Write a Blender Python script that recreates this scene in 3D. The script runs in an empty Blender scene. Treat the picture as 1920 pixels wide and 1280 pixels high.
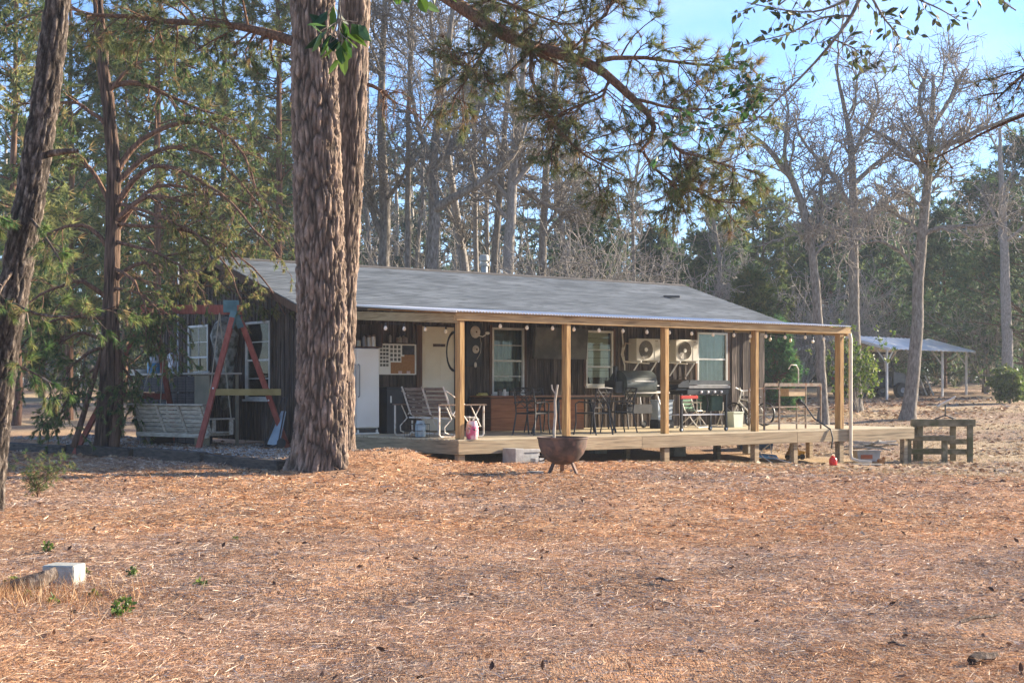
import bpy, math, random
import numpy as np
from mathutils import Vector, Matrix, noise as mnoise

S = bpy.context.scene
C = S.collection
R = math.radians
# ------------------------------------------------------------------ camera
F, HZ, CZ = 2667.0, 725.0, 1.4            # focal length in photo pixels, horizon row, lens height
cam = bpy.data.cameras.new('camera'); camo = bpy.data.objects.new('camera', cam); C.objects.link(camo)
cam.sensor_width = 36; cam.lens = 36 * F / 1920.0
cam.shift_y = (HZ - 640) / 1920.0
cam.clip_start = 0.05; cam.clip_end = 3000
camo.location = (0, 0, CZ); camo.rotation_euler = (R(90), 0, 0)
S.camera = camo
# ------------------------------------------------------------------ sky and sun
SUN_EL, SUN_AZ = R(19), math.atan2(0.90, 0.44)     # azimuth clockwise from +Y
w = bpy.data.worlds.new('World'); S.world = w; w.use_nodes = True
nt = w.node_tree; nt.nodes.clear()
wo = nt.nodes.new('ShaderNodeOutputWorld'); bg = nt.nodes.new('ShaderNodeBackground')
sk = nt.nodes.new('ShaderNodeTexSky'); sk.sky_type = 'NISHITA'; sk.sun_disc = False
sk.sun_elevation = SUN_EL; sk.sun_rotation = SUN_AZ
sk.air_density = 1.0; sk.dust_density = 0.0; sk.ozone_density = 3.0
# thin high cloud, mixed into the whole sky
tc = nt.nodes.new('ShaderNodeTexCoord'); mp = nt.nodes.new('ShaderNodeMapping'); mp.inputs['Scale'].default_value = (1.0, 1.0, 2.6)
cn = nt.nodes.new('ShaderNodeTexNoise'); cn.inputs['Scale'].default_value = 2.3; cn.inputs['Detail'].default_value = 6
cr = nt.nodes.new('ShaderNodeValToRGB'); cr.color_ramp.elements[0].position = 0.52; cr.color_ramp.elements[1].position = 0.9
cr.color_ramp.elements[1].color = (0.75, 0.75, 0.75, 1)
cm = nt.nodes.new('ShaderNodeMixRGB'); cm.inputs[2].default_value = (4.2, 4.6, 5.0, 1)
nt.links.new(tc.outputs['Generated'], mp.inputs[0]); nt.links.new(mp.outputs[0], cn.inputs['Vector'])
nt.links.new(cn.outputs[0], cr.inputs[0]); nt.links.new(cr.outputs[0], cm.inputs[0])
ti = nt.nodes.new('ShaderNodeMixRGB'); ti.blend_type = 'MULTIPLY'; ti.inputs[0].default_value = 1.0; ti.inputs[2].default_value = (0.57, 0.66, 0.86, 1)   # a clear blue winter sky, all round
nt.links.new(sk.outputs[0], ti.inputs[1]); nt.links.new(ti.outputs[0], cm.inputs[1]); nt.links.new(cm.outputs[0], bg.inputs[0]); nt.links.new(bg.outputs[0], wo.inputs[0])
bg.inputs[1].default_value = 0.086
sl = bpy.data.lights.new('sun', 'SUN'); sl.energy = 4.0; sl.angle = R(2.2); sl.color = (1.0, 0.85, 0.66)
so = bpy.data.objects.new('sun', sl); C.objects.link(so)
SUNV = Vector((math.sin(SUN_AZ) * math.cos(SUN_EL), math.cos(SUN_AZ) * math.cos(SUN_EL), math.sin(SUN_EL)))
so.rotation_euler = (-SUNV).to_track_quat('-Z', 'Y').to_euler(); so.location = (60, 40, 50)
S.view_settings.view_transform = 'Standard'; S.view_settings.look = 'None'
S.view_settings.gamma = 1; S.view_settings.use_curve_mapping = False
S.view_settings.exposure = 2.14
S.render.engine = 'CYCLES'
S.cycles.max_bounces = 6; S.cycles.transparent_max_bounces = 8

# ------------------------------------------------------------------ places: the cabin's own axes, found from the photograph
PHI = R(37.2); OX, OY = -0.94, 25.8                    # the porch corner post stands at the origin of the cabin axes
ux, uy = math.cos(PHI), math.sin(PHI); vx, vy = -uy, ux
def L(x, y, z=0.0): return Vector((OX + x * ux + y * vx, OY + x * uy + y * vy, z))
def loc(X, Y): return ((X - OX) * ux + (Y - OY) * uy, (X - OX) * vx + (Y - OY) * vy)
def ray(px, py): return ((px - 960) / F, 1.0, (HZ - py) / F)
def hy(px, py, y):
    r = ray(px, py); t = (y + OX * vx + OY * vy) / (r[0] * vx + r[1] * vy); l = loc(r[0] * t, t); return l[0], CZ + r[2] * t
def hx(px, py, x):
    r = ray(px, py); t = (x + OX * ux + OY * uy) / (r[0] * ux + r[1] * uy); l = loc(r[0] * t, t); return l[1], CZ + r[2] * t
def T(px, py, d): return np.array(((px - 960) / F * d, d, CZ + (HZ - py) / F * d))
def sstep(a, b, x):
    t = np.clip((x - a) / (b - a), 0, 1); return t * t * (3 - 2 * t)
rs = np.random.RandomState(7); _G = rs.rand(64, 64)
def vn(x, y, s):
    x = np.asarray(x, float) * s; y = np.asarray(y, float) * s
    xi = np.floor(x).astype(int); yi = np.floor(y).astype(int); fx = x - xi; fy = y - yi
    fx = fx * fx * (3 - 2 * fx); fy = fy * fy * (3 - 2 * fy)
    a = _G[xi % 64, yi % 64]; b = _G[(xi + 1) % 64, yi % 64]; c = _G[xi % 64, (yi + 1) % 64]; d = _G[(xi + 1) % 64, (yi + 1) % 64]
    return (a * (1 - fx) + b * fx) * (1 - fy) + (c * (1 - fx) + d * fx) * fy
BEDX = -3.75                                            # line of the timber edging (cabin axes)
def gz(X, Y):
    X = np.asarray(X, float); Y = np.asarray(Y, float)
    xl = (X - OX) * ux + (Y - OY) * uy; yl = (X - OX) * vx + (Y - OY) * vy
    g = -0.40 * sstep(0.5, 13.5, xl) * sstep(14, 24, Y) * (1 - sstep(36, 50, Y))
    e = Y - 34.0; g = g + 0.037 * np.where(e > 0, e * e / (e + 4.0), 0) * (1 - 0.75 * sstep(70, 140, Y))
    g = g + 0.16 * sstep(BEDX, BEDX + 0.15, xl) * sstep(-0.7, -0.2, yl) * (1 - sstep(-1.2, -0.6, xl))
    d2 = (X + 2.9) ** 2 + (Y - 24.0) ** 2; g = g + 0.13 * np.exp(-d2 / 1.6)
    d3 = (X + 1.9) ** 2 + (Y - 25.0) ** 2; g = g + 0.10 * np.exp(-d3 / 1.2)
    g = g + 0.30 * np.exp(-(((X + 3.9) / 1.3) ** 2 + ((Y - 7.2) / 1.6) ** 2))
    m = np.clip((Y + 2) / 6, 0, 1)
    g = g + m * ((vn(X, Y, 0.55) - 0.5) * 0.06 + (vn(X + 9, Y, 1.6) - 0.5) * 0.05 + (vn(X, Y + 5, 4.2) - 0.5) * 0.03)
    return g
def g1(x, y): return float(gz(x, y))
def gray(px, py):                                       # where a ray meets the ground
    r = ray(px, py); lo, hi = 3.0, 200.0
    for d in np.arange(4, 140, 0.25):
        if CZ + r[2] * d < g1(r[0] * d, d): hi = d; lo = d - 0.25; break
    for _ in range(20):
        m = (lo + hi) / 2
        if CZ + r[2] * m < g1(r[0] * m, m): hi = m
        else: lo = m
    return Vector((r[0] * hi, hi, g1(r[0] * hi, hi)))

# ------------------------------------------------------------------ materials
def node(nt, t, **k):
    n = nt.nodes.new(t)
    for a, b in k.items(): setattr(n, a, b)
    return n
MATS = {}
def mat(name, c1, c2=None, rough=0.75, scale=6, stretch=(1, 1, 1), metal=0.0, bump=0.0, detail=5, lo=0.35, hi=0.65,
        c3=None, s3=30, rnd=0.0, spec=0.3, bscale=None, trans=0.0, space='Object', knots=False):
    if name in MATS: return MATS[name]
    m = bpy.data.materials.new(name); m.use_nodes = True; nt = m.node_tree; B = nt.nodes['Principled BSDF']
    B.inputs['Roughness'].default_value = rough; B.inputs['Metallic'].default_value = metal
    B.inputs['Specular IOR Level'].default_value = spec
    tc = node(nt, 'ShaderNodeTexCoord'); mp = node(nt, 'ShaderNodeMapping'); mp.inputs['Scale'].default_value = stretch
    nt.links.new(tc.outputs[space], mp.inputs[0])
    vec = mp.outputs[0]
    if rnd:
        oi = node(nt, 'ShaderNodeObjectInfo'); ad = node(nt, 'ShaderNodeVectorMath', operation='MULTIPLY_ADD')
        nt.links.new(oi.outputs['Random'], ad.inputs[0]); ad.inputs[1].default_value = (37, 53, 71); nt.links.new(vec, ad.inputs[2]); vec = ad.outputs[0]
    n1 = node(nt, 'ShaderNodeTexNoise'); n1.inputs['Scale'].default_value = scale; n1.inputs['Detail'].default_value = detail
    nt.links.new(vec, n1.inputs['Vector'])
    rp = node(nt, 'ShaderNodeValToRGB'); e = rp.color_ramp.elements
    e[0].position = lo; e[1].position = hi; e[0].color = (*c1, 1); e[1].color = (*(c2 or c1), 1)
    nt.links.new(n1.outputs[0], rp.inputs[0]); col = rp.outputs[0]
    if c3:
        n2 = node(nt, 'ShaderNodeTexNoise'); n2.inputs['Scale'].default_value = s3; n2.inputs['Detail'].default_value = 3
        nt.links.new(vec, n2.inputs['Vector']); r2 = node(nt, 'ShaderNodeValToRGB'); r2.color_ramp.elements[0].position = 0.52; r2.color_ramp.elements[1].position = 0.68
        nt.links.new(n2.outputs[0], r2.inputs[0]); mx = node(nt, 'ShaderNodeMixRGB'); mx.inputs[2].default_value = (*c3, 1)
        nt.links.new(r2.outputs[0], mx.inputs[0]); nt.links.new(col, mx.inputs[1]); col = mx.outputs[0]
    if knots:
        kv = node(nt, 'ShaderNodeTexVoronoi'); kv.inputs['Scale'].default_value = 0.9; nt.links.new(vec, kv.inputs['Vector'])
        kr = node(nt, 'ShaderNodeValToRGB'); kr.color_ramp.elements[0].position = 0.06; kr.color_ramp.elements[0].color = (1, 1, 1, 1); kr.color_ramp.elements[1].position = 0.16; kr.color_ramp.elements[1].color = (0, 0, 0, 1)
        nt.links.new(kv.outputs[0], kr.inputs[0]); kx = node(nt, 'ShaderNodeMixRGB'); kx.inputs[2].default_value = tuple(x * 0.35 for x in c1) + (1,)
        nt.links.new(kr.outputs[0], kx.inputs[0]); nt.links.new(col, kx.inputs[1]); col = kx.outputs[0]
    if rnd:
        hs = node(nt, 'ShaderNodeHueSaturation'); ma = node(nt, 'ShaderNodeMapRange'); ma.inputs[3].default_value = 1 - rnd; ma.inputs[4].default_value = 1 + rnd
        nt.links.new(oi.outputs['Random'], ma.inputs[0]); nt.links.new(ma.outputs[0], hs.inputs['Value']); nt.links.new(col, hs.inputs['Color']); col = hs.outputs[0]
    nt.links.new(col, B.inputs['Base Color'])
    if bump:
        bn = node(nt, 'ShaderNodeTexNoise'); bn.inputs['Scale'].default_value = bscale or scale * 4; bn.inputs['Detail'].default_value = 4
        nt.links.new(vec, bn.inputs['Vector']); b = node(nt, 'ShaderNodeBump'); b.inputs['Strength'].default_value = bump; b.inputs['Distance'].default_value = 0.02
        nt.links.new(bn.outputs[0], b.inputs['Height']); nt.links.new(b.outputs[0], B.inputs['Normal'])
    MATS[name] = m; return m
def leafmat(name, tr=0.35, rough=0.6):
    """foliage: colour from the mesh's own per-leaf attribute, part of the light passes through"""
    m = bpy.data.materials.new(name); m.use_nodes = True; nt = m.node_tree; nt.nodes.clear()
    o = node(nt, 'ShaderNodeOutputMaterial'); d = node(nt, 'ShaderNodeBsdfPrincipled'); t = node(nt, 'ShaderNodeBsdfTranslucent'); mx = node(nt, 'ShaderNodeMixShader')
    a = node(nt, 'ShaderNodeAttribute', attribute_name='col')
    d.inputs['Roughness'].default_value = rough; d.inputs['Specular IOR Level'].default_value = 0.25; mx.inputs[0].default_value = tr
    nt.links.new(a.outputs['Color'], d.inputs['Base Color']); nt.links.new(a.outputs['Color'], t.inputs[0])
    nt.links.new(d.outputs[0], mx.inputs[1]); nt.links.new(t.outputs[0], mx.inputs[2]); nt.links.new(mx.outputs[0], o.inputs[0])
    MATS[name] = m; return m
def barkmat(name, c1, c2, c3, sx=7, sz=1.4, bump=0.8, plates=False):
    m = bpy.data.materials.new(name); m.use_nodes = True; nt = m.node_tree; B = nt.nodes['Principled BSDF']
    B.inputs['Roughness'].default_value = 0.9; B.inputs['Specular IOR Level'].default_value = 0.15
    tc = node(nt, 'ShaderNodeTexCoord'); mp = node(nt, 'ShaderNodeMapping'); mp.inputs['Scale'].default_value = (sx, sx, sz); nt.links.new(tc.outputs['Object'], mp.inputs[0])
    n0 = node(nt, 'ShaderNodeTexNoise'); n0.inputs['Scale'].default_value = 1.6; n0.inputs['Detail'].default_value = 8; n0.inputs['Roughness'].default_value = 0.65; nt.links.new(mp.outputs[0], n0.inputs['Vector'])
    vo = node(nt, 'ShaderNodeTexVoronoi', feature='DISTANCE_TO_EDGE'); vo.inputs['Scale'].default_value = 1.3; nt.links.new(mp.outputs[0], vo.inputs['Vector'])
    rp = node(nt, 'ShaderNodeValToRGB'); e = rp.color_ramp.elements; e[0].position = 0.30; e[0].color = (*c1, 1); e[1].position = 0.72; e[1].color = (*c3, 1); x = e.new(0.5); x.color = (*c2, 1)
    nt.links.new(n0.outputs[0], rp.inputs[0]); col = rp.outputs[0]
    if plates:
        at = node(nt, 'ShaderNodeAttribute', attribute_name='col'); mx = node(nt, 'ShaderNodeMixRGB', blend_type='MULTIPLY'); mx.inputs[0].default_value = 1.0
        nt.links.new(col, mx.inputs[1]); nt.links.new(at.outputs['Color'], mx.inputs[2]); col = mx.outputs[0]
    nt.links.new(col, B.inputs['Base Color'])
    ad = node(nt, 'ShaderNodeMath', operation='ADD'); nt.links.new(vo.outputs[0], ad.inputs[0]); nt.links.new(n0.outputs[0], ad.inputs[1])
    b = node(nt, 'ShaderNodeBump'); b.inputs['Strength'].default_value = bump; b.inputs['Distance'].default_value = 0.03; nt.links.new(ad.outputs[0], b.inputs['Height']); nt.links.new(b.outputs[0], B.inputs['Normal'])
    MATS[name] = m; return m

# ------------------------------------------------------------------ objects
def tag(o, label=None, cat=None, group=None, kind=None):
    if label: o['label'] = label
    if cat: o['category'] = cat
    if group: o['group'] = group
    if kind: o['kind'] = kind
    return o
def thing(name, label, cat, at, rz=0.0, group=None):
    o = bpy.data.objects.new(name, None); C.objects.link(o); o.location = at; o.rotation_euler = (0, 0, rz); o.empty_display_size = 0.1
    return tag(o, label, cat, group)
def link(name, me, m, parent=None):
    o = bpy.data.objects.new(name, me); C.objects.link(o)
    if m is not None and not me.materials: me.materials.append(m)
    if parent is not None: o.parent = parent
    return o
def amesh(name, V, Q, col=None, smooth=False):
    V = np.asarray(V, np.float32).reshape(-1, 3); Q = np.asarray(Q, np.int32); k = Q.shape[1]
    me = bpy.data.meshes.new(name); me.vertices.add(len(V)); me.vertices.foreach_set('co', V.ravel())
    me.loops.add(Q.size); me.loops.foreach_set('vertex_index', Q.ravel()); me.polygons.add(len(Q))
    me.polygons.foreach_set('loop_start', np.arange(0, Q.size, k, dtype=np.int32)); me.polygons.foreach_set('loop_total', np.full(len(Q), k, np.int32))
    me.polygons.foreach_set('use_smooth', np.full(len(Q), smooth))
    if col is not None:
        a = me.color_attributes.new('col', 'FLOAT_COLOR', 'POINT'); c = np.ones((len(V), 4), np.float32); c[:, :3] = col; a.data.foreach_set('color', c.ravel())
    me.update(calc_edges=True); return me
class MB:
    """collects shapes into one mesh"""
    def __init__(s): s.v = []; s.f = []
    def add(s, v, f):
        n = len(s.v); s.v += [tuple(p) for p in v]; s.f += [tuple(i + n for i in q) for q in f]; return s
    def box(s, c, d, rot=None, bev=0.0):
        x, y, z = d[0] / 2, d[1] / 2, d[2] / 2; b = min(bev, x * .9, y * .9, z * .9)
        if b > 0:
            v = []; f = []; idx = {}
            for sx in (-1, 1):
                for sy in (-1, 1):
                    for sz in (-1, 1):
                        for a in range(3):
                            p = [sx * (x - b), sy * (y - b), sz * (z - b)]; p[a] = (sx * x, sy * y, sz * z)[a]; idx[(sx, sy, sz, a)] = len(v); v.append(p)
            for a in range(3):
                o1, o2 = (a + 1) % 3, (a + 2) % 3
                for sg in (-1, 1):
                    q = []
                    for s1, s2 in ((-1, -1), (1, -1), (1, 1), (-1, 1)):
                        k = [0, 0, 0]; k[a] = sg; k[o1] = s1; k[o2] = s2; q.append(idx[(*k, a)])
                    f.append(q if sg > 0 else q[::-1])
            for a in range(3):            # edges along axis a
                o1, o2 = (a + 1) % 3, (a + 2) % 3
                for s1 in (-1, 1):
                    for s2 in (-1, 1):
                        q = []
                        for sa, ax in ((-1, o1), (1, o1), (1, o2), (-1, o2)):
                            k = [0, 0, 0]; k[a] = sa; k[o1] = s1; k[o2] = s2; q.append(idx[(*k, ax)])
                        f.append(q if s1 * s2 < 0 else q[::-1])
            for k in [(i, j, l) for i in (-1, 1) for j in (-1, 1) for l in (-1, 1)]:
                q = [idx[(*k, 0)], idx[(*k, 1)], idx[(*k, 2)]]; f.append(q if k[0] * k[1] * k[2] > 0 else q[::-1])
        else:
            v = [(-x, -y, -z), (x, -y, -z), (x, y, -z), (-x, y, -z), (-x, -y, z), (x, -y, z), (x, y, z), (-x, y, z)]
            f = [(0, 3, 2, 1), (4, 5, 6, 7), (0, 1, 5, 4), (1, 2, 6, 5), (2, 3, 7, 6), (3, 0, 4, 7)]
        if rot is not None: v = [rot @ Vector(p) for p in v]
        return s.add([(p[0] + c[0], p[1] + c[1], p[2] + c[2]) for p in v], f)
    def beam(s, a, b, w, h, up=(0, 0, 1), bev=0.0):
        a = Vector(a); b = Vector(b); t = (b - a); ln = t.length; t.normalize(); u = Vector(up)
        if abs(t.dot(u)) > 0.98: u = Vector((1, 0, 0))
        sd = t.cross(u).normalized(); u = sd.cross(t).normalized()
        return s.box((a + b) / 2, (ln, w, h), Matrix((t, sd, u)).transposed(), bev)
    def tube(s, pts, r, n=8, cap=True):
        P = [Vector(p) for p in pts]; rr = r if hasattr(r, '__len__') else [r] * len(P); v = []; f = []; pu = None
        for i, p in enumerate(P):
            t = (P[min(i + 1, len(P) - 1)] - P[max(i - 1, 0)]).normalized()
            if pu is None: pu = Vector((0, 0, 1)) if abs(t.z) < 0.9 else Vector((1, 0, 0))
            a = t.cross(pu).normalized(); pu = a.cross(t).normalized()
            for k in range(n):
                g = 2 * math.pi * k / n; v.append(p + (a * math.cos(g) + pu * math.sin(g)) * rr[i])
        for i in range(len(P) - 1):
            for k in range(n): f.append((i * n + k, i * n + (k + 1) % n, (i + 1) * n + (k + 1) % n, (i + 1) * n + k))
        if cap: f.append(tuple(range(n))[::-1]); f.append(tuple((len(P) - 1) * n + k for k in range(n)))
        return s.add(v, f)
    def lathe(s, prof, c=(0, 0, 0), n=20, axis='z', a0=0, a1=2 * math.pi, closed=True):
        v = []; f = []; m = n if closed else n + 1
        for (r, z) in prof:
            for k in range(m):
                g = a0 + (a1 - a0) * k / n; x, y = r * math.cos(g), r * math.sin(g)
                p = (x, y, z) if axis == 'z' else ((z, x, y) if axis == 'x' else (x, z, y)); v.append((p[0] + c[0], p[1] + c[1], p[2] + c[2]))
        for i in range(len(prof) - 1):
            for k in range(n if closed else n): 
                k2 = (k + 1) % m if closed else k + 1
                q = (i * m + k, i * m + k2, (i + 1) * m + k2, (i + 1) * m + k); f.append(q if axis != 'y' else q[::-1])
        return s.add(v, f)
    def prism(s, poly, h0, h1, plane='xy'):
        """polygon extruded: plane xy -> z, xz -> y, yz -> x"""
        def mk(a, b, h): return (a, b, h) if plane == 'xy' else ((a, h, b) if plane == 'xz' else (h, a, b))
        n = len(poly); v = [mk(a, b, h0) for a, b in poly] + [mk(a, b, h1) for a, b in poly]
        f = [tuple(range(n))[::-1], tuple(range(n, 2 * n))] + [(i, (i + 1) % n, n + (i + 1) % n, n + i) for i in range(n)]
        return s.add(v, f)
    def ball(s, c, r, n=10, m=6, sc=(1, 1, 1)):
        v = []; f = []
        for i in range(m + 1):
            a = math.pi * i / m
            for k in range(n): g = 2 * math.pi * k / n; v.append((c[0] + r * sc[0] * math.sin(a) * math.cos(g), c[1] + r * sc[1] * math.sin(a) * math.sin(g), c[2] + r * sc[2] * math.cos(a)))
        for i in range(m):
            for k in range(n): f.append((i * n + k, (i + 1) * n + k, (i + 1) * n + (k + 1) % n, i * n + (k + 1) % n))
        return s.add(v, f)
    def mesh(s, name, smooth=False):
        me = bpy.data.meshes.new(name); me.from_pydata(s.v, [], s.f)
        import bmesh
        bm = bmesh.new(); bm.from_mesh(me); bmesh.ops.recalc_face_normals(bm, faces=bm.faces); bm.to_mesh(me); bm.free()
        if smooth: me.polygons.foreach_set('use_smooth', [True] * len(me.polygons)); 
        me.update(); return me
    def build(s, name, m, parent=None, smooth=False):
        me = s.mesh(name, smooth)
        if smooth:
            try: me.set_sharp_from_angle(angle=R(38))
            except Exception: pass
        return link(name, me, m, parent)
BOXC = {}
def boxp(name, m, parent, c, d, bev=0.004, rot=None):
    k = (tuple(round(x, 3) for x in d), bev, m.name)
    if k not in BOXC: BOXC[k] = MB().box((0, 0, 0), d, bev=bev).mesh(name)
    o = link(name, BOXC[k], m, parent); o.location = c
    if rot: o.rotation_euler = rot
    return o
def copy_tree(o, parent=None):
    c = o.copy(); C.objects.link(c); c.parent = parent
    for k, val in o.items():
        if isinstance(val, str): c[k] = val
    for ch in list(o.children): copy_tree(ch, c)
    return c
# ================================================================== vegetation machinery
def nrm(a): return a / (np.linalg.norm(a, axis=-1, keepdims=True) + 1e-9)
class Tubes:
    def __init__(s): s.V = []; s.Q = []; s.n = 0
    def add(s, P, Rr, sides):
        P = np.asarray(P, float); Rr = np.asarray(Rr, float)
        if P.ndim == 2: P = P[None]; Rr = Rr[None]
        B, n, _ = P.shape
        t = np.empty_like(P); t[:, 1:-1] = P[:, 2:] - P[:, :-2]; t[:, 0] = P[:, 1] - P[:, 0]; t[:, -1] = P[:, -1] - P[:, -2]; t = nrm(t)
        m = nrm(P[:, -1] - P[:, 0]); ref = np.where(np.abs(m[:, 2:3]) < 0.8, np.array([[0, 0, 1.]]), np.array([[1., 0, 0]]))[:, None, :]
        a = nrm(np.cross(t, np.broadcast_to(ref, t.shape))); b = np.cross(t, a)
        g = np.arange(sides) * 2 * math.pi / sides
        V = P[:, :, None, :] + Rr[:, :, None, None] * (a[:, :, None, :] * np.cos(g)[None, None, :, None] + b[:, :, None, :] * np.sin(g)[None, None, :, None])
        i = np.arange(n - 1)[:, None] * sides; k = np.arange(sides)[None]; k2 = (k + 1) % sides
        q = np.stack([i + k, i + k2, i + sides + k2, i + sides + k], -1).reshape(-1, 4)
        Q = (q[None] + (np.arange(B) * n * sides)[:, None, None] + s.n).reshape(-1, 4)
        s.V.append(V.reshape(-1, 3)); s.Q.append(Q); s.n += B * n * sides
    def build(s, name, m, parent=None, origin=(0, 0, 0)):
        return link(name, amesh(name, np.concatenate(s.V) - np.array(origin), np.concatenate(s.Q), smooth=True), m, parent)
def spawn(g, P, Rr, k, t0, t1, ln, ang=(35, 70), up=0.0, gnarl=0.2, npts=5, rf=0.6, rmin=0.01, keep=1.0, lenprof=None, side=None):
    if P.ndim == 2: P = P[None]; Rr = Rr[None]
    B, n, _ = P.shape
    tt = g.uniform(t0, t1, (B, k)); x = tt * (n - 1); i = np.minimum(x.astype(int), n - 2); f = (x - i)[..., None]
    bi = np.arange(B)[:, None]
    p0, p1 = P[bi, i], P[bi, i + 1]; pos = (p0 * (1 - f) + p1 * f).reshape(-1, 3); tg = nrm(p1 - p0).reshape(-1, 3)
    rad = (Rr[bi, i] * (1 - f[..., 0]) + Rr[bi, i + 1] * f[..., 0]).reshape(-1)
    N = B * k
    rv = g.normal(size=(N, 3))
    if side is not None: rv = rv * 0.5 + np.array(side)
    pr = nrm(np.cross(tg, np.cross(rv, tg)))
    a = np.radians(g.uniform(ang[0], ang[1], N))[:, None]
    d = np.cos(a) * tg + np.sin(a) * pr
    if hasattr(ln, '__len__'): Ln = g.uniform(ln[0], ln[1], N)
    else: Ln = ln * g.uniform(0.7, 1.2, N)
    if lenprof is not None: Ln = Ln * lenprof(tt.reshape(-1))
    out = np.empty((N, npts, 3)); out[:, 0] = pos; st = Ln[:, None] / (npts - 1); U = np.array([0, 0, 1.0])
    for j in range(1, npts):
        d = nrm(d + g.normal(size=(N, 3)) * gnarl + U * up); pos = pos + d * st; out[:, j] = pos
    r0 = np.maximum(rad * rf, rmin); Rn = r0[:, None] * (1 - np.linspace(0, 1, npts)[None] * 0.72); Rn = np.maximum(Rn, rmin)
    if keep < 1: sel = g.uniform(size=N) < keep; out, Rn = out[sel], Rn[sel]
    return out, Rn
def tips(P): return P[:, -1], nrm(P[:, -1] - P[:, -2])
def along(g, P, k, t0=0.2, t1=1.0):
    B, n, _ = P.shape; x = g.uniform(t0, t1, (B, k)) * (n - 1); i = np.minimum(x.astype(int), n - 2); f = (x - i)[..., None]; bi = np.arange(B)[:, None]
    p0, p1 = P[bi, i], P[bi, i + 1]; return (p0 * (1 - f) + p1 * f).reshape(-1, 3), nrm(p1 - p0).reshape(-1, 3)
def palette(g, n, cols, jit=0.18):
    cols = np.array(cols, float); wgt = cols[:, 3] / cols[:, 3].sum(); c = cols[g.choice(len(cols), n, p=wgt), :3]
    return c * g.uniform(1 - jit, 1 + jit, (n, 1))
def needles(g, pos, dr, m, ln, wd, spread, cols, down=0.0, jit=0.18, fwd=1.0, per=True):
    """m blades in a tuft at every position; one long triangle a blade"""
    N = len(pos); P = np.repeat(pos, m, 0); D = np.repeat(dr, m, 0)
    d = nrm(D * fwd + g.normal(size=(N * m, 3)) * spread + np.array([0, 0, -down]))
    s = nrm(np.cross(d, g.normal(size=(N * m, 3)))); l = (ln * g.uniform(0.65, 1.15, N * m))[:, None]; ww = wd * g.uniform(0.7, 1.2, (N * m, 1))
    b = P + d * l * 0.03
    V = np.stack([b - s * ww * 0.5, b + s * ww * 0.5, P + d * l], 1).reshape(-1, 3)
    c = np.repeat(palette(g, N, cols, jit), m, 0) if per else palette(g, N * m, cols, jit)
    c = c * g.uniform(0.85, 1.15, (len(c), 1))
    return V, np.repeat(c, 3, 0)
def leaves(g, pos, dr, m, ln, wd, spread, cols, down=0.3):
    N = len(pos); P = np.repeat(pos, m, 0); D = np.repeat(dr, m, 0)
    d = nrm(D + g.normal(size=(N * m, 3)) * spread + np.array([0, 0, -down])); s = nrm(np.cross(d, g.normal(size=(N * m, 3)))); u = np.cross(d, s)
    l = (ln * g.uniform(0.7, 1.2, N * m))[:, None]; ww = wd * g.uniform(0.75, 1.15, (N * m, 1))
    st = P + d * l * 0.15
    def q(a, b, h): return st + d * l * a + s * ww * b + u * ww * h
    V = np.stack([q(0, 0, 0), q(.35, .5, .12), q(.72, .36, .1), q(1, 0, 0), q(.72, -.36, .1), q(.35, -.5, .12)], 1).reshape(-1, 3)
    c = palette(g, N * m, cols, 0.2); base = np.arange(N * m)[:, None] * 6
    Q = np.concatenate([base + np.array([[0, 1, 2, 3]]), base + np.array([[0, 3, 4, 5]])], 0)
    return V, Q, np.repeat(c, 6, 0)
def soup(name, parts, m, parent=None, origin=(0, 0, 0)):
    V = np.concatenate([p[0] for p in parts]) - np.array(origin); col = np.concatenate([p[1] for p in parts])
    return link(name, amesh(name, V, np.arange(len(V)).reshape(-1, 3), col), m, parent)
def resample(pts, n):
    pts = np.asarray(pts, float); d = np.r_[0, np.cumsum(np.linalg.norm(np.diff(pts[:, :3], axis=0), axis=1))]; x = np.linspace(0, d[-1], n)
    # smooth curve through the points
    out = np.stack([np.interp(x, d, pts[:, i]) for i in range(pts.shape[1])], 1)
    for _ in range(2):
        k = out.copy(); k[1:-1] = (out[:-2] + 2 * out[1:-1] + out[2:]) / 4; out = k
    return out
def trace(pts, n=24, dep=None):
    """photo pixels (x, y, width in pixels, distance) to a centre line with radii"""
    q = []
    for px, py, wpx, d in pts: p = T(px, py, d); q.append((p[0], p[1], p[2], wpx / F * d / 2))
    q = resample(q, n); return q[:, :3], q[:, 3]
def wiggle(g, P, amp):
    n = len(P); k = np.cumsum(g.normal(size=(n, 3)), 0); k -= np.linspace(0, 1, n)[:, None] * k[-1]; return P + k * amp

leafm = leafmat('pine_needles', 0.5); broad = leafmat('broad_leaves', 0.4, 0.45); dry = leafmat('dry_litter', 0.12, 0.85)
B_PINE = barkmat('pine_bark', (0.035, 0.022, 0.016), (0.16, 0.095, 0.065), (0.34, 0.235, 0.165), 6, 1.6, 0.7)
B_DARK = barkmat('dark_pine_bark', (0.02, 0.015, 0.012), (0.10, 0.072, 0.055), (0.36, 0.30, 0.24), 9, 3.5, 0.8)
B_CED = barkmat('cedar_bark', (0.045, 0.026, 0.018), (0.15, 0.085, 0.058), (0.30, 0.19, 0.13), 14, 0.8, 0.8)
B_OAK = barkmat('oak_bark', (0.075, 0.064, 0.05), (0.20, 0.175, 0.145), (0.34, 0.31, 0.27), 10, 3, 0.7)
B_GREY = barkmat('grey_twig_bark', (0.15, 0.135, 0.115), (0.27, 0.245, 0.215), (0.41, 0.38, 0.335), 14, 5, 0.4)
B_PINEP = barkmat('pine_plate_bark', (0.12, 0.084, 0.063), (0.235, 0.172, 0.133), (0.42, 0.335, 0.265), 9, 3.0, 0.9, True)
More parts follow.
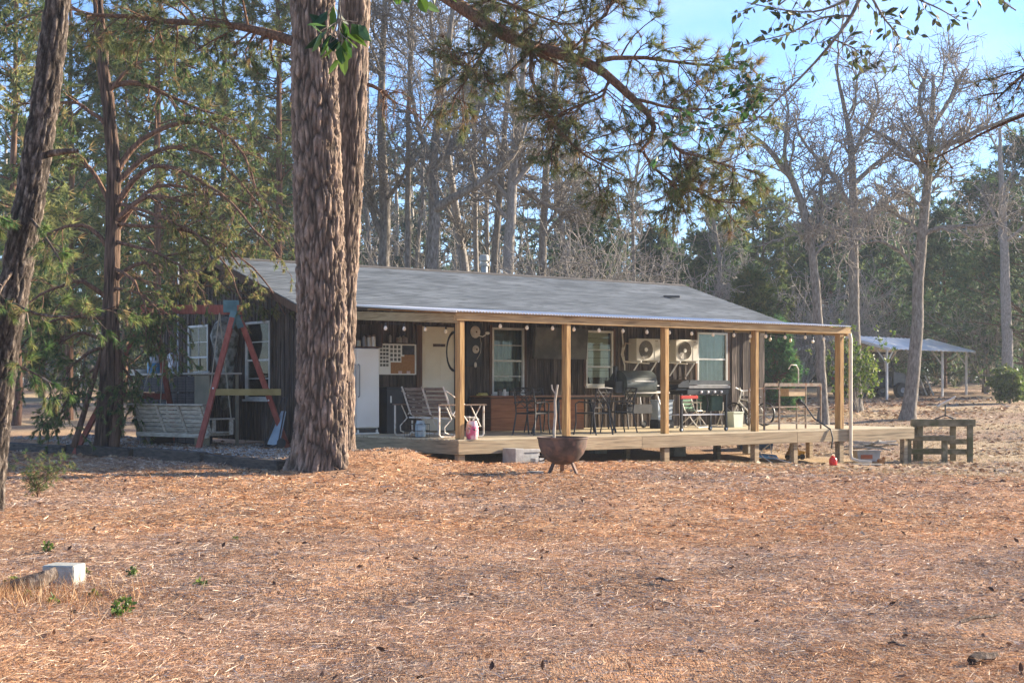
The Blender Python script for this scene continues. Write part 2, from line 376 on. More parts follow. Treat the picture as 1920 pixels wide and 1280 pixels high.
B_DARKP = barkmat('dark_plate_bark', (0.035, 0.027, 0.022), (0.105, 0.082, 0.066), (0.33, 0.28, 0.23), 12, 6, 0.9, True)
B_CEDP = barkmat('cedar_strip_bark', (0.05, 0.031, 0.023), (0.14, 0.09, 0.065), (0.27, 0.185, 0.135), 16, 1.0, 0.9, True)
B_LIMB = barkmat('pine_limb_bark', (0.04, 0.022, 0.014), (0.14, 0.075, 0.045), (0.26, 0.15, 0.095), 16, 8, 0.8)
G_PINE = [(0.090, 0.135, 0.045, 4), (0.14, 0.175, 0.055, 3), (0.21, 0.215, 0.075, 2.5), (0.06, 0.105, 0.05, 2), (0.30, 0.19, 0.085, 1.2)]
G_LIMB = [(0.080, 0.115, 0.045, 4), (0.13, 0.155, 0.055, 3), (0.22, 0.215, 0.08, 3.0), (0.22, 0.15, 0.07, 1.2), (0.15, 0.09, 0.045, 1)]
G_CED = [(0.085, 0.16, 0.05, 3.5), (0.15, 0.22, 0.065, 3.5), (0.26, 0.28, 0.095, 3), (0.05, 0.105, 0.05, 2), (0.33, 0.25, 0.115, 1.4)]
G_FAR = [(0.065, 0.12, 0.055, 4), (0.09, 0.145, 0.065, 3), (0.14, 0.18, 0.075, 2), (0.045, 0.085, 0.05, 2)]
G_YEL = [(0.13, 0.17, 0.05, 3), (0.09, 0.135, 0.045, 3), (0.18, 0.19, 0.06, 2), (0.06, 0.1, 0.04, 2)]

# ================================================================== ground
def make_ground():
    ds = np.r_[np.linspace(-60, -4, 8), np.arange(-2, 34, 0.16), np.arange(34, 80, 0.8), np.geomspace(80, 420, 20)]
    s = np.linspace(-1, 1, 181); s = np.sign(s) * (0.55 * np.abs(s) + 0.45 * np.abs(s) ** 4)
    W = np.maximum(26, np.abs(ds) * 0.9) + 6
    X = s[None, :] * W[:, None]; Y = np.broadcast_to(ds[:, None], X.shape)
    V = np.stack([X, Y, gz(X, Y)], -1).reshape(-1, 3); n, m = X.shape
    i = np.arange(n - 1)[:, None] * m; k = np.arange(m - 1)[None]
    Q = np.stack([i + k, i + k + 1, i + m + k + 1, i + m + k], -1).reshape(-1, 4)
    mt = bpy.data.materials.new('pine_straw_ground'); mt.use_nodes = True; nt = mt.node_tree; B = nt.nodes['Principled BSDF']; B.inputs['Roughness'].default_value = 0.95; B.inputs['Specular IOR Level'].default_value = 0.1
    tc = node(nt, 'ShaderNodeTexCoord')
    def nz(sc, det=4, st=(1, 1, 1), rot=0, dist=0.0):
        mp = node(nt, 'ShaderNodeMapping'); mp.inputs['Scale'].default_value = st; mp.inputs['Rotation'].default_value = (0, 0, rot); nt.links.new(tc.outputs['Object'], mp.inputs[0])
        a = node(nt, 'ShaderNodeTexNoise'); a.inputs['Scale'].default_value = sc; a.inputs['Detail'].default_value = det; a.inputs['Distortion'].default_value = dist; nt.links.new(mp.outputs[0], a.inputs['Vector']); return a.outputs[0]
    def ramp(src, st):
        r = node(nt, 'ShaderNodeValToRGB'); e = r.color_ramp.elements
        while len(e) < len(st): e.new(0.5)
        for x, (p, c) in zip(e, st): x.position = p; x.color = (*c, 1)
        nt.links.new(src, r.inputs[0]); return r.outputs[0]
    def mix(f, a, b, mode='MIX'):
        mx = node(nt, 'ShaderNodeMixRGB', blend_type=mode)
        for so_, i_ in ((f, 0), (a, 1), (b, 2)):
            if hasattr(so_, 'links'): nt.links.new(so_, mx.inputs[i_])
            else: mx.inputs[i_].default_value = so_ if i_ == 0 else (*so_, 1)
        return mx.outputs[0]
    K = ((0.0, 0.0, 0.0), (1.0, 1.0, 1.0))
    s1 = nz(9, 6, (1, 5, 1), 0.35, 1.2); s2 = nz(9, 6, (5, 1, 1), 0.2, 1.5)
    straw = ramp(s1, [(0.30, (0.15, 0.075, 0.042)), (0.5, (0.40, 0.205, 0.105)), (0.68, (0.60, 0.40, 0.24))])
    straw2 = ramp(s2, [(0.30, (0.16, 0.085, 0.05)), (0.5, (0.43, 0.235, 0.125)), (0.7, (0.62, 0.45, 0.29))])
    a = mix(ramp(nz(2.2, 4), [(0.42, K[0]), (0.58, K[1])]), straw, straw2)
    a = mix(ramp(nz(0.5, 4), [(0.5, K[0]), (0.72, (0.45,) * 3)]), a, (0.28, 0.20, 0.15))          # greyer, older litter in patches
    grass = ramp(nz(14, 6, (1, 2, 1)), [(0.3, (0.28, 0.20, 0.12)), (0.55, (0.46, 0.35, 0.22)), (0.75, (0.56, 0.45, 0.30))])
    leafc = ramp(nz(22, 3), [(0.36, (0.13, 0.07, 0.045)), (0.5, (0.30, 0.20, 0.13)), (0.62, (0.44, 0.34, 0.26))])
    far = mix(ramp(nz(0.22, 4), [(0.42, K[0]), (0.56, K[1])]), grass, leafc)
    sx = node(nt, 'ShaderNodeSeparateXYZ'); nt.links.new(tc.outputs['Object'], sx.inputs[0])
    def lin(sock, a0, a1):
        r = node(nt, 'ShaderNodeMapRange'); r.interpolation_type = 'SMOOTHSTEP'; r.inputs[1].default_value = a0; r.inputs[2].default_value = a1; nt.links.new(sock, r.inputs[0]); return r.outputs[0]
    fx = lin(sx.outputs[0], 1.0, 9.0); fy = lin(sx.outputs[1], 21.0, 29.0)
    mu = node(nt, 'ShaderNodeMath', operation='MULTIPLY'); nt.links.new(fx, mu.inputs[0]); nt.links.new(fy, mu.inputs[1])
    fb = lin(sx.outputs[1], 33.0, 40.0); mxm = node(nt, 'ShaderNodeMath', operation='MAXIMUM'); nt.links.new(mu.outputs[0], mxm.inputs[0]); nt.links.new(fb, mxm.inputs[1])
    a = mix(mxm.outputs[0], a, far)
    nt.links.new(a, B.inputs['Base Color'])
    bp = node(nt, 'ShaderNodeBump'); bp.inputs['Strength'].default_value = 1.0; bp.inputs['Distance'].default_value = 0.03; nt.links.new(s2, bp.inputs['Height'])
    nt.links.new(bp.outputs[0], B.inputs['Normal'])
    tag(link('ground', amesh('ground', V, Q, smooth=True), mt), kind='structure')
make_ground()

def straw_litter():
    g = np.random.default_rng(3); Vs = []; Cs = []; Qs = []; n0 = 0
    cols = [(0.53, 0.285, 0.14, 4), (0.41, 0.205, 0.098, 3), (0.67, 0.45, 0.26, 3), (0.76, 0.62, 0.45, 2.2), (0.13, 0.068, 0.04, 2.8), (0.60, 0.30, 0.12, 1.5)]
    # zones of distance: count, blade length, blade width
    for d0, d1, n, ln, wd, lift in ((5.6, 9, 170000, 0.105, 0.0028, 0.026), (9, 14, 185000, 0.12, 0.0042, 0.026), (14, 20, 130000, 0.14, 0.007, 0.026), (20, 27.5, 100000, 0.16, 0.0105, 0.026)):
        Y = np.sqrt(g.uniform(d0 ** 2, d1 ** 2, n)); X = g.uniform(-0.44, 0.48, n) * (Y + 1)
        xl = (X - OX) * ux + (Y - OY) * uy; yl = (X - OX) * vx + (Y - OY) * vy
        ok = ~((xl > BEDX - 0.1) & (yl > -0.5)) | ((xl < 0) & (yl < 0))
        ok &= ~((X > 4) & (Y > 22 + 6 * vn(X, Y, 0.7)) & (g.uniform(size=n) < 0.8))
        ok &= (vn(X, Y, 1.1) * 0.6 + vn(X, Y, 3.1) * 0.4 + g.uniform(-0.3, 0.3, n)) > 0.24
        X, Y = X[ok], Y[ok]; n = len(X); Z = gz(X, Y) + g.uniform(0.001, lift, n) * (0.3 + 1.4 * vn(X, Y, 2.3))
        az = g.uniform(0, 2 * math.pi, n); el = g.normal(0, 0.14, n); l = ln * g.uniform(0.35, 1.3, n); ww = wd * g.uniform(0.7, 1.3, n)
        # one in five is a flake of dead leaf or bark instead of a needle
        fl = g.uniform(size=n) < 0.2; l = np.where(fl, l * 0.2, l); ww = np.where(fl, ww * 2.4, ww)
        p0 = np.stack([X, Y, Z], 1); dv_ = np.stack([np.cos(az) * np.cos(el), np.sin(az) * np.cos(el), np.sin(el)], 1); p2 = p0 + dv_ * l[:, None]
        sd = np.stack([-np.sin(az), np.cos(az), g.normal(0, 0.6, n)], 1) * ww[:, None] * 0.5
        V = np.stack([p0 - sd * .85, p0 + sd * .85, p2], 1).reshape(-1, 3)
        Qs.append(np.arange(n)[:, None] * 3 + n0 + np.array([[0, 1, 2]]))
        c = palette(g, n, cols, 0.25); c = np.where(fl[:, None], palette(g, n, [(0.58, 0.50, 0.42, 3), (0.40, 0.30, 0.22, 3), (0.12, 0.075, 0.05, 3), (0.50, 0.27, 0.13, 2)], 0.2), c)
        gm = np.clip((vn(X + 3, Y, 0.35)[:, None] - 0.5) * 1.8, 0, 0.5); c = c * (1 - gm) + gm * (c.mean(1, keepdims=True) * np.array([[1.14, 0.98, 0.86]]))
        dr_ = vn(X + 21, Y + 7, 0.8) * 0.5 + vn(X, Y, 2.1) * 0.5; c = c * (0.72 + 0.62 * dr_)[:, None] * np.where(dr_ > 0.52, 1, 0)[:, None] * np.array([[1.02, 0.98, 0.93]]) + c * (0.72 + 0.62 * dr_)[:, None] * np.where(dr_ > 0.52, 0, 1)[:, None]
        Vs.append(V); Cs.append(np.repeat(c, 3, 0)); n0 += len(V)
    me = amesh('pine_straw', np.concatenate(Vs), np.concatenate(Qs), np.concatenate(Cs))
    tag(link('pine_straw', me, dry), 'fallen reddish brown pine needles carpeting the yard', 'pine straw', kind='stuff')
straw_litter()

def leaf_litter():
    g = np.random.default_rng(5)
    n = 36000; Y = np.sqrt(g.uniform(20 ** 2, 62 ** 2, n)); X = g.uniform(-0.38, 0.42, n) * Y
    xl = (X - OX) * ux + (Y - OY) * uy; yl = (X - OX) * vx + (Y - OY) * vy
    ok = ~((xl > -1.0) & (xl < 13.2) & (yl > -0.1) & (yl < 11.5)) & ((X > 3.5) | (Y > 27) | (g.uniform(size=n) < .12)) & ~((X < 2) & (Y > 36))
    ok &= (vn(X, Y, 0.4) + g.uniform(-0.3, 0.3, n)) > 0.36
    X, Y = X[ok], Y[ok]; n = len(X); Z = gz(X, Y) + g.uniform(0.005, 0.035, n); sz = 0.05 * (0.6 + Y / 45) * g.uniform(0.6, 1.3, n)
    a = g.uniform(0, 6.28, n); t = g.normal(0, 0.5, n); c_, s_ = np.cos(a), np.sin(a)
    e1 = np.stack([c_, s_, 0 * a], 1) * sz[:, None]; e2 = np.stack([-s_ * np.cos(t), c_ * np.cos(t), np.abs(np.sin(t))], 1) * sz[:, None] * 0.6; p = np.stack([X, Y, Z], 1)
    V = np.stack([p - e1, p - e2, p + e1, p + e2], 1).reshape(-1, 3); Q = np.arange(n * 4).reshape(-1, 4)
    c = np.repeat(palette(g, n, [(0.30, 0.16, 0.085, 3), (0.42, 0.28, 0.17, 3), (0.52, 0.40, 0.28, 2), (0.17, 0.09, 0.055, 2)], 0.2), 4, 0)
    tag(link('fallen_leaves', amesh('fallen_leaves', V, Q, c), dry), 'dry tan oak leaves scattered over the grass beyond the deck', 'leaves', kind='stuff')
    n = 1500; Y = np.sqrt(g.uniform(6 ** 2, 24 ** 2, n)); X = g.uniform(-0.38, 0.38, n) * Y; p = np.stack([X, Y, gz(X, Y) + .012], 1)
    V2, Q2, c2 = leaves(g, p, np.stack([g.normal(size=n), g.normal(size=n), np.full(n, .25)], 1), 1, 0.055, 0.026, 0.3, [(0.07, 0.04, 0.028, 4), (0.16, 0.085, 0.05, 2), (0.42, 0.33, 0.25, 2)], 0.0)
    tag(link('leaf_scraps', amesh('leaf_scraps', V2, Q2, c2), dry), 'curled dark leaf scraps strewn through the straw', 'leaves', kind='stuff')
    n = 2600; X = -3.35 + g.normal(0, .45, n); Y = 8.9 + g.normal(0, .55, n); p = np.stack([X, Y, gz(X, Y)], 1)
    V3, c3_ = needles(g, p, np.tile([0, 0, .55], (n, 1)), 2, 0.16, 0.0045, 0.6, [(0.50, 0.30, 0.14, 3), (0.34, 0.16, 0.07, 3), (0.62, 0.46, 0.29, 2), (0.16, 0.08, 0.045, 2)])
    tag(soup('straw_tussock', [(V3, c3_)], dry), 'rough upright straw around the concrete block', 'straw', kind='stuff')
    # dry winter grass at the right
    n = 42000; Y = np.sqrt(g.uniform(22 ** 2, 52 ** 2, n)); X = g.uniform(0.08, 0.42, n) * Y
    xl = (X - OX) * ux + (Y - OY) * uy; yl = (X - OX) * vx + (Y - OY) * vy
    ok = ~((xl > -1.0) & (xl < 13.3) & (yl > 0) & (yl < 11.5)) & (vn(X, Y, 0.3) + g.uniform(-0.2, 0.2, n) > 0.35); X, Y = X[ok], Y[ok]; n = len(X)
    p = np.stack([X, Y, gz(X, Y) - .005], 1)
    V, c = needles(g, p, np.tile([0, 0, 1.], (n, 1)), 2, 0.075, 0.010, 0.9, [(0.46, 0.36, 0.21, 3), (0.36, 0.27, 0.15, 3), (0.54, 0.45, 0.29, 2), (0.25, 0.22, 0.10, 1)])
    tag(soup('dry_grass', [(V, c)], dry), 'short straw coloured winter grass', 'grass', kind='stuff')
leaf_litter()

# ================================================================== trees
def bark_trunk(name, P, Rr, sides, m, parent, origin, amp=0.035, flare=0.0, lobes=5, seed=0, cell=(9, 1.5)):
    """trunk whose bark plates stand proud of dark furrows"""
    n = len(P); t = nrm(np.gradient(P, axis=0)); a = nrm(np.cross(t, np.array([[0, 1., 0]]))); b = np.cross(t, a)
    h = np.r_[0, np.cumsum(np.linalg.norm(np.diff(P, axis=0), axis=1))]
    V = np.empty((n, sides, 3)); EC = np.empty((n, sides))
    for i in range(n):
        for k in range(sides):
            g = 2 * math.pi * k / sides; r = Rr[i]; cx, cy = math.cos(g), math.sin(g)
            q = Vector((cx * r * cell[0] + seed, cy * r * cell[0], h[i] * cell[1]))
            q2 = q + Vector((mnoise.noise(q * .45), mnoise.noise(q * .45 + Vector((9, 3, 1))), mnoise.noise(q * .9 + Vector((2, 8, 5))) * .6)) * 0.9
            dd = mnoise.voronoi(q2)[0]; e = min(1.0, (dd[1] - dd[0]) * 3.2)
            q3 = Vector((q2.x * .8 + 31, q2.y * .8, q2.z * 4.5)); dd = mnoise.voronoi(q3)[0]; e *= 0.72 + 0.28 * min(1.0, (dd[1] - dd[0]) * 4.0)
            rr = r + amp * (e - 0.55) + amp * 0.5 * mnoise.noise(q * 3.1)
            if flare: rr += flare * math.exp(-h[i] / 0.28) * (0.6 + 0.55 * math.sin(lobes * g + 1.0) + 0.3 * math.sin(3 * g))
            V[i, k] = P[i] + (a[i] * cx + b[i] * cy) * rr; EC[i, k] = min(1.0, 0.16 + 0.95 * e) * (1 + 0.35 * mnoise.noise(q * 1.3 + Vector((4, 4, 4))))
    i = np.arange(n - 1)[:, None] * sides; k = np.arange(sides)[None]; k2 = (k + 1) % sides
    Q = np.stack([i + k, i + k2, i + sides + k2, i + sides + k], -1).reshape(-1, 4)
    return link(name, amesh(name, V.reshape(-1, 3) - np.array(origin), Q, np.repeat(EC.reshape(-1, 1), 3, 1), smooth=True), m, parent)

def pine_sprays(g, tw, cols=G_PINE, m=16, ln=0.2, wd=0.008, k=3, spread=0.55, down=0.1):
    p, d = along(g, tw, k, 0.45, 1.0); p2, d2 = tips(tw); p = np.concatenate([p, p2]); d = np.concatenate([d, d2])
    return needles(g, p, d, m, ln, wd, spread, cols, down)

def pine_crown(g, P, Rr, tubes, t0, t1, nb, blen, leafscale=1.0, cols=G_PINE, m=16, up=0.05, twk=6, ttk=5):
    b, br = spawn(g, P, Rr, nb, t0, t1, blen, (60, 95), up, 0.12, 7, 0.45, 0.02); tubes.add(b, br, 5)
    w1, wr = spawn(g, b, br, twk, 0.3, 1.0, blen * 0.34, (30, 70), 0.02, 0.2, 5, 0.5, 0.010); tubes.add(w1, wr, 3)
    w2, wr2 = spawn(g, w1, wr, ttk, 0.3, 1.0, blen * 0.15, (25, 65), 0.05, 0.2, 4, 0.6, 0.006); tubes.add(w2, wr2, 3)
    return pine_sprays(g, np.concatenate([w2]), cols, m, 0.2 * leafscale, 0.009 * leafscale, 2)

# ---- the big pine before the porch, and the slimmer one behind it
def big_pine():
    g = np.random.default_rng(11); base = gray(597, 884); D = base.y + 0.45
    pts = [(597, 892, 122, D), (600, 850, 117, D), (603, 760, 107, D), (604, 600, 103, D), (598, 400, 104, D), (591, 200, 99, D), (586, 0, 93, D), (580, -400, 78, D + .3), (574, -900, 50, D + .6), (570, -1300, 20, D + .8)]
    P, Rr = trace(pts, 300); P[0, 2] = base.z - 0.25
    t = thing('pine_tree', 'massive pine trunk with furrowed brown bark standing before the porch', 'tree', (P[0, 0], P[0, 1], base.z)); o = t.location
    # denser rings low down, where the photograph looks
    h = np.r_[0, np.cumsum(np.linalg.norm(np.diff(P, axis=0), axis=1))]; hh = np.r_[np.linspace(0, 8.2, 330), np.linspace(8.4, h[-1], 30)]
    P2 = np.stack([np.interp(hh, h, P[:, i]) for i in range(3)], 1); R2 = np.interp(hh, h, Rr)
    bark_trunk('trunk', P2, R2 * 0.90 - 0.02, 170, B_PINEP, t, o, 0.055, 0.2, 5, 3.0, (15, 2.3))
    tb = Tubes()
    # the limb that reaches out over the yard
    def br(pts, n, ww=0.04): q, r_ = trace(pts, n); q = wiggle(g, q, ww); tb.add(q, r_, 8); return q, r_
    limbs = []
    limbs.append(br([(600, -190, 30, D - .3), (760, -70, 27, D - 1), (870, 8, 25, D - 1.5), (960, 66, 24, D - 1.8), (1040, 95, 21, D - 2), (1118, 112, 18, D - 2.2), (1160, 160, 15, D - 2.3), (1205, 190, 14, D - 2.4), (1232, 220, 12, D - 2.5), (1250, 250, 10, D - 2.6), (1200, 285, 6, D - 2.7)], 26, 0.012))
    subs = [[(1118, 112, 10, D - 2.2), (1165, 102, 9, D - 2), (1240, 115, 6, D - 1.8), (1340, 122, 4, D - 1.6), (1400, 130, 3, D - 1.6)],
            [(1000, 85, 9, D - 1.9), (992, 130, 7, D - 2.2), (1000, 190, 6, D - 2.4), (1050, 260, 5, D - 2.6), (1110, 300, 4, D - 2.7), (1170, 330, 3, D - 2.8)],
            [(930, 55, 7, D - 1.7), (900, 100, 6, D - 2), (880, 150, 4, D - 2.2), (850, 185, 3, D - 2.3)],
            [(880, 15, 7, D - 1.5), (930, -10, 6, D - 1.9), (1010, 30, 4, D - 2.2), (1080, 45, 3, D - 2.2)],
            [(1250, 250, 7, D - 2.6), (1275, 290, 6, D - 2.7), (1320, 300, 5, D - 2.7), (1380, 320, 3, D - 2.6)],
            [(1200, 190, 7, D - 2.4), (1270, 215, 5, D - 2.2), (1330, 200, 3, D - 2), (1390, 215, 2, D - 1.9)],
            [(1205, 285, 6, D - 2.7), (1240, 330, 5, D - 2.6), (1290, 350, 4, D - 2.5), (1350, 380, 3, D - 2.4)],
            [(1090, 108, 7, D - 2.1), (1110, 60, 6, D - 2.3), (1150, 20, 4, D - 2.4), (1170, -20, 3, D - 2.4)],
            [(1150, 150, 6, D - 2.3), (1110, 190, 5, D - 2.5), (1060, 200, 4, D - 2.6), (1020, 230, 3, D - 2.7)]]
    tw = []
    for s_ in subs:
        q, r_ = br(s_, 10, 0.02); limbs.append((q, r_))
    fol = []
    for i, (q, r_) in enumerate(limbs):
        a, ar = spawn(g, q, r_, 22 if i == 0 else 19, 0.45 if i == 0 else 0.15, 1.0, (0.3, 0.85), (30, 75), -0.05, 0.18, 5, 0.45, 0.008); tb.add(a, ar, 4)
        b, b_r = spawn(g, a, ar, 5, 0.25, 1.0, (0.14, 0.34), (25, 65), 0.0, 0.2, 4, 0.6, 0.006); tb.add(b, b_r, 3)
        p, d = tips(b); p2, d2 = tips(a); p3, d3 = along(g, b, 1, .5, .9)
        fol.append(needles(g, np.concatenate([p, p2, p3]), np.concatenate([d, d2, d3]), 24, 0.19, 0.0095, 0.55, G_LIMB, 0.12, per=True))
    # the bough that runs off to the left
    q, r_ = br([(560, 82, 22, D), (520, 66, 18, D + .2), (480, 52, 15, D + .3), (380, 48, 12, D + .5), (290, 38, 10, D + .6), (215, 30, 8, D + .7), (140, 26, 5, D + .8)], 18, 0.012)
    a, ar = spawn(g, q, r_, 44, 0.12, 1.0, (0.35, 1.1), (40, 85), -0.10, 0.16, 5, 0.4, 0.009); tb.add(a, ar, 4)
    b, b_r = spawn(g, a, ar, 5, 0.25, 1.0, (0.16, 0.36), (25, 65), -0.05, 0.2, 4, 0.6, 0.006); tb.add(b, b_r, 3)
    p, d = tips(b); p2, d2 = along(g, b, 1, .4, .9); fol.append(needles(g, np.concatenate([p, p2]), np.concatenate([d, d2]), 22, 0.2, 0.010, 0.55, G_PINE, 0.25))
    # a dead, drooping spray on the right of the trunk
    q, r_ = br([(690, 160, 8, D + .4), (715, 170, 6, D + .2), (745, 195, 4, D)], 8, 0.01)
    a, ar = spawn(g, q, r_, 12, 0.3, 1, (0.3, 0.7), (30, 80), -0.2, 0.15, 5, 0.5, 0.007); tb.add(a, ar, 3); p, d = along(g, a, 5, .3, 1)
    fol.append(needles(g, p, d, 9, 0.17, 0.0075, 0.5, [(0.16, 0.08, 0.04, 3), (0.11, 0.12, 0.04, 2), (0.10, 0.06, 0.03, 2)], 0.35))
    # crown above the picture
    fol.append(pine_crown(g, P[170:], Rr[170:], tb, 0.25, 1.0, 26, 3.0, 1.5, G_PINE, 9))
    tb.build('branches', B_LIMB, t, o); soup('needles', fol, leafm, t, o)
    # slimmer twin
    D2 = D + 1.5
    pts = [(632, 862, 74, D2), (634, 700, 66, D2), (640, 560, 62, D2), (650, 380, 62, D2), (657, 220, 64, D2), (665, 0, 64, D2), (672, -400, 52, D2), (676, -900, 34, D2), (678, -1200, 12, D2)]
    P, Rr = trace(pts, 240); P[0, 2] -= 0.2
    t = thing('pine_tree', 'slimmer pine trunk leaning out from behind the massive furrowed pine', 'tree', (P[0, 0], P[0, 1], P[0, 2] + .2)); o = t.location
    bark_trunk('trunk', P[:200], Rr[:200] * 0.93 - 0.015, 110, B_PINEP, t, o, 0.042, 0.05, 4, 9.0, (15, 2.3))
    tb = Tubes(); tb.add(P[198:], Rr[198:], 10); fol = pine_crown(g, P[140:], Rr[140:], tb, 0.3, 1.0, 20, 2.4, 1.5, G_PINE, 9)
    tb.build('branches', B_LIMB, t, o); soup('needles', [fol], leafm, t, o)
big_pine()

def left_pine():
    g = np.random.default_rng(21); D = 15.8
    pts = [(-28, 985, 66, D), (-20, 900, 62, D), (-6, 760, 62, D), (14, 620, 62, D), (38, 470, 62, D), (62, 340, 60, D), (80, 220, 57, D), (97, 100, 54, D), (109, -10, 50, D), (130, -300, 42, D + .3), (150, -700, 26, D + .5), (160, -1000, 8, D + .6)]
    P, Rr = trace(pts, 260); base = g1(P[0, 0], P[0, 1]); P[0, 2] = base - .15
    t = thing('pine_tree', 'dark scaly pine trunk leaning right beside the cedar', 'tree', (P[0, 0], P[0, 1], base)); o = t.location
    bark_trunk('trunk', P[:210], Rr[:210] * 0.88, 72, B_DARKP, t, o, 0.026, 0.03, 4, 5.0, (17, 3.5))
    tb = Tubes(); tb.add(P[208:], Rr[208:], 10)
    q, r_ = trace([(88, 290, 14, D), (112, 284, 13, D - .1), (146, 283, 8, D - .2)], 6); tb.add(q, r_, 8)
    fol = [pine_crown(g, P[150:], Rr[150:], tb, 0.3, 1.0, 18, 2.0, 1.3, G_PINE, 9)]
    # twigs with green needles low on the trunk
    for pts in ([(20, 420, 9, D), (-10, 400, 7, D - .4), (-40, 420, 5, D - .6)], [(10, 560, 9, D), (60, 590, 6, D - .5), (130, 600, 4, D - .7), (215, 575, 3, D - .8)], [(0, 680, 8, D), (50, 690, 5, D - .5), (100, 720, 3, D - .6)], [(30, 500, 8, D), (0, 540, 5, D - .5), (-20, 600, 4, D - .6)], [(50, 400, 7, D), (90, 450, 5, D - .5), (120, 500, 3, D - .7)]):
        q, r_ = trace(pts, 8); tb.add(q, r_, 5)
        a, ar = spawn(g, q, r_, 12, 0.3, 1, (0.15, 0.45), (30, 80), -0.12, 0.2, 5, 0.5, 0.005); tb.add(a, ar, 3); p, d = along(g, a, 5, .3, 1)
        fol.append(needles(g, p, d, 18, 0.13, 0.0085, 0.5, G_CED, 0.45))
    tb.build('branches', B_DARK, t, o); soup('needles', fol, leafm, t, o)
left_pine()

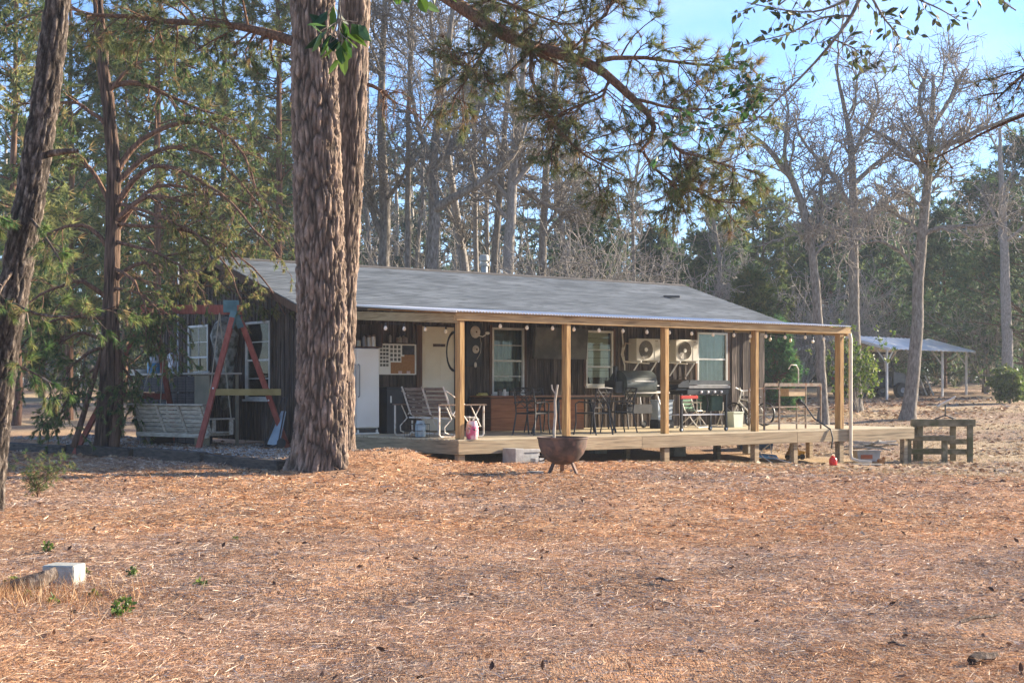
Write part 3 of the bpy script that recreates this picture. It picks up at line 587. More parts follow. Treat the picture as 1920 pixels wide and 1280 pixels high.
def cedar():
    g = np.random.default_rng(31); D = 29.3
    pts = [(198, 842, 50, D), (200, 780, 42, D), (203, 700, 37, D), (208, 560, 33, D), (212, 420, 31, D), (213, 300, 29, D), (203, 200, 27, D), (193, 120, 25, D), (183, 0, 22, D), (176, -200, 17, D), (170, -450, 8, D)]
    P, Rr = trace(pts, 180); base = g1(P[0, 0], P[0, 1]); P[0, 2] = base - .1
    t = thing('cedar_tree', 'reddish stringy barked cedar with arching boughs and green sprays beside the swing', 'tree', (P[0, 0], P[0, 1], base)); o = t.location
    bark_trunk('trunk', P, Rr * 0.85, 40, B_CEDP, t, o, 0.03, 0.07, 4, 2.0, (14, 0.8))
    tb = Tubes(); fol = []
    for pts in ([(212, 840, 22, D - .1), (222, 780, 19, D - .1), (224, 700, 16, D), (216, 600, 12, D)], [(138, 838, 13, D - .3), (150, 800, 12, D - .2), (170, 730, 10, D), (196, 640, 8, D)]):
        q, r_ = trace(pts, 12); st_ = Tubes(); st_.add(q, r_, 8); st_.build('stem', B_CED, t, o)
    # arching boughs to the right and left
    arcs = [[(214, 330, 14), (250, 262, 11), (310, 228, 9), (380, 222, 8), (440, 262, 6), (472, 330, 4), (490, 400, 3)],
            [(212, 350, 13), (250, 300, 10), (320, 265, 8), (400, 290, 6), (460, 350, 5), (505, 420, 3)],
            [(212, 390, 12), (280, 300, 9), (350, 325, 7), (420, 365, 5), (480, 430, 4), (530, 490, 3)],
            [(212, 420, 12), (270, 362, 9), (330, 370, 8), (380, 400, 6), (410, 440, 4), (450, 500, 3)],
            [(212, 440, 10), (280, 340, 8), (340, 345, 6), (400, 360, 5), (470, 380, 4), (540, 430, 3)],
            [(210, 160, 12), (262, 152, 10), (300, 175, 8), (345, 192, 6), (400, 215, 4), (460, 230, 3)],
            [(206, 240, 10), (170, 210, 8), (130, 190, 6), (80, 200, 4), (30, 190, 3)],
            [(210, 400, 10), (180, 330, 8), (140, 290, 6), (90, 290, 4), (50, 320, 3)],
            [(208, 470, 10), (170, 420, 8), (120, 420, 6), (70, 450, 4), (30, 500, 3)],
            [(208, 540, 10), (250, 490, 8), (300, 500, 6), (350, 530, 5), (420, 540, 3), (480, 560, 2)],
            [(206, 560, 10), (160, 520, 8), (110, 530, 6), (60, 560, 4), (20, 600, 3)],
            [(206, 600, 9), (240, 580, 7), (270, 600, 5), (290, 640, 3)],
            [(204, 640, 8), (150, 620, 6), (100, 650, 4), (70, 700, 3)],
            [(203, 690, 7), (170, 690, 5), (130, 740, 4), (100, 800, 2)],
            [(203, 680, 7), (235, 690, 5), (250, 730, 4), (255, 780, 2)],
            [(190, 80, 9), (250, 50, 7), (330, 60, 5), (400, 100, 3)], [(185, 40, 9), (130, 10, 7), (70, 20, 5), (10, 50, 3)],
            [(200, 180, 8), (240, 130, 6), (300, 110, 5), (370, 130, 3)],
            [(213, 380, 8), (300, 400, 6), (380, 440, 5), (430, 500, 3), (450, 560, 2)], [(213, 420, 8), (330, 430, 6), (430, 470, 4), (500, 530, 3), (535, 590, 2)], [(213, 450, 8), (290, 470, 6), (350, 505, 4), (385, 550, 2)], [(205, 540, 8), (260, 545, 6), (300, 575, 4), (322, 630, 3), (325, 680, 2)], [(204, 600, 8), (150, 590, 6), (90, 600, 4), (40, 640, 3), (15, 700, 2)], [(203, 650, 8), (160, 660, 6), (120, 700, 4), (108, 760, 2)], [(203, 640, 7), (225, 650, 5), (240, 690, 3), (235, 750, 2)], [(208, 500, 8), (250, 520, 6), (270, 570, 4), (275, 640, 2)]]
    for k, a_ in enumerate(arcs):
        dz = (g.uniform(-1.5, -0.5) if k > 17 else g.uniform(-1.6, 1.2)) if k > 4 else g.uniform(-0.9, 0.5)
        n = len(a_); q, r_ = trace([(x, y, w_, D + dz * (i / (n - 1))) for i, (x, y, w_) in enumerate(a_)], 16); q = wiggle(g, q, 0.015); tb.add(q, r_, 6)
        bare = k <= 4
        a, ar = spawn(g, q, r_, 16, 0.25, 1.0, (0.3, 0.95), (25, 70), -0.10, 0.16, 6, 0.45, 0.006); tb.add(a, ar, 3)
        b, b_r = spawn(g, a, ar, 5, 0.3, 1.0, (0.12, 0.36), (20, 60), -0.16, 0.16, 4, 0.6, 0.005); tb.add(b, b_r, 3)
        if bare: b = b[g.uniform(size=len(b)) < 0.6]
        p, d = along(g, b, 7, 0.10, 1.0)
        cols = [(0.22, 0.24, 0.08, 4), (0.32, 0.29, 0.11, 3), (0.13, 0.19, 0.06, 3), (0.34, 0.24, 0.11, 1.5)] if k in (2, 3, 4, 9, 18, 19, 20) else G_CED  # sunlight on these boughs is put into a yellower, brighter palette
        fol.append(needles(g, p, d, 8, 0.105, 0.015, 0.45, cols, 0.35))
    tb.build('branches', B_CED, t, o); soup('foliage', fol, leafm, t, o)
cedar()

def bare_tree(name, label, pts, seed, limbs=(), group=None, nl=9, l1=(1.6, 3.4), t0=0.35, up=0.10, gn=0.22, m=B_OAK, dens=1.35, mt=B_OAK, rmin=0.011, leafy=None):
    g = np.random.default_rng(seed); P, Rr = trace(pts, 30); P = wiggle(g, P, 0.012); base = g1(P[0, 0], P[0, 1]); P[0, 2] = min(P[0, 2], base - .1)
    t = thing(name, label, 'tree', (P[0, 0], P[0, 1], base), 0, group); o = t.location
    Rr = Rr * 0.86; tr = Tubes(); R3 = Rr.copy(); R3[0] *= 1.3; tr.add(P, R3, 12)
    tw = Tubes(); prim = [(P, Rr)]
    for lp in limbs:
        q, r_ = trace(lp, 14); q = wiggle(g, q, 0.02); tr.add(q, r_, 8); prim.append((q, r_))
    b, br = spawn(g, P, Rr, nl, t0, 1.0, l1, (30, 70), up, gn, 8, 0.5, 0.03); tr.add(b, br, 6)
    allb = [(b, br)] + [(q[None], r_[None]) for q, r_ in prim[1:]]
    c_all = []
    for q, r_ in allb:
        c, cr_ = spawn(g, q, r_, int(6 * dens) if q is b else 12, 0.2, 1.0, (0.6, 1.7), (30, 75), up * .8, gn * 1.25, 7, 0.55, 0.018); tw.add(c, cr_, 4); c_all.append((c, cr_))
    c = np.concatenate([x[0] for x in c_all]); cr_ = np.concatenate([x[1] for x in c_all])
    e, er = spawn(g, c, cr_, int(5 * dens), 0.2, 1.0, (0.35, 0.95), (30, 75), up * .6, gn * 1.5, 4, 0.6, rmin); tw.add(e, er, 3)
    h, hr = spawn(g, e, er, 3, 0.3, 1.0, (0.15, 0.45), (30, 70), up * .5, gn * 1.5, 3, 0.7, rmin * .8); tw.add(h, hr, 3)
    tr.build('trunk', m, t, o); tw.build('branches', mt, t, o)
    if leafy: soup('foliage', [needles(g, *along(g, h, 2, .3, 1), leafy[0], leafy[1], leafy[2], .6, leafy[3], .1)], leafm, t, o)
    return t
GR = 'bare oaks rising behind the cabin roof'
d = 49
bare_tree('oak_tree', 'large bare oak with a thick limb angling right over the cabin ridge', [(800, 735, 34, d), (806, 510, 28, d), (814, 420, 27, d), (814, 370, 22, d), (812, 290, 19, d), (826, 200, 16, d), (838, 110, 13, d), (850, 20, 10, d), (856, -120, 6, d)], 41,
          [[(816, 395, 19, d), (842, 372, 17, d - .3), (880, 356, 15, d - .6), (925, 325, 13, d - .8), (955, 300, 11, d - 1), (975, 270, 8, d - 1), (990, 220, 5, d - 1)], [(814, 320, 13, d), (850, 270, 11, d + .4), (890, 225, 9, d + .8), (905, 180, 7, d + 1), (930, 120, 4, d + 1)], [(812, 300, 12, d), (790, 250, 9, d - .4), (770, 180, 7, d - .7), (768, 100, 4, d - .9)]], nl=8)
d = 51
bare_tree('oak_tree', 'straight dark bare oak just right of the slimmer leaning pine', [(716, 735, 28, d), (720, 500, 24, d), (722, 400, 22, d), (716, 300, 20, d), (712, 200, 17, d), (716, 100, 14, d), (722, 0, 11, d), (725, -150, 6, d)], 42, [[(722, 460, 12, d), (700, 400, 10, d), (690, 340, 8, d), (695, 270, 5, d)]], nl=10)
d = 50
bare_tree('oak_tree', 'slender bare oak standing between the straight dark oak and the forked oak', [(765, 735, 15, d), (767, 500, 13, d), (766, 350, 12, d), (764, 220, 10, d), (770, 100, 8, d), (772, -60, 4, d)], 43, nl=9)
d = 54
bare_tree('oak_tree', 'thin pale bare tree beside the stove pipe', [(893, 735, 13, d), (893, 500, 11, d), (890, 380, 10, d), (888, 250, 8, d), (880, 120, 6, d), (878, -20, 3, d)], 44, nl=10, m=B_GREY)
d = 52
bare_tree('oak_tree', 'bare oak with a drooping bough behind the stove pipe', [(922, 735, 19, d), (928, 500, 16, d), (936, 380, 14, d), (944, 280, 12, d), (950, 180, 9, d), (962, 60, 5, d)], 45, [[(944, 345, 9, d), (985, 360, 8, d - .4), (1040, 395, 8, d - .8), (1085, 395, 6, d - 1), (1125, 385, 4, d - 1.2)]], nl=9)
bare_tree('oak_tree', 'pale grey trunk splitting high above the ridge right of the stove pipe', [(948, 735, 26, d - 2), (952, 500, 24, d - 2), (958, 400, 22, d - 2), (962, 300, 19, d - 2), (975, 200, 15, d - 2), (985, 90, 10, d - 2), (990, -40, 5, d - 2)], 46, [[(960, 350, 12, d - 2), (985, 320, 10, d - 2), (1010, 290, 7, d - 2), (1020, 240, 5, d - 2)]], nl=8, m=B_GREY)
bare_tree('oak_tree', 'reddish grey leafless trunk farthest along the ridge from the stove pipe', [(1014, 735, 21, d), (1018, 500, 18, d), (1022, 400, 16, d), (1026, 300, 14, d), (1036, 200, 10, d), (1044, 100, 5, d)], 47, nl=9)
bare_tree('oak_tree', 'leaning bare trunk crossing behind the forked oak', [(880, 735, 24, d + 3), (870, 500, 21, d + 3), (858, 430, 18, d + 3), (845, 360, 15, d + 3), (835, 280, 12, d + 3), (815, 150, 8, d + 3), (808, 20, 4, d + 3)], 48, nl=8, m=B_GREY)
d = 45
bare_tree('oak_tree', 'bare oak curving left above the porch roof end', [(1543, 790, 25, d), (1541, 700, 21, d), (1535, 600, 20, d), (1528, 510, 19, d), (1515, 430, 18, d), (1500, 365, 16, d), (1475, 318, 14, d), (1448, 285, 11, d), (1428, 262, 8, d), (1405, 250, 4, d)], 51, [[(1475, 318, 9, d), (1468, 270, 7, d), (1480, 220, 5, d), (1470, 160, 3, d)], [(1520, 470, 9, d), (1545, 400, 7, d), (1540, 330, 5, d), (1560, 280, 3, d)]], nl=6, l1=(0.8, 2.0), m=B_OAK, mt=B_GREY, t0=.5)
d = 52
bare_tree('oak_tree', 'upright bare oak spreading widely over the metal carport', [(1606, 776, 30, d), (1604, 700, 26, d), (1602, 600, 23, d), (1600, 500, 22, d), (1600, 400, 20, d), (1598, 320, 17, d), (1592, 250, 13, d), (1578, 190, 9, d), (1566, 120, 5, d)], 52,
          [[(1601, 440, 12, d), (1640, 400, 10, d), (1680, 370, 8, d), (1706, 350, 5, d)], [(1600, 400, 11, d), (1570, 345, 9, d), (1530, 295, 7, d), (1495, 260, 5, d), (1490, 215, 3, d)], [(1599, 345, 10, d), (1640, 305, 8, d), (1668, 290, 6, d), (1700, 240, 4, d)], [(1596, 290, 9, d), (1625, 240, 7, d), (1650, 190, 5, d), (1640, 150, 3, d)]], nl=8, l1=(1.0, 2.6), mt=B_GREY)
d = 47
bare_tree('oak_tree', 'bare oak rising beside the weathered timber stand', [(1701, 792, 36, d), (1708, 740, 30, d), (1715, 660, 28, d), (1722, 560, 25, d), (1728, 470, 24, d), (1735, 390, 21, d), (1742, 300, 17, d), (1748, 220, 12, d), (1750, 140, 6, d)], 53,
          [[(1738, 325, 12, d), (1700, 285, 10, d), (1660, 255, 8, d), (1620, 235, 5, d)], [(1745, 285, 11, d), (1800, 262, 9, d - .5), (1860, 235, 7, d - 1), (1930, 212, 5, d - 1.5)], [(1730, 440, 10, d), (1780, 420, 8, d), (1840, 425, 6, d), (1890, 410, 3, d)], [(1744, 250, 9, d), (1720, 190, 7, d), (1740, 130, 5, d)], [(1747, 240, 9, d), (1785, 180, 7, d), (1810, 130, 4, d)], [(1726, 520, 9, d), (1690, 470, 7, d), (1650, 450, 5, d), (1600, 460, 3, d)]], nl=9, l1=(1.0, 2.8), mt=B_GREY)

for i, (px, d, w_, tp_) in enumerate(((690, 62, 11, 60), (790, 64, 9, 120), (910, 66, 12, 100), (1060, 64, 11, 150), (1190, 63, 9, 240), (1340, 68, 10, 270))):
    g_ = np.random.default_rng(500 + i); k = lambda: float(g_.normal(0, 9)); q_ = [(px, 735, w_, d), (px + k(), 500, w_ * .9, d), (px + k(), 350, w_ * .75, d), (px + k(), (350 + tp_) / 2, w_ * .5, d), (px + k(), tp_, w_ * .2, d)]
    bare_tree('bare_tree', 'thin pale bare tree deep in the wood behind the cabin', q_, 600 + i, nl=10, l1=(1.6, 3.6), t0=.3, m=B_OAK, mt=B_GREY, group='thin bare trees deep behind the cabin', rmin=.013, dens=1.0)
# ---- evergreen trees behind and beside
def evergreen(name, label, px, d, top, wpx, seed, cols=G_FAR, basepy=None, shape=0.75, group=None, nb=70, blade=(0.20, 0.030), low=0.12, tk=6, density=1.0, trw=0.16):
    g = np.random.default_rng(seed); x = (px - 960) / F * d; z0 = g1(x, d); H = CZ + (HZ - top) / F * d - z0; Wd = wpx / F * d / 2
    t = thing(name, label, 'tree', (x, d, z0), 0, group); n = 16
    P = np.stack([np.full(n, 0.), np.full(n, 0.), np.linspace(-.1, H, n)], 1); P = wiggle(g, P, 0.03); Rr = np.linspace(trw, 0.02, n)
    tr = Tubes(); tr.add(P, Rr, 8)
    def prof(tt): q = np.clip((tt - low) / (1 - low), 0, 1); return np.maximum(np.minimum(1.0, (q + .12) / 0.30) * (1 - q) ** shape, 0.06) * g.uniform(0.65, 1.15, len(tt))
    b, br = spawn(g, P, Rr, nb, low, 0.99, (Wd, Wd * 1.02), (62, 88), 0.05, 0.10, 6, 0.35, 0.012, lenprof=prof); tr.add(b, br, 3)
    w1, wr = spawn(g, b, br, tk, 0.25, 1.0, Wd * 0.30, (25, 65), 0.0, 0.2, 4, 0.6, 0.006)
    p, dr = along(g, w1, max(1, int(4 * density)), 0.0, 1.0)
    tr.build('trunk', B_CED, t)
    V = needles(g, p, dr, 7, blade[0], blade[1], 0.6, cols, 0.12); soup('crown', [V], leafm, t)
    return t
BL = (0.34, 0.065)
GE = 'evergreens beyond the clearing'
E_ = [(1410, 57, 520, 120, 'young green pine rising behind the cabin corner', G_YEL), (1455, 52, 610, 90, 'small bright green pine seen beneath the porch roof', [(0.06, 0.16, 0.05, 3), (0.09, 0.2, 0.06, 2), (0.05, 0.11, 0.05, 2)]),
      (1345, 70, 400, 170, 'grey green evergreen past the right end of the ridge', G_FAR), (1430, 76, 360, 190, 'tall rounded evergreen behind the young green pine', G_YEL), (1560, 78, 385, 200, 'dense evergreen behind the carport roof peak', G_FAR), (1655, 80, 420, 180, 'low dark evergreen between the two bare oaks by the carport', G_FAR),
      (1770, 74, 400, 190, 'broad dark evergreen past the open end of the carport', G_FAR), (1845, 68, 330, 200, 'tall evergreen behind the pale trunk at the clearing edge', G_FAR), (1925, 64, 255, 240, 'tallest evergreen at the edge of the clearing', G_FAR),
      (1235, 72, 430, 150, 'muted evergreen behind the middle of the cabin ridge', G_FAR), (1110, 66, 380, 190, 'dark cedar behind the ridge with bare brush before it', G_FAR), (1500, 84, 440, 180, 'hazy evergreen deep in the woods behind the porch end', G_FAR), (1720, 90, 430, 200, 'hazy evergreen deep in the woods behind the timber stand', G_FAR)]
for i, (px, d, top, wd_, lb, cl) in enumerate(E_): evergreen('evergreen_tree', lb, px, d, top, wd_ * 1.3, 100 + i, cl, nb=120, blade=BL if d > 55 else (0.2, 0.03), low=0.04, shape=0.6, tk=7)
# tall pines on the left, crowns filling the upper corner
GL = [(0.13, 0.17, 0.065, 3.5), (0.19, 0.22, 0.08, 3.5), (0.28, 0.28, 0.10, 3.2), (0.075, 0.12, 0.055, 2), (0.34, 0.25, 0.115, 1.2)]
Lp = [(30, 40, -260, 330, 'tall pine filling the corner behind the leaning dark trunk'), (130, 46, -200, 330, 'bushy pine behind the cedar and the leaning dark trunk'), (300, 44, -330, 360, 'tall feathery pine behind the arching cedar boughs'), (420, 50, -180, 330, 'yellow green pine behind the cabin gable'), (520, 47, -380, 280, 'tall pine showing between the gable and the massive trunk'), (235, 60, 60, 300, 'distant bluish pine behind the cedar trunk'), (380, 64, 150, 300, 'distant bluish pine over the gable peak'), (80, 62, 150, 280, 'distant bluish pine low behind the leaning dark trunk'), (560, 66, 200, 240, 'distant bluish pine behind the massive trunk')]
for i, (px, d, top, wd_, lb) in enumerate(Lp): evergreen('pine_tree', lb, px, d, top, wd_, 140 + i, GL if d < 55 else G_FAR, nb=108, blade=(0.34, 0.042) if d < 55 else BL, low=0.14 if d < 55 else 0.04, shape=0.5, tk=8)
# pale trunked tree on the right edge, shrub at its foot
bare_tree('clearing_tree', 'pale thick trunk in shade at the clearing edge with a shrub at its foot', [(1890, 745, 26, 62), (1888, 650, 24, 62), (1884, 560, 22, 62), (1880, 450, 18, 62), (1876, 330, 12, 62), (1874, 240, 6, 62)], 60, nl=8, m=B_GREY, t0=.5)

def shrub(name, label, at, h, r, seed, cols, n=26, leaf=True, ln=0.07, wd=0.04, stems=B_GREY, group=None, m=5, rs_=0.012, cat='shrub'):
    g = np.random.default_rng(seed); t = thing(name, label, cat, at, 0, group); tb = Tubes()
    P = np.zeros((n, 6, 3)); az = g.uniform(0, 6.28, n); rr = r * np.sqrt(g.uniform(0, 1, n)); hh = h * g.uniform(0.5, 1.0, n)
    for j in range(6):
        f = j / 5; P[:, j, 0] = np.cos(az) * rr * f ** 1.2 + g.normal(0, .02 * r, n); P[:, j, 1] = np.sin(az) * rr * f ** 1.2 + g.normal(0, .02 * r, n); P[:, j, 2] = hh * f - .03
    Rr = np.linspace(rs_, rs_ * .35, 6)[None].repeat(n, 0); tb.add(P, Rr, 4)
    a, ar = spawn(g, P, Rr, 7, 0.25, 1.0, (h * .15, h * .38), (30, 75), 0.05, 0.25, 5, 0.6, rs_ * .4); tb.add(a, ar, 3)
    b, br = spawn(g, a, ar, 4, 0.2, 1.0, (h * .06, h * .18), (30, 75), 0.05, 0.28, 3, 0.7, rs_ * .35); tb.add(b, br, 3)
    tb.build('stems', stems, t)
    if leaf:
        p, d_ = along(g, b, 2, .2, 1); V, Q, c = leaves(g, p, d_, m, ln, wd, 0.8, cols, 0.2); link('foliage', amesh('foliage', V, Q, c), broad, t)
    return t
p = gray(1893, 756); shrub('green_shrub', 'yellow green shrub at the foot of the pale thick trunk', p, 1.35, 0.75, 70, [(0.12, 0.17, 0.04, 3), (0.07, 0.12, 0.03, 3), (0.2, 0.22, 0.06, 1)], 24, True, 0.16, 0.07)
p = gray(1598, 772); shrub('green_shrub', 'bright leafy sapling clump against the bare oak by the carport', (p.x - .1, p.y - 1.2, p.z), 2.9, 0.95, 71, [(0.14, 0.21, 0.035, 3), (0.09, 0.16, 0.03, 3), (0.22, 0.26, 0.05, 2)], 9, True, 0.13, 0.07)
BR = [(1075, 50, 6.6, 2.2, 'grey leafless brush behind the ridge before the dark cedar'), (1150, 52, 6.0, 2.3, 'wide grey leafless brush behind the middle of the ridge'), (1215, 51, 5.6, 2.0, 'lower grey leafless brush behind the right part of the ridge'), (1300, 58, 5.8, 2.4, 'grey leafless brush standing just past the right end of the ridge'), (1378, 60, 5.0, 2.2, 'grey leafless brush behind the young green pine'),
      (1500, 60, 4.8, 2.4, 'grey leafless brush between the porch end and the curving oak'), (1575, 66, 5.6, 2.4, 'grey leafless brush rising over the carport peak'), (1665, 76, 5.5, 2.8, 'grey leafless brush behind the middle of the carport'), (1800, 78, 5.6, 3.0, 'grey leafless brush past the far end of the carport'), (1850, 66, 4.6, 2.0, 'grey leafless brush leaning toward the pale thick trunk'),
      (1010, 56, 6.0, 2.2, 'grey leafless brush between the stove pipe and the dark cedar'), (700, 58, 6.5, 2.2, 'grey leafless brush showing beside the slimmer leaning pine'), (860, 57, 6.5, 2.4, 'grey leafless brush under the thick limb of the forked oak')]
for i, (px, d, h, r, lb) in enumerate(BR):
    x = (px - 960) / F * d
    shrub('bare_brush', lb, (x, d, g1(x, d)), h, r, 200 + i, None, 20, False, stems=B_GREY, group='leafless brush behind the cabin', rs_=0.03, cat='brush')

def distant_woods():
    g = np.random.default_rng(90); tb = Tubes(); fol = []
    n = 420; Y = g.uniform(84, 140, n); X = g.uniform(-0.48, 0.48, n) * Y; z = gz(X, Y); H = g.uniform(9, 16, n) * np.where(X > 6, 0.85, 1.1)
    P = np.stack([np.stack([X + g.normal(0, .25, n), Y, z + H * f], 1) for f in (0, .35, .7, 1)], 1); Rr = np.array([.22, .17, .11, .03])[None].repeat(n, 0); tb.add(P, Rr, 5)
    b, br = spawn(g, P, Rr, 16, .08, 1, (1.4, 3.6), (50, 90), .05, .2, 5, .4, .03); tb.add(b[::3], br[::3], 3)
    p, d_ = along(g, b, 7, 0, 1); cols = [(0.05, 0.085, 0.05, 4), (0.075, 0.11, 0.06, 3), (0.12, 0.13, 0.08, 2), (0.13, 0.11, 0.085, 2)]
    V, c = needles(g, p, d_, 6, 0.65, 0.17, 0.9, cols)
    t = tag(link('distant_woods', amesh('distant_woods', V, np.arange(len(V)).reshape(-1, 3), c), leafm), 'hazy wood closing off the clearing', 'woods', kind='stuff')
    k = tb.build('trunks', B_GREY, t); k['kind'] = 'stuff'
    # undergrowth
    n = 4200; Y = g.uniform(66, 100, n); X = g.uniform(-0.48, 0.48, n) * Y; ok = (X < -3) | (Y > 72); X, Y = X[ok], Y[ok]; n = len(X); p = np.stack([X, Y, gz(X, Y) + g.uniform(0, 2.2, n) ** 1.3], 1)
    V, c = needles(g, p, np.tile([0, 0, 1.], (n, 1)), 16, 0.55, 0.07, 1.0, [(0.06, 0.085, 0.04, 3), (0.13, 0.11, 0.07, 3), (0.19, 0.15, 0.1, 2), (0.09, 0.11, 0.05, 2)])
    tag(soup('undergrowth', [(V, c)], leafm), 'low tangled undergrowth at the wood edge', 'undergrowth', kind='stuff')
distant_woods()

# ---- trees that stand just outside the picture: their twigs hang into it, their crowns shade the yard
def overhang():
    g = np.random.default_rng(77)
    # broad-leaved oak on the right, twigs with single oval leaves against the sky
    base = Vector((7.2, 6.0, g1(7.2, 6.0))); t = thing('water_oak_tree', 'oak with oval green leaves whose twigs hang across the sky', 'tree', base)
    tb = Tubes(); tr = Tubes(); o = np.array(base)
    P = resample([(*base, .22), (7.1, 6.1, 2.2, .19), (6.9, 6.4, 4.5, .16), (6.7, 6.6, 7.5, .12), (6.7, 6.8, 10.5, .05)], 20); tr.add(P[:, :3], P[:, 3], 12)
    D = 11.5; Vs = []; Qs = []; Cs = []; n0 = 0
    cols = [(0.055, 0.075, 0.030, 4), (0.085, 0.105, 0.04, 3), (0.05, 0.055, 0.035, 2), (0.12, 0.12, 0.05, 1)]
    def put(q, r_, ns, nl, ln, wd, lcols, sl=(0.1, 0.34)):
        nonlocal n0
        tb.add(q, r_, 5); a, ar = spawn(g, q, r_, ns, 0.2, 1.0, sl, (30, 75), -0.05, 0.22, 5, 0.5, 0.0022); tb.add(a, ar, 3)
        p, d_ = along(g, a, nl, 0.3, 1.0); V, Q, c = leaves(g, p, d_, 1, ln, wd, 0.7, lcols, 0.3); Vs.append(V); Qs.append(Q + n0); Cs.append(c); n0 += len(V)
    def br(pts, d_): return trace([(x, y, w_, d_) for x, y, w_ in pts], 14)
    mt = T(1640, -160, D); q = resample([(*P[8, :3], .07), (*((P[8, :3] + mt) / 2 + np.array([0, 0, .35])), .05), (*mt, .03)], 10); tr.add(q[:, :3], q[:, 3], 8)
    q, r_ = br([(1640, -160, 14), (1625, -20, 9), (1600, 30, 7), (1565, 75, 6), (1520, 130, 5), (1475, 170, 4), (1420, 225, 3), (1385, 250, 2)], D); put(q, r_, 18, 2, 0.08, 0.036, cols)
    for pts in ([(1625, -20, 6), (1580, 5, 5), (1530, 25, 4), (1470, 20, 3), (1400, 5, 2)], [(1600, 30, 5), (1540, 30, 4), (1480, 65, 3), (1430, 75, 2), (1375, 90, 2)], [(1625, -20, 6), (1660, 40, 4), (1690, 70, 3), (1675, 95, 2)], [(1635, -60, 6), (1720, 0, 4), (1760, 15, 3), (1800, 40, 2)], [(1565, 75, 4), (1600, 90, 3), (1625, 110, 2)], [(1640, -100, 6), (1760, -40, 5), (1860, -10, 4), (1905, 20, 3)], [(1640, -120, 6), (1560, -60, 5), (1500, -20, 4), (1460, 10, 3)], [(1420, 225, 3), (1390, 150, 2), (1370, 140, 2)], [(1420, 225, 3), (1340, 240, 3), (1290, 245, 2), (1245, 262, 2)], [(1475, 170, 3), (1420, 165, 2), (1380, 150, 2)]):
        q, r_ = br(pts, D); put(q, r_, 14, 3, 0.085, 0.038, cols if pts[-1][1] < 135 else [(0.05, 0.12, 0.03, 3), (0.03, 0.07, 0.03, 2)])
    tr.build('trunk', B_OAK, t, o); tb.build('twigs', B_OAK, t, o); link('foliage', amesh('foliage', np.concatenate(Vs) - o, np.concatenate(Qs), np.concatenate(Cs)), broad, t)
    # young holly over the lens: a few bright leaves at the top
    base = Vector((-1.9, 2.2, g1(-1.9, 2.2))); t = thing('holly_tree', 'slender holly with glossy bright leaves dangling before the pine trunk', 'tree', base); o = np.array(base)
    tb = Tubes(); tr = Tubes(); Vs = []; Qs = []; Cs = []; n0 = 0; D = 5.2
    P = resample([(*base, .05), (-1.9, 2.6, 1.6, .04), (-1.6, 3.4, 3.1, .03), (-1.2, 4.2, 3.6, .02), (*T(640, -60, D), .008)], 16); tr.add(P[:, :3], P[:, 3], 8)
    bc = [(0.10, 0.20, 0.035, 3), (0.05, 0.12, 0.035, 3), (0.03, 0.07, 0.035, 2), (0.17, 0.27, 0.05, 2)]
    for pts, ns in (([(640, -60, 5), (636, 10, 4), (632, 50, 3), (618, 80, 2)], 5), ([(640, -50, 5), (750, -45, 5), (850, -35, 4), (950, -40, 3)], 5), ([(636, 10, 4), (640, 40, 3), (630, 75, 2), (600, 90, 2)], 6)):
        q, r_ = br(pts, D); put(q, r_, ns, 3, 0.085, 0.045, bc, (0.04, 0.12))
    tr.build('trunk', B_OAK, t, o); tb.build('twigs', B_OAK, t, o); link('foliage', amesh('foliage', np.concatenate(Vs) - o, np.concatenate(Qs), np.concatenate(Cs)), broad, t)
    # a sapling of the same green leaves at mid distance, over the porch roof
    D = 15.0; base = Vector((2.9, 15.2, g1(2.9, 15.2)))
    # pine standing off the right edge: its bough of dark needles enters at the upper right, another over the middle of the sky
    D = 9.0; bx, by = 5.7, 7.2; base = Vector((bx, by, g1(bx, by))); t = thing('pine_tree', 'pine whose dark needled boughs reach in over the bare oaks by the carport', 'tree', base); o = np.array(base)
    tb = Tubes(); tr = Tubes(); fol = []
    P = resample([(*base, .2), (5.65, 7.2, 3, .18), (5.6, 7.3, 6, .15), (5.6, 7.3, 11, .1), (5.6, 7.3, 16, .03)], 30); tr.add(P[:, :3], P[:, 3], 14)
    def bough(pts, d_, k1, start, lnl=(0.25, 0.6)):
        q, r_ = br(pts, d_); s_ = resample([(*start, .06), (*((np.array(start) + q[0]) / 2 + [0, 0, .2]), .05), (*q[0], r_[0])], 8); tb.add(s_[:, :3], s_[:, 3], 8)
        tb.add(q, r_, 6); a, ar = spawn(g, q, r_, k1, 0.1, 1, lnl, (30, 75), -0.04, 0.2, 5, 0.5, 0.006); tb.add(a, ar, 3)
        b, b_r = spawn(g, a, ar, 5, .3, 1, (0.05, 0.13), (25, 65), 0, .2, 4, .6, .0025); tb.add(b, b_r, 3); p, d2 = tips(b)
        fol.append(needles(g, p, d2, 20, 0.12, 0.0035, 0.5, [(0.05, 0.065, 0.03, 3), (0.08, 0.085, 0.04, 3), (0.13, 0.09, 0.05, 1)], 0.1))
    bough([(2060, 60, 16), (1985, 100, 12), (1930, 130, 8), (1890, 165, 5), (1865, 190, 3)], D, 16, P[5, :3], (0.12, 0.30))
    bough([(2080, 160, 14), (2000, 190, 10), (1920, 215, 7), (1840, 250, 5), (1780, 285, 4), (1735, 305, 3)], D, 5, P[4, :3], (0.08, 0.2))
    fol.append(pine_crown(g, P[20:, :3], P[20:, 3], tb, 0.1, 1.0, 14, 1.8, 1.5, G_PINE, 9))
    tr.build('trunk', B_PINE, t, o); tb.build('branches', B_LIMB, t, o); soup('needles', fol, leafm, t, o)
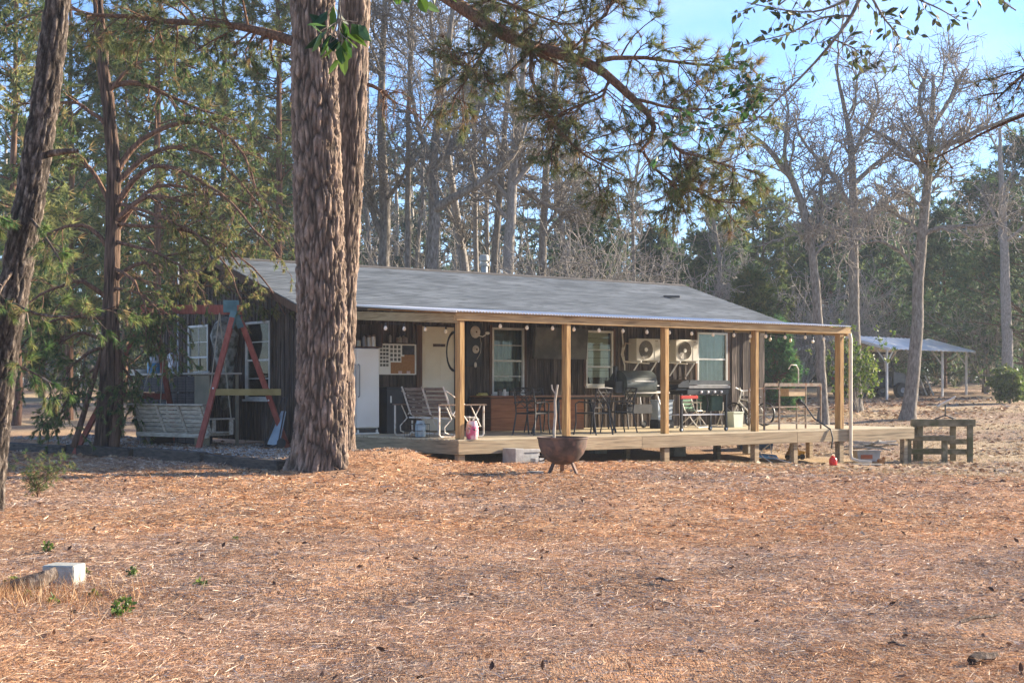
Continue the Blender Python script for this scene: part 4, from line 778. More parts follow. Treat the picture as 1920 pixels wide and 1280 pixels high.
    # pines beyond the right edge; only their shade and one bough enters
    for i, (bx, by, hh, lb) in enumerate(()):
        base = Vector((bx, by, g1(bx, by))); t = thing('pine_tree', lb, 'tree', base); tr = Tubes()
        P = np.stack([np.zeros(20), np.zeros(20), np.linspace(-.1, hh, 20)], 1); P = wiggle(g, P, .02); Rr = np.linspace(.22, .03, 20); tr.add(P, Rr, 10)
        f = pine_crown(g, P, Rr, tr, 0.45, 1.0, 20, 1.9, 1.5, G_PINE, 8); tr.build('trunk', B_PINE, t); soup('needles', [f], leafm, t)
overhang()
# ground plants
def weeds():
    g = np.random.default_rng(15)
    spots = [(255, 1085, .14, 'lone broad green weed left of the bare straw'), (376, 1100, .10, ''), (240, 1150, .14, ''), (215, 1158, .10, ''), (185, 1118, .08, ''), (160, 1078, .10, ''), (440, 1010, .05, ''), (105, 1135, .08, ''), (60, 1125, .1, ''), (88, 1036, .12, ''), (40, 1100, .12, '')]
    for i, (px, py, h, _) in enumerate(spots):
        p = gray(px, py)
        shrub('weed_seedling', 'small bright green weed seedling in the pine straw near the concrete block', p, h * .9, h * .5, 300 + i, [(0.11, 0.19, 0.035, 3), (0.07, 0.13, 0.03, 2), (0.20, 0.25, 0.05, 1)], 1, True, 0.034, 0.024, B_OAK, 'weed seedlings in the pine straw', 1, 0.003, 'weed')
    # little cedar seedling
    p = gray(72, 935); g = np.random.default_rng(8); t = thing('cedar_seedling', 'knee high cedar seedling at the foot of the leaning dark pine', 'seedling', p); tb = Tubes()
    P = np.stack([np.stack([g.normal(0, .06, 9) * f * 3, g.normal(0, .06, 9) * f * 3, np.full(9, .5 * f)], 1) for f in np.linspace(0, 1, 5)], 1); Rr = np.linspace(.007, .003, 5)[None].repeat(9, 0); tb.add(P, Rr, 4)
    a, ar = spawn(g, P, Rr, 12, .2, 1, (0.08, 0.24), (30, 80), -.05, .2, 5, .6, .002); tb.add(a, ar, 3); p_, d_ = along(g, a, 6, .2, 1)
    tb.build('stems', B_CED, t); soup('foliage', [needles(g, p_, d_, 7, .06, .005, .5, G_CED, .2)], leafm, t)
weeds()
# ================================================================== cabin
DZ = 0.445; W = 4.3; G = -0.95; WR = 12.67; BK = 11.1; RY = 7.7; RZ = 4.24; EY = 3.8; EZ = 3.02
SL = (RZ - EZ) / (RY - EY)
lum = dict(scale=5, lo=0.35, hi=0.7, rough=0.8, rnd=0.12, spec=0.2)
M_PX = mat('treated_lumber_x', (0.40, 0.255, 0.115), (0.56, 0.39, 0.20), stretch=(0.6, 9, 9), bump=0.15, c3=(0.27, 0.18, 0.09), s3=3, knots=True, **lum)
M_PZ = mat('treated_lumber_z', (0.38, 0.215, 0.08), (0.55, 0.36, 0.155), stretch=(9, 9, 0.6), bump=0.15, c3=(0.24, 0.14, 0.065), s3=3, knots=True, **lum)
M_PY = mat('treated_lumber_y', (0.34, 0.24, 0.12), (0.48, 0.36, 0.20), stretch=(9, 0.6, 9), bump=0.15, c3=(0.24, 0.17, 0.08), s3=3, **lum)
M_RIM = mat('weathered_rim', (0.27, 0.20, 0.12), (0.42, 0.33, 0.21), stretch=(0.5, 9, 9), bump=0.15, c3=(0.17, 0.13, 0.08), s3=2.5, knots=True, **lum)
M_RIMY = mat('weathered_rim_side', (0.23, 0.18, 0.11), (0.36, 0.285, 0.185), stretch=(9, 0.5, 9), bump=0.15, c3=(0.15, 0.12, 0.075), s3=2.5, **lum)
M_DECK = mat('deck_boards', (0.40, 0.33, 0.21), (0.60, 0.51, 0.35), stretch=(0.5, 9, 9), bump=0.1, **lum)
M_WALL = mat('dark_weathered_boards', (0.027, 0.021, 0.018), (0.10, 0.077, 0.063), stretch=(7, 7, 0.5), scale=4, lo=0.3, hi=0.75, rough=0.85, rnd=0.4, bump=0.2, c3=(0.17, 0.137, 0.11), s3=3, spec=0.2)
M_TRIM = mat('brown_trim', (0.07, 0.035, 0.022), (0.14, 0.08, 0.05), stretch=(7, 7, 0.6), scale=4, rough=0.8, rnd=0.2)
M_SHING = mat('asphalt_shingle', (0.08, 0.094, 0.106), (0.18, 0.203, 0.22), scale=1.2, lo=0.3, hi=0.7, rough=0.95, bump=0.3, bscale=60, c3=(0.095, 0.108, 0.118), s3=3.5, spec=0.1, stretch=(0.7, 2.2, 2.2))
M_TIN = mat('galvanised_tin', (0.66, 0.67, 0.68), (0.80, 0.81, 0.82), scale=3, rough=0.5, metal=0.15, spec=0.5)
M_WHITE = mat('white_enamel', (0.74, 0.71, 0.63), (0.80, 0.78, 0.71), scale=2, rough=0.35, spec=0.5)
M_FRAME = mat('window_aluminium', (0.50, 0.50, 0.46), (0.64, 0.64, 0.60), scale=5, rough=0.5)
M_DOOR = mat('cream_paint', (0.70, 0.62, 0.46), (0.78, 0.71, 0.55), scale=2, rough=0.55)
M_BLACK = mat('black_metal', (0.012, 0.012, 0.013), (0.03, 0.03, 0.03), scale=8, rough=0.45, spec=0.5)
M_DKPL = mat('black_plastic', (0.014, 0.015, 0.018), (0.025, 0.026, 0.03), scale=8, rough=0.5)
M_BLIND = mat('pale_blind', (0.70, 0.62, 0.46), (0.80, 0.72, 0.56), scale=3, rough=0.8)
M_CURT = mat('grey_curtain', (0.11, 0.125, 0.115), (0.20, 0.215, 0.20), scale=4, rough=0.9, stretch=(6, 6, .5))
M_SCR = mat('window_screen', (0.30, 0.35, 0.37), (0.38, 0.43, 0.45), scale=4, rough=0.7)
M_INT = mat('dim_interior', (0.06, 0.05, 0.045), (0.09, 0.075, 0.065), scale=2, rough=0.9)
def glass():
    m = bpy.data.materials.new('window_glass'); m.use_nodes = True; nt = m.node_tree; nt.nodes.clear(); o = node(nt, 'ShaderNodeOutputMaterial'); t = node(nt, 'ShaderNodeBsdfTransparent'); gl = node(nt, 'ShaderNodeBsdfGlossy'); mx = node(nt, 'ShaderNodeMixShader'); lw = node(nt, 'ShaderNodeFresnel'); lw.inputs[0].default_value = 1.3
    ad = node(nt, 'ShaderNodeMath', operation='ADD'); ad.inputs[1].default_value = 0.01; nt.links.new(lw.outputs[0], ad.inputs[0]); nt.links.new(ad.outputs[0], mx.inputs[0])
    t.inputs[0].default_value = (0.78, 0.84, 0.82, 1); gl.inputs['Roughness'].default_value = 0.03; nt.links.new(t.outputs[0], mx.inputs[1]); nt.links.new(gl.outputs[0], mx.inputs[2]); nt.links.new(mx.outputs[0], o.inputs[0]); return m
M_GLASS = glass()

cab = thing('cabin', 'low cabin with dark vertical boards and a grey shingle roof', 'house', L(0, 0, 0), PHI)
def sheet(name, m, parent, pts): return MB().add(pts, [tuple(range(len(pts)))]).build(name, m, parent)
# openings in the front wall (x0, x1, z0, z1) and gable wall (y0, y1, z0, z1)
FO = dict(door=(2.0, 2.88, DZ, 2.72), w1=(3.86, 4.76, 1.24, 2.72), w2=(6.58, 7.42, 1.42, 2.72), w3=(10.2, 11.26, 1.42, 2.76))
GO = dict(g1=(8.42, 9.48, 1.34, 2.80), g2=(5.46, 6.58, 1.14, 2.78))
def zsplit(z0, z1, a0, a1, ops):
    segs = [(z0, z1)]
    for o0, o1, q0, q1 in ops:
        if a0 < o1 - 0.05 and a1 > o0 + 0.05:
            n = []
            for s0, s1 in segs:
                if q0 > s0: n.append((s0, min(s1, q0)))
                if q1 < s1: n.append((max(s0, q1), s1))
            segs = [s for s in n if s[1] - s[0] > 0.05]
    return segs
bw = 0.2; rr_ = random.Random(4)
def cuts(a0, a1, ops):
    """board edges about every 0.2 m, meeting the sides of the openings"""
    xs = sorted({round(a0, 3), round(a1, 3), *[round(v, 3) for o in ops for v in o[:2]]}); out = []
    for i in range(len(xs) - 1):
        n = max(1, round((xs[i + 1] - xs[i]) / bw)); out += [xs[i] + (xs[i + 1] - xs[i]) * k / n for k in range(n)]
    return out + [xs[-1]]
xs = cuts(G, WR, FO.values())
for a0, a1 in zip(xs[:-1], xs[1:]):
    for z0, z1 in zsplit(0.30, 3.05, a0, a1, FO.values()):
        boxp('board', M_WALL, cab, ((a0 + a1) / 2, W + 0.012 + rr_.uniform(-.003, .003), (z0 + z1) / 2), (a1 - a0 - 0.004, 0.024, z1 - z0), 0.003)
        if rr_.random() < 0.9: boxp('batten', M_WALL, cab, (a0, W - 0.014, (z0 + z1) / 2), (0.045, 0.02, z1 - z0 - .006), 0.003)
ys = cuts(W + 0.03, BK, GO.values())
def rake(y): return min(RZ - .06 - abs(y - RY) * SL, 99)
for a0, a1 in zip(ys[:-1], ys[1:]):
    for z0, z1 in zsplit(0.26, 9, a0, a1, GO.values()):
        t0, t1 = (rake(a0), rake(a1)) if z1 > 5 else (z1, z1)
        MB().prism([(a0 + .002, z0), (a1 - .002, z0), (a1 - .002, t1), (a0 + .002, t0)], G, G + 0.024, 'yz').build('board', M_WALL, cab)
        MB().prism([(a0 - .022, z0 + .003), (a0 + .022, z0 + .003), (a0 + .022, t0 - .01), (a0 - .022, t0 - .01)], G - 0.02, G - 0.002, 'yz').build('batten', M_WALL, cab)
# other walls, floor
boxp('back_wall', M_WALL, cab, ((G + WR) / 2, BK - .05, 1.65), (WR - G, 0.1, 2.7), 0.01)
MB().prism([(W + .04, 0.28), (BK - .12, 0.28), (BK - .12, rake(BK) - .03), (RY, RZ - .12), (W + .04, rake(W) - .03)], WR - .1, WR - .002, 'yz').build('end_wall', M_WALL, cab)
boxp('floor', M_INT, cab, ((G + WR) / 2, (W + BK) / 2, 0.36), (WR - G - .2, BK - W - .2, 0.1), 0.0)
boxp('partition', M_INT, cab, ((G + WR) / 2, W + 1.6, 1.65), (WR - G - .4, 0.06, 2.4), 0.0)
for z, y in ((0.12, BK - .3), (0.12, W + .2)):
    for k in range(6): boxp('pier', mat('concrete', (0.30, 0.29, 0.27), (0.42, 0.41, 0.38), scale=8, rough=0.9, bump=.2), cab, (G + .3 + k * 2.6, y, -0.02), (0.4, 0.2, 0.6), 0.01)
# roof
ox0, ox1 = G - 0.3, WR + 0.38
def slope(name, ya, za, yb, zb, th, m, x0=ox0, x1=ox1):
    n = Vector((0, -(zb - za), yb - ya)).normalized() * th
    return MB().prism([(ya, za), (yb, zb), (yb - n.y * 0, zb - th), (ya, za - th)], x0, x1, 'yz').build(name, m, cab)
rf = slope('roof', EY, EZ, RY, RZ, 0.06, M_SHING)
rb = MB().prism([(RY + .002, RZ), (2 * RY - EY, EZ), (2 * RY - EY, EZ - .06), (RY + .002, RZ - .06)], ox0, ox1, 'yz').build('roof', M_SHING, cab)
# courses of shingle tabs: real lapped rows on the front slope
def shingle_rows():
    rows = 28; g = random.Random(2); m = MB(); ln = math.hypot(RY - EY, RZ - EZ)
    for i in range(rows):
        f0 = i / rows; f1 = (i + 1.02) / rows; y0, z0 = EY + (RY - EY) * f0, EZ + (RZ - EZ) * f0; y1, z1 = EY + (RY - EY) * f1, EZ + (RZ - EZ) * f1; x = ox0 - g.uniform(0, .9)
        while x < ox1:
            wd = g.uniform(.85, .95); a, b = max(x, ox0), min(x + wd, ox1); h = 0.009 + g.uniform(0, .006)
            if b - a > .05: m.add([(a, y0, z0 + h), (b - .006, y0, z0 + h), (b - .006, y1, z1 + .002), (a, y1, z1 + .002), (a, y0, z0), (b - .006, y0, z0)], [(0, 1, 2, 3), (4, 5, 1, 0)])
            x += wd
    o = m.build('shingle_courses', M_SHING, rf); o['kind'] = 'stuff'
shingle_rows()
MB().prism([(RY - .14, RZ - .025), (RY, RZ + .028), (RY + .14, RZ - .025), (RY + .14, RZ - .045), (RY, RZ + .008), (RY - .14, RZ - .045)], ox0 - .01, ox1 + .01, 'yz').build('ridge_cap', mat('ridge_shingle', (0.06, 0.055, 0.05), (0.1, 0.09, 0.08), rough=.9), cab)
for x in (ox0 - .024, ox1 + .002):
    for sg in (-1, 1):
        ye = RY + sg * (RY - EY); MB().prism([(RY, RZ - .01), (ye, EZ - .01), (ye, EZ - .16), (RY, RZ - .16)], x, x + .022, 'yz').build('rake_board', M_TRIM, cab)
# stove pipe, roof vent
px_, pz_ = hy(908, 470, 8.4)
sp = MB().lathe([(.085, RZ - .6), (.085, 4.50)], (px_, 8.4, 0), 16).build('stove_pipe', mat('zinc_pipe', (0.22, 0.25, 0.26), (0.36, 0.38, 0.38), scale=3, rough=.5, metal=.6), cab, True)
MB().lathe([(.075, 4.50), (.125, 4.50), (.125, 4.56), (.085, 4.57), (.085, 4.62), (.13, 4.63), (.13, 4.72), (.10, 4.78), (0.001, 4.80)], (px_, 8.4, 0), 16).build('pipe_cap', mat('pipe_cap', (0.32, 0.31, 0.27), (0.42, 0.41, 0.36), rough=.6), sp, True)
vx_ = 11.0; vy_ = 6.0; vz_ = EZ + (vy_ - EY) * SL
MB().beam((vx_ - .22, vy_ + .1, vz_ + .05), (vx_ + .18, vy_ - .1, vz_ + .05), .06, .06, bev=.01).build('fallen_stick', M_BLACK, rf)
# door
dr = boxp('door', M_DOOR, cab, (2.44, W + .02, DZ + 1.13), (0.86, 0.045, 2.24), 0.004)
for i in (-1, 1):
    for z0, z1 in ((-.98, -.18), (-.02, .62), (.72, 1.02)):
        MB().box((i * .2, -.024, (z0 + z1) / 2), (.30, .012, z1 - z0), bev=.005).build('door_panel', M_DOOR, dr)
boxp('door_sign', M_TRIM, dr, (0.02, -.035, .72), (.32, .01, .06), 0.003)
for z in (-.28, -.50): MB().ball((-.38, -.06, z), .038, 10, 6).build('door_knob', M_BLACK, dr, True)
boxp('hinge', M_BLACK, dr, (.425, -.028, 0.4), (.02, .012, .1), 0.002)
boxp('door_jamb', M_TRIM, cab, (1.93, W - .03, DZ + 1.14), (0.14, 0.05, 2.28), 0.004)
boxp('door_jamb', M_DOOR, cab, (2.93, W - .03, DZ + 1.14), (0.10, 0.05, 2.28), 0.004)
def window(cx0, cx1, z0, z1, rows, split, back, wall='front', mun=0, blind=None):
    w_ = cx1 - cx0; h = z1 - z0; win = bpy.data.objects.new('window', None); C.objects.link(win); win.parent = cab
    if wall == 'front': win.location = ((cx0 + cx1) / 2, W, (z0 + z1) / 2)
    else: win.location = (G, (cx0 + cx1) / 2, (z0 + z1) / 2); win.rotation_euler = (0, 0, R(-90))
    f = 0.05
    m = MB()
    for s_ in (-1, 1): m.box((s_ * (w_ / 2 - f / 2), -.02, 0), (f, .06, h), bev=.004); m.box((0, -.02, s_ * (h / 2 - f / 2)), (w_ - 2 * f - .002, .058, f), bev=.004)
    m.build('window_frame', M_FRAME, win)
    n = rows
    for k in range(n):
        za = -h / 2 + f + (h - 2 * f) * k / n; zb = -h / 2 + f + (h - 2 * f) * (k + 1) / n
        boxp('pane', M_GLASS, win, (0, 0.004 if k < split else -.012, (za + zb) / 2), (w_ - 2 * f - .004, .006, zb - za - .006), 0)
        if k: boxp('window_bar', M_FRAME, win, (0, -.014, za), (w_ - 2 * f - .004, .03, .04 if k == split else .02), 0.003)
    for k in range(mun): boxp('window_bar', M_FRAME, win, (-w_ / 2 + w_ * (k + 1) / (mun + 1), -.016, 0), (.016, .02, h - 2 * f - .01), 0.002)
    boxp('window_sill', M_FRAME, win, (0, -.055, -h / 2 - .025), (w_ + .06, .10, .045), 0.005)
    if blind == 'slats':
        for k in range(7):
            boxp('blind_slat', M_BLIND, win, (0, .07, h / 2 - .1 - k * (h - .3) / 6.5), (w_ - .12, .012, (h - .2) / 7 - .012), 0.002)
    else:
        vv = []; n_ = 24
        for k in range(n_ + 1): xx = -w_ / 2 + .04 + (w_ - .08) * k / n_; vv += [(xx, .10 + .018 * math.sin(k * 1.7), -h / 2 + .03), (xx, .10 + .018 * math.sin(k * 1.7 + .2), h / 2 - .03)]
        MB().add(vv, [(2 * k, 2 * k + 2, 2 * k + 3, 2 * k + 1) for k in range(n_)]).build('curtain', back, win)
    for s_ in (-1, 1): boxp('casing', M_TRIM if wall == 'front' else M_WALL, win, (s_ * (w_ / 2 + .035), -.03, 0), (.065, .04, h + .1), 0.003)
window(*FO['w1'], 4, 2, M_CURT); window(*FO['w2'], 3, 1, M_BLIND, blind='slats'); window(*FO['w3'], 2, 1, M_SCR)
window(*GO['g1'], 4, 2, M_CURT, 'gable', 1); window(*GO['g2'], 4, 2, M_SCR, 'gable')
# conduit on the gable corner
yq, _ = hx(331, 600, G - .1)
MB().tube([(G - .06, yq, 0.3), (G - .06, yq, 4.3)], .022, 8).build('conduit', mat('grey_conduit', (0.35, 0.38, 0.4), (0.45, 0.48, 0.5), rough=.5), cab, True)

# ================================================================== porch
por = thing('porch', 'timber porch with square posts, pale deck boards and a corrugated tin roof', 'porch', L(0, 0, 0), PHI)
DE = 13.1
def dl(y): return -0.06 - 0.075 * y                    # the deck's left end runs slightly askew
n = 31; bw_ = (W - .02 + 0.06) / n
for k in range(n):
    y0 = -0.06 + bw_ * k; x0 = dl(y0 + .07) - .02
    boxp('deck_board', M_DECK, por, ((x0 + DE) / 2, y0 + bw_ / 2, DZ - .016), (DE - x0, bw_ - .006, .032), 0.003)
for k in range(8):                                      # deck beyond the cabin's end wall
    y0 = W + .02 + k * bw_; boxp('deck_board', M_DECK, por, ((WR + .05 + DE) / 2, y0 + bw_ / 2, DZ - .016), (DE - WR - .05, bw_ - .006, .032), 0.003)
RIMH = 0.235
for a, b in ((-0.075, 4.4), (4.404, 9.0), (9.004, DE)): boxp('rim_board', M_RIM, por, ((a + b) / 2, -.035, DZ - .036 - RIMH / 2), (b - a, .04, RIMH), 0.004)
MB().beam((dl(0) - .0, -.012, DZ - .036 - RIMH / 2), (dl(W) + 0, W, DZ - .036 - RIMH / 2), .04, RIMH, bev=.004).build('rim_board', M_RIMY, por)
boxp('rim_board', M_RIMY, por, (DE - .02, W / 2 + .3, DZ - .036 - RIMH / 2), (.04, W + .6, RIMH), 0.004)
for k in range(12): boxp('joist', M_RIMY, por, (0.9 + k * 1.08, W / 2, DZ - .036 - .09), (.04, W - .1, .18), 0.003)
PX = [(hy(p_, 800, 0)[0], p_) for p_ in (864, 1064, 1249, 1418, 1577)]
pw, pd = 0.105, 0.15
for i, (x, _) in enumerate(PX):
    wv, dv = (pw, pd) if i < 4 else (0.14, 0.15)
    boxp('post', M_PZ, por, (x + .03, .075, (DZ + 2.6) / 2 + .003), (wv, dv, 2.6 - DZ), 0.006)
    p = L(x, .07); zg = g1(p.x, p.y) - .12
    boxp('pier_post', M_RIM, por, (x + .03, .075, (zg + DZ - .276) / 2), (.14, .14, DZ - .276 - zg), 0.006)
for x, y in ((dl(1.9) + .1, 1.9), (dl(3.9) + .1, 3.9), (9.05, .1), (12.9, .1), (12.9, 3.0), (6, 2.2), (3, 2.2), (9, 2.4)):
    p = L(x, y); zg = g1(p.x, p.y) - .12; boxp('pier_post', M_RIM, por, (x, y, (zg + DZ - .276) / 2), (.13, .13, DZ - .276 - zg), 0.006)
RX0, RX1 = -0.12, hy(1597, 615, -.05)[0]
for a, b in ((RX0 + .03, 5.2), (5.203, RX1)): boxp('beam', M_PX, por, ((a + b) / 2, .0, 2.67), (b - a, .045, .135), 0.004)
boxp('beam', M_PX, por, ((RX0 + RX1) / 2, .075, 2.655), (RX1 - RX0 - .1, .09, .10), 0.004)
for x in (0.0, RX1 - .03): MB().beam((x, .03, 2.64), (x, EY + .1, 2.85), .05, .17, bev=.004).build('side_beam', M_PY, por)
for k in range(1, 9): MB().beam((k * RX1 / 9, .12, 2.665), (k * RX1 / 9, W - .03, 2.92), .04, .11, bev=.003).build('rafter', M_PY, por)
for k in range(5): y = .5 + k * .85; boxp('purlin', M_PX, por, ((RX0 + RX1) / 2, y, 2.735 + y * .066), (RX1 - RX0 - .1, .09, .022), 0.002)
def corrugated(name, x0, x1, ya, za, yb, zb, per, amp, parent, m, th=0.004):
    nx = int((x1 - x0) / per * 6); X = np.linspace(x0, x1, nx + 1); zz = amp * np.sin(X / per * 2 * math.pi); V = []
    for (y, z) in ((ya, za), (yb, zb)):
        V.append(np.stack([X, np.full_like(X, y), z + zz + th], 1)); V.append(np.stack([X, np.full_like(X, y), z + zz], 1))
    V = np.concatenate(V); n_ = nx + 1; k = np.arange(nx)[:, None]
    Q = np.concatenate([k + np.array([[0, 1, 2 * n_ + 1, 2 * n_]]), k + n_ + np.array([[0, 2 * n_, 2 * n_ + 1, 1]]), k + np.array([[n_, n_ + 1, 1, 0]])], 0)
    return link(name, amesh(name, V, Q, smooth=False), m, parent)
corrugated('tin_roof', RX0 - .05, RX1 - .08, -.10, 2.765, EY + .25, 3.075, .072, .014, por, M_TIN)
boxp('drip_edge', M_WHITE, por, (RX0 - .06, (EY - .1) / 2 - .05, 2.9), (.02, EY + .1, .03), 0.0, (math.atan2(.31, EY + .35), 0, 0))
# downspout on the end post
ds = MB(); xx = PX[4][0] + .22; zg = g1(*L(xx, -.12)[:2])
ds.tube([(xx, -.06, 2.60), (xx, -.09, 2.5), (xx, -.09, zg + .25)], .042, 8); ds.tube([(xx, -.09, zg + .25), (xx, -.12, zg + .14), (xx + .12, -.25, zg + .08), (xx + .3, -.45, zg + .06)], .045, 8)
ds.build('downspout', mat('beige_downspout', (0.55, 0.47, 0.34), (0.66, 0.58, 0.44), rough=.5), por, True)
# porch steps of concrete block
sx_, _ = hy(985, 850, -.35); p = L(sx_, -.35)
st = thing('block_step', 'stacked grey concrete blocks used as a step at the deck edge', 'step', (p.x, p.y, g1(p.x, p.y) - .02), PHI)
M_CON = MATS['concrete']
boxp('block', M_CON, st, (-.22, .08, .14), (.2, .4, .29), .008); boxp('block', M_CON, st, (0.1, .05, .1), (.4, .2, .2), .008); boxp('block', M_CON, st, (.1, .05, .232), (.42, .24, .06), .008)
boxp('block', M_CON, st, (.95, .05, .1), (.4, .2, .2), .008); boxp('block', M_CON, st, (.15, -.17, .05), (.22, .15, .1), .008)

# string lights
sg = thing('string_lights', 'string of cream glass bulbs hung along the porch beams', 'string lights', L(0, .1, 2.6), PHI)
M_BULB = mat('cream_bulb_glass', (0.85, 0.78, 0.62), (0.92, 0.86, 0.72), rough=.15, spec=.6)
bulb = MB().lathe([(.001, -.115), (.022, -.108), (.034, -.088), (.035, -.07), (.024, -.045), (.016, -.03)], n=10).mesh('bulb', True); sock = MB().lathe([(.018, -.034), (.019, 0), (.012, .03), (.001, .032)], n=8).mesh('socket', True)
def bulbs(pts, y):
    q = []
    for px, py in pts:
        x, z = hy(px, py, y); z += .07 - 2.6; o = link('bulb', bulb, M_BULB, sg); o.location = (x, y - .1, z); s_ = link('socket', sock, M_BLACK, o); q.append((x, y - .1, z + .03))
    w_ = []
    for i in range(len(q) - 1):
        a, b = Vector(q[i]), Vector(q[i + 1])
        for k in range(5): f = k / 5; c = a.lerp(b, f); c.z -= .05 * math.sin(math.pi * f) * min(1.0, (b - a).length); w_.append(c)
    w_.append(Vector(q[-1])); MB().tube(w_, .006, 4).build('wire', M_BLACK, sg)
bulbs([(938, 611), (988, 614), (1036, 615), (1076, 617), (1123, 619), (1168, 620), (1213, 622), (1255, 623), (1297, 625), (1337, 627), (1376, 628), (1407, 630), (1436, 630), (1472, 632), (1510, 632), (1545, 635)], .15)
bulbs([(1407, 638), (1444, 636), (1482, 638), (1524, 640)], 1.6)
bulbs([(723, 615), (758, 616), (798, 617), (836, 621)], 1.4)
# ================================================================== things on the porch
def H(name, label, cat_, x, y, z=DZ, rz=0.0, group=None): return thing(name, label, cat_, L(x, y, z), PHI + rz, group)
def at_(y, px, py=800): return hy(px, py, y)[0]
def tubes_part(name, m, parent, lines, r=.012, n=6):
    b = MB()
    for l in lines: b.tube(l, r, n)
    return b.build(name, m, parent, True)
M_WPIPE = mat('white_pipe', (0.58, 0.54, 0.46), (0.70, 0.67, 0.60), scale=6, rough=.5, c3=(0.34, 0.24, 0.16), s3=7)
M_SLAT = mat('weathered_brown_slats', (0.13, 0.085, 0.06), (0.24, 0.175, 0.13), scale=5, stretch=(6, 1, 6), rough=.85, rnd=.2)
M_GREYW = mat('grey_weathered_wood', (0.28, 0.26, 0.22), (0.46, 0.44, 0.39), scale=5, stretch=(1, 6, 6), rough=.9, rnd=.15, bump=.2)
# refrigerator
fr = H('refrigerator', 'cream side by side refrigerator standing on the deck beside the bulletin board', 'refrigerator', .03, 3.85)
boxp('cabinet', M_WHITE, fr, (0, .05, .90), (.86, .66, 1.66), .01)
boxp('freezer_door', M_WHITE, fr, (-.27, -.315, .93), (.315, .06, 1.60), .012); boxp('fridge_door', M_WHITE, fr, (.163, -.315, .93), (.535, .06, 1.60), .012)
for x in (-.15, -.06): MB().tube([(x, -.345, .75), (x, -.39, .78), (x, -.39, 1.38), (x, -.345, 1.41)], .014, 6).build('handle', mat('grey_handle', (.3, .29, .27), (.36, .35, .33), rough=.5), fr, True)
boxp('dispenser', mat('beige_dispenser', (.42, .38, .30), (.45, .42, .34), rough=.5), fr, (-.31, -.349, 1.12), (.14, .012, .22), .003)
boxp('kick_grille', M_BLACK, fr, (0, -.27, .07), (.82, .03, .10), .004)
for x in (-.40, -.05, .40): boxp('foot', M_WHITE, fr, (x, -.29, .045), (.04, .06, .09), .004)
boxp('base_frame', M_WHITE, fr, (0, -.33, .017), (.86, .03, .03), .004)
# shelf over it
sh = H('wall_shelf', 'open dark wood shelf box above the refrigerator', 'shelf', .25, 3.98, 2.21)
boxp('shelf_board', M_TRIM, sh, (0, 0, .0), (.86, .5, .03), .003); boxp('shelf_side', M_TRIM, sh, (.42, 0, .25), (.025, .5, .46), .003); boxp('shelf_side', M_TRIM, sh, (-.42, 0, .25), (.025, .5, .46), .003); boxp('shelf_back', M_WALL, sh, (0, .24, .25), (.8, .02, .46), .003)
def bottle(x, y, z, h, r, col, lb, nm='bottle', grp='jars and bottles on the shelves', neck=True):
    m = mat('glaze_%d_%d_%d' % tuple(int(c * 99) for c in col), col, tuple(min(1, c * 1.25) for c in col), rough=.35, spec=.5)
    t = H(nm, lb, nm, x, y, z, 0, grp); MB().lathe([(.001, 0), (r, 0), (r, h * .66), (r * .9, h * .7), (r * (.38 if neck else .85), h * .8), (r * (.36 if neck else .85), h * .86)], n=12).build('body', m, t, True)
    MB().lathe([(r * (.42 if neck else .9), h * .85), (r * (.42 if neck else .9), h), (.001, h)], n=12).build('lid', M_DKPL if neck else M_TRIM, t, True)
for px, h, r, c, lb, nk in ((661, .24, .05, (.06, .18, .18), 'teal jar on the shelf above the refrigerator', False), (672, .14, .05, (.30, .28, .20), 'small olive jar on the shelf above the refrigerator', False), (683, .26, .045, (.20, .17, .14), 'brown bottle on the shelf above the refrigerator', True), (692, .22, .05, (.42, .38, .30), 'tan jar on the shelf above the refrigerator', False), (700, .24, .05, (.58, .54, .44), 'cream carton shaped jar on the shelf above the refrigerator', False)):
    bottle(at_(3.85, px), 3.85, 2.226, h, r, c, lb, 'jar' if not nk else 'bottle', neck=nk)
sh2 = H('wall_shelf', 'narrow dark ledge above the bulletin board', 'shelf', 1.32, 4.2, 2.315); boxp('shelf_board', M_WALL, sh2, (0, 0, 0), (.95, .16, .02), .002)
for i, (px, h, c) in enumerate(((731, .20, (.25, .24, .22)), (745, .14, (.22, .17, .13)), (750, .17, (.3, .26, .2)), (756, .19, (.18, .13, .1)), (761, .15, (.26, .2, .17)))):
    bottle(at_(4.2, px), 4.2, 2.326, h, .034, c, ('tall thin bottle alone on the ledge above the bulletin board' if i == 0 else 'squat brown bottle grouped on the ledge above the bulletin board'), grp='bottles on the bulletin board ledge')
# bulletin board: photo sheets, cork, dark print
wb = H('bulletin_board', 'white framed bulletin board with photo sheets and cork beside the door', 'board', 1.36, 4.24, 1.66)
boxp('backing', M_WHITE, wb, (0, 0, .32), (.92, .02, .64), .004)
boxp('cork_panel', mat('cork', (.30, .145, .055), (.38, .20, .085), scale=30, rough=.9), wb, (.13, -.014, .20), (.60, .008, .36), .002); boxp('cork_panel', MATS['cork'], wb, (.30, -.014, .40), (.26, .008, .04), .002)
boxp('dark_print', mat('dark_print', (.02, .022, .03), (.06, .06, .07), scale=14, rough=.6), wb, (.27, -.014, .515), (.31, .008, .20), .002)
boxp('photo_sheet', M_WHITE, wb, (-.335, -.017, .37), (.22, .006, .5), .001); boxp('photo_sheet', M_WHITE, wb, (-.06, -.017, .44), (.30, .006, .37), .001)
M_PH = mat('dark_photo', (.04, .045, .04), (.16, .15, .13), scale=9, rough=.5, rnd=.4)
for j in range(6):
    for i in range(3): boxp('photo', M_PH, wb, (-.41 + i * .075, -.022, .585 - j * .078), (.058, .004, .052), 0)
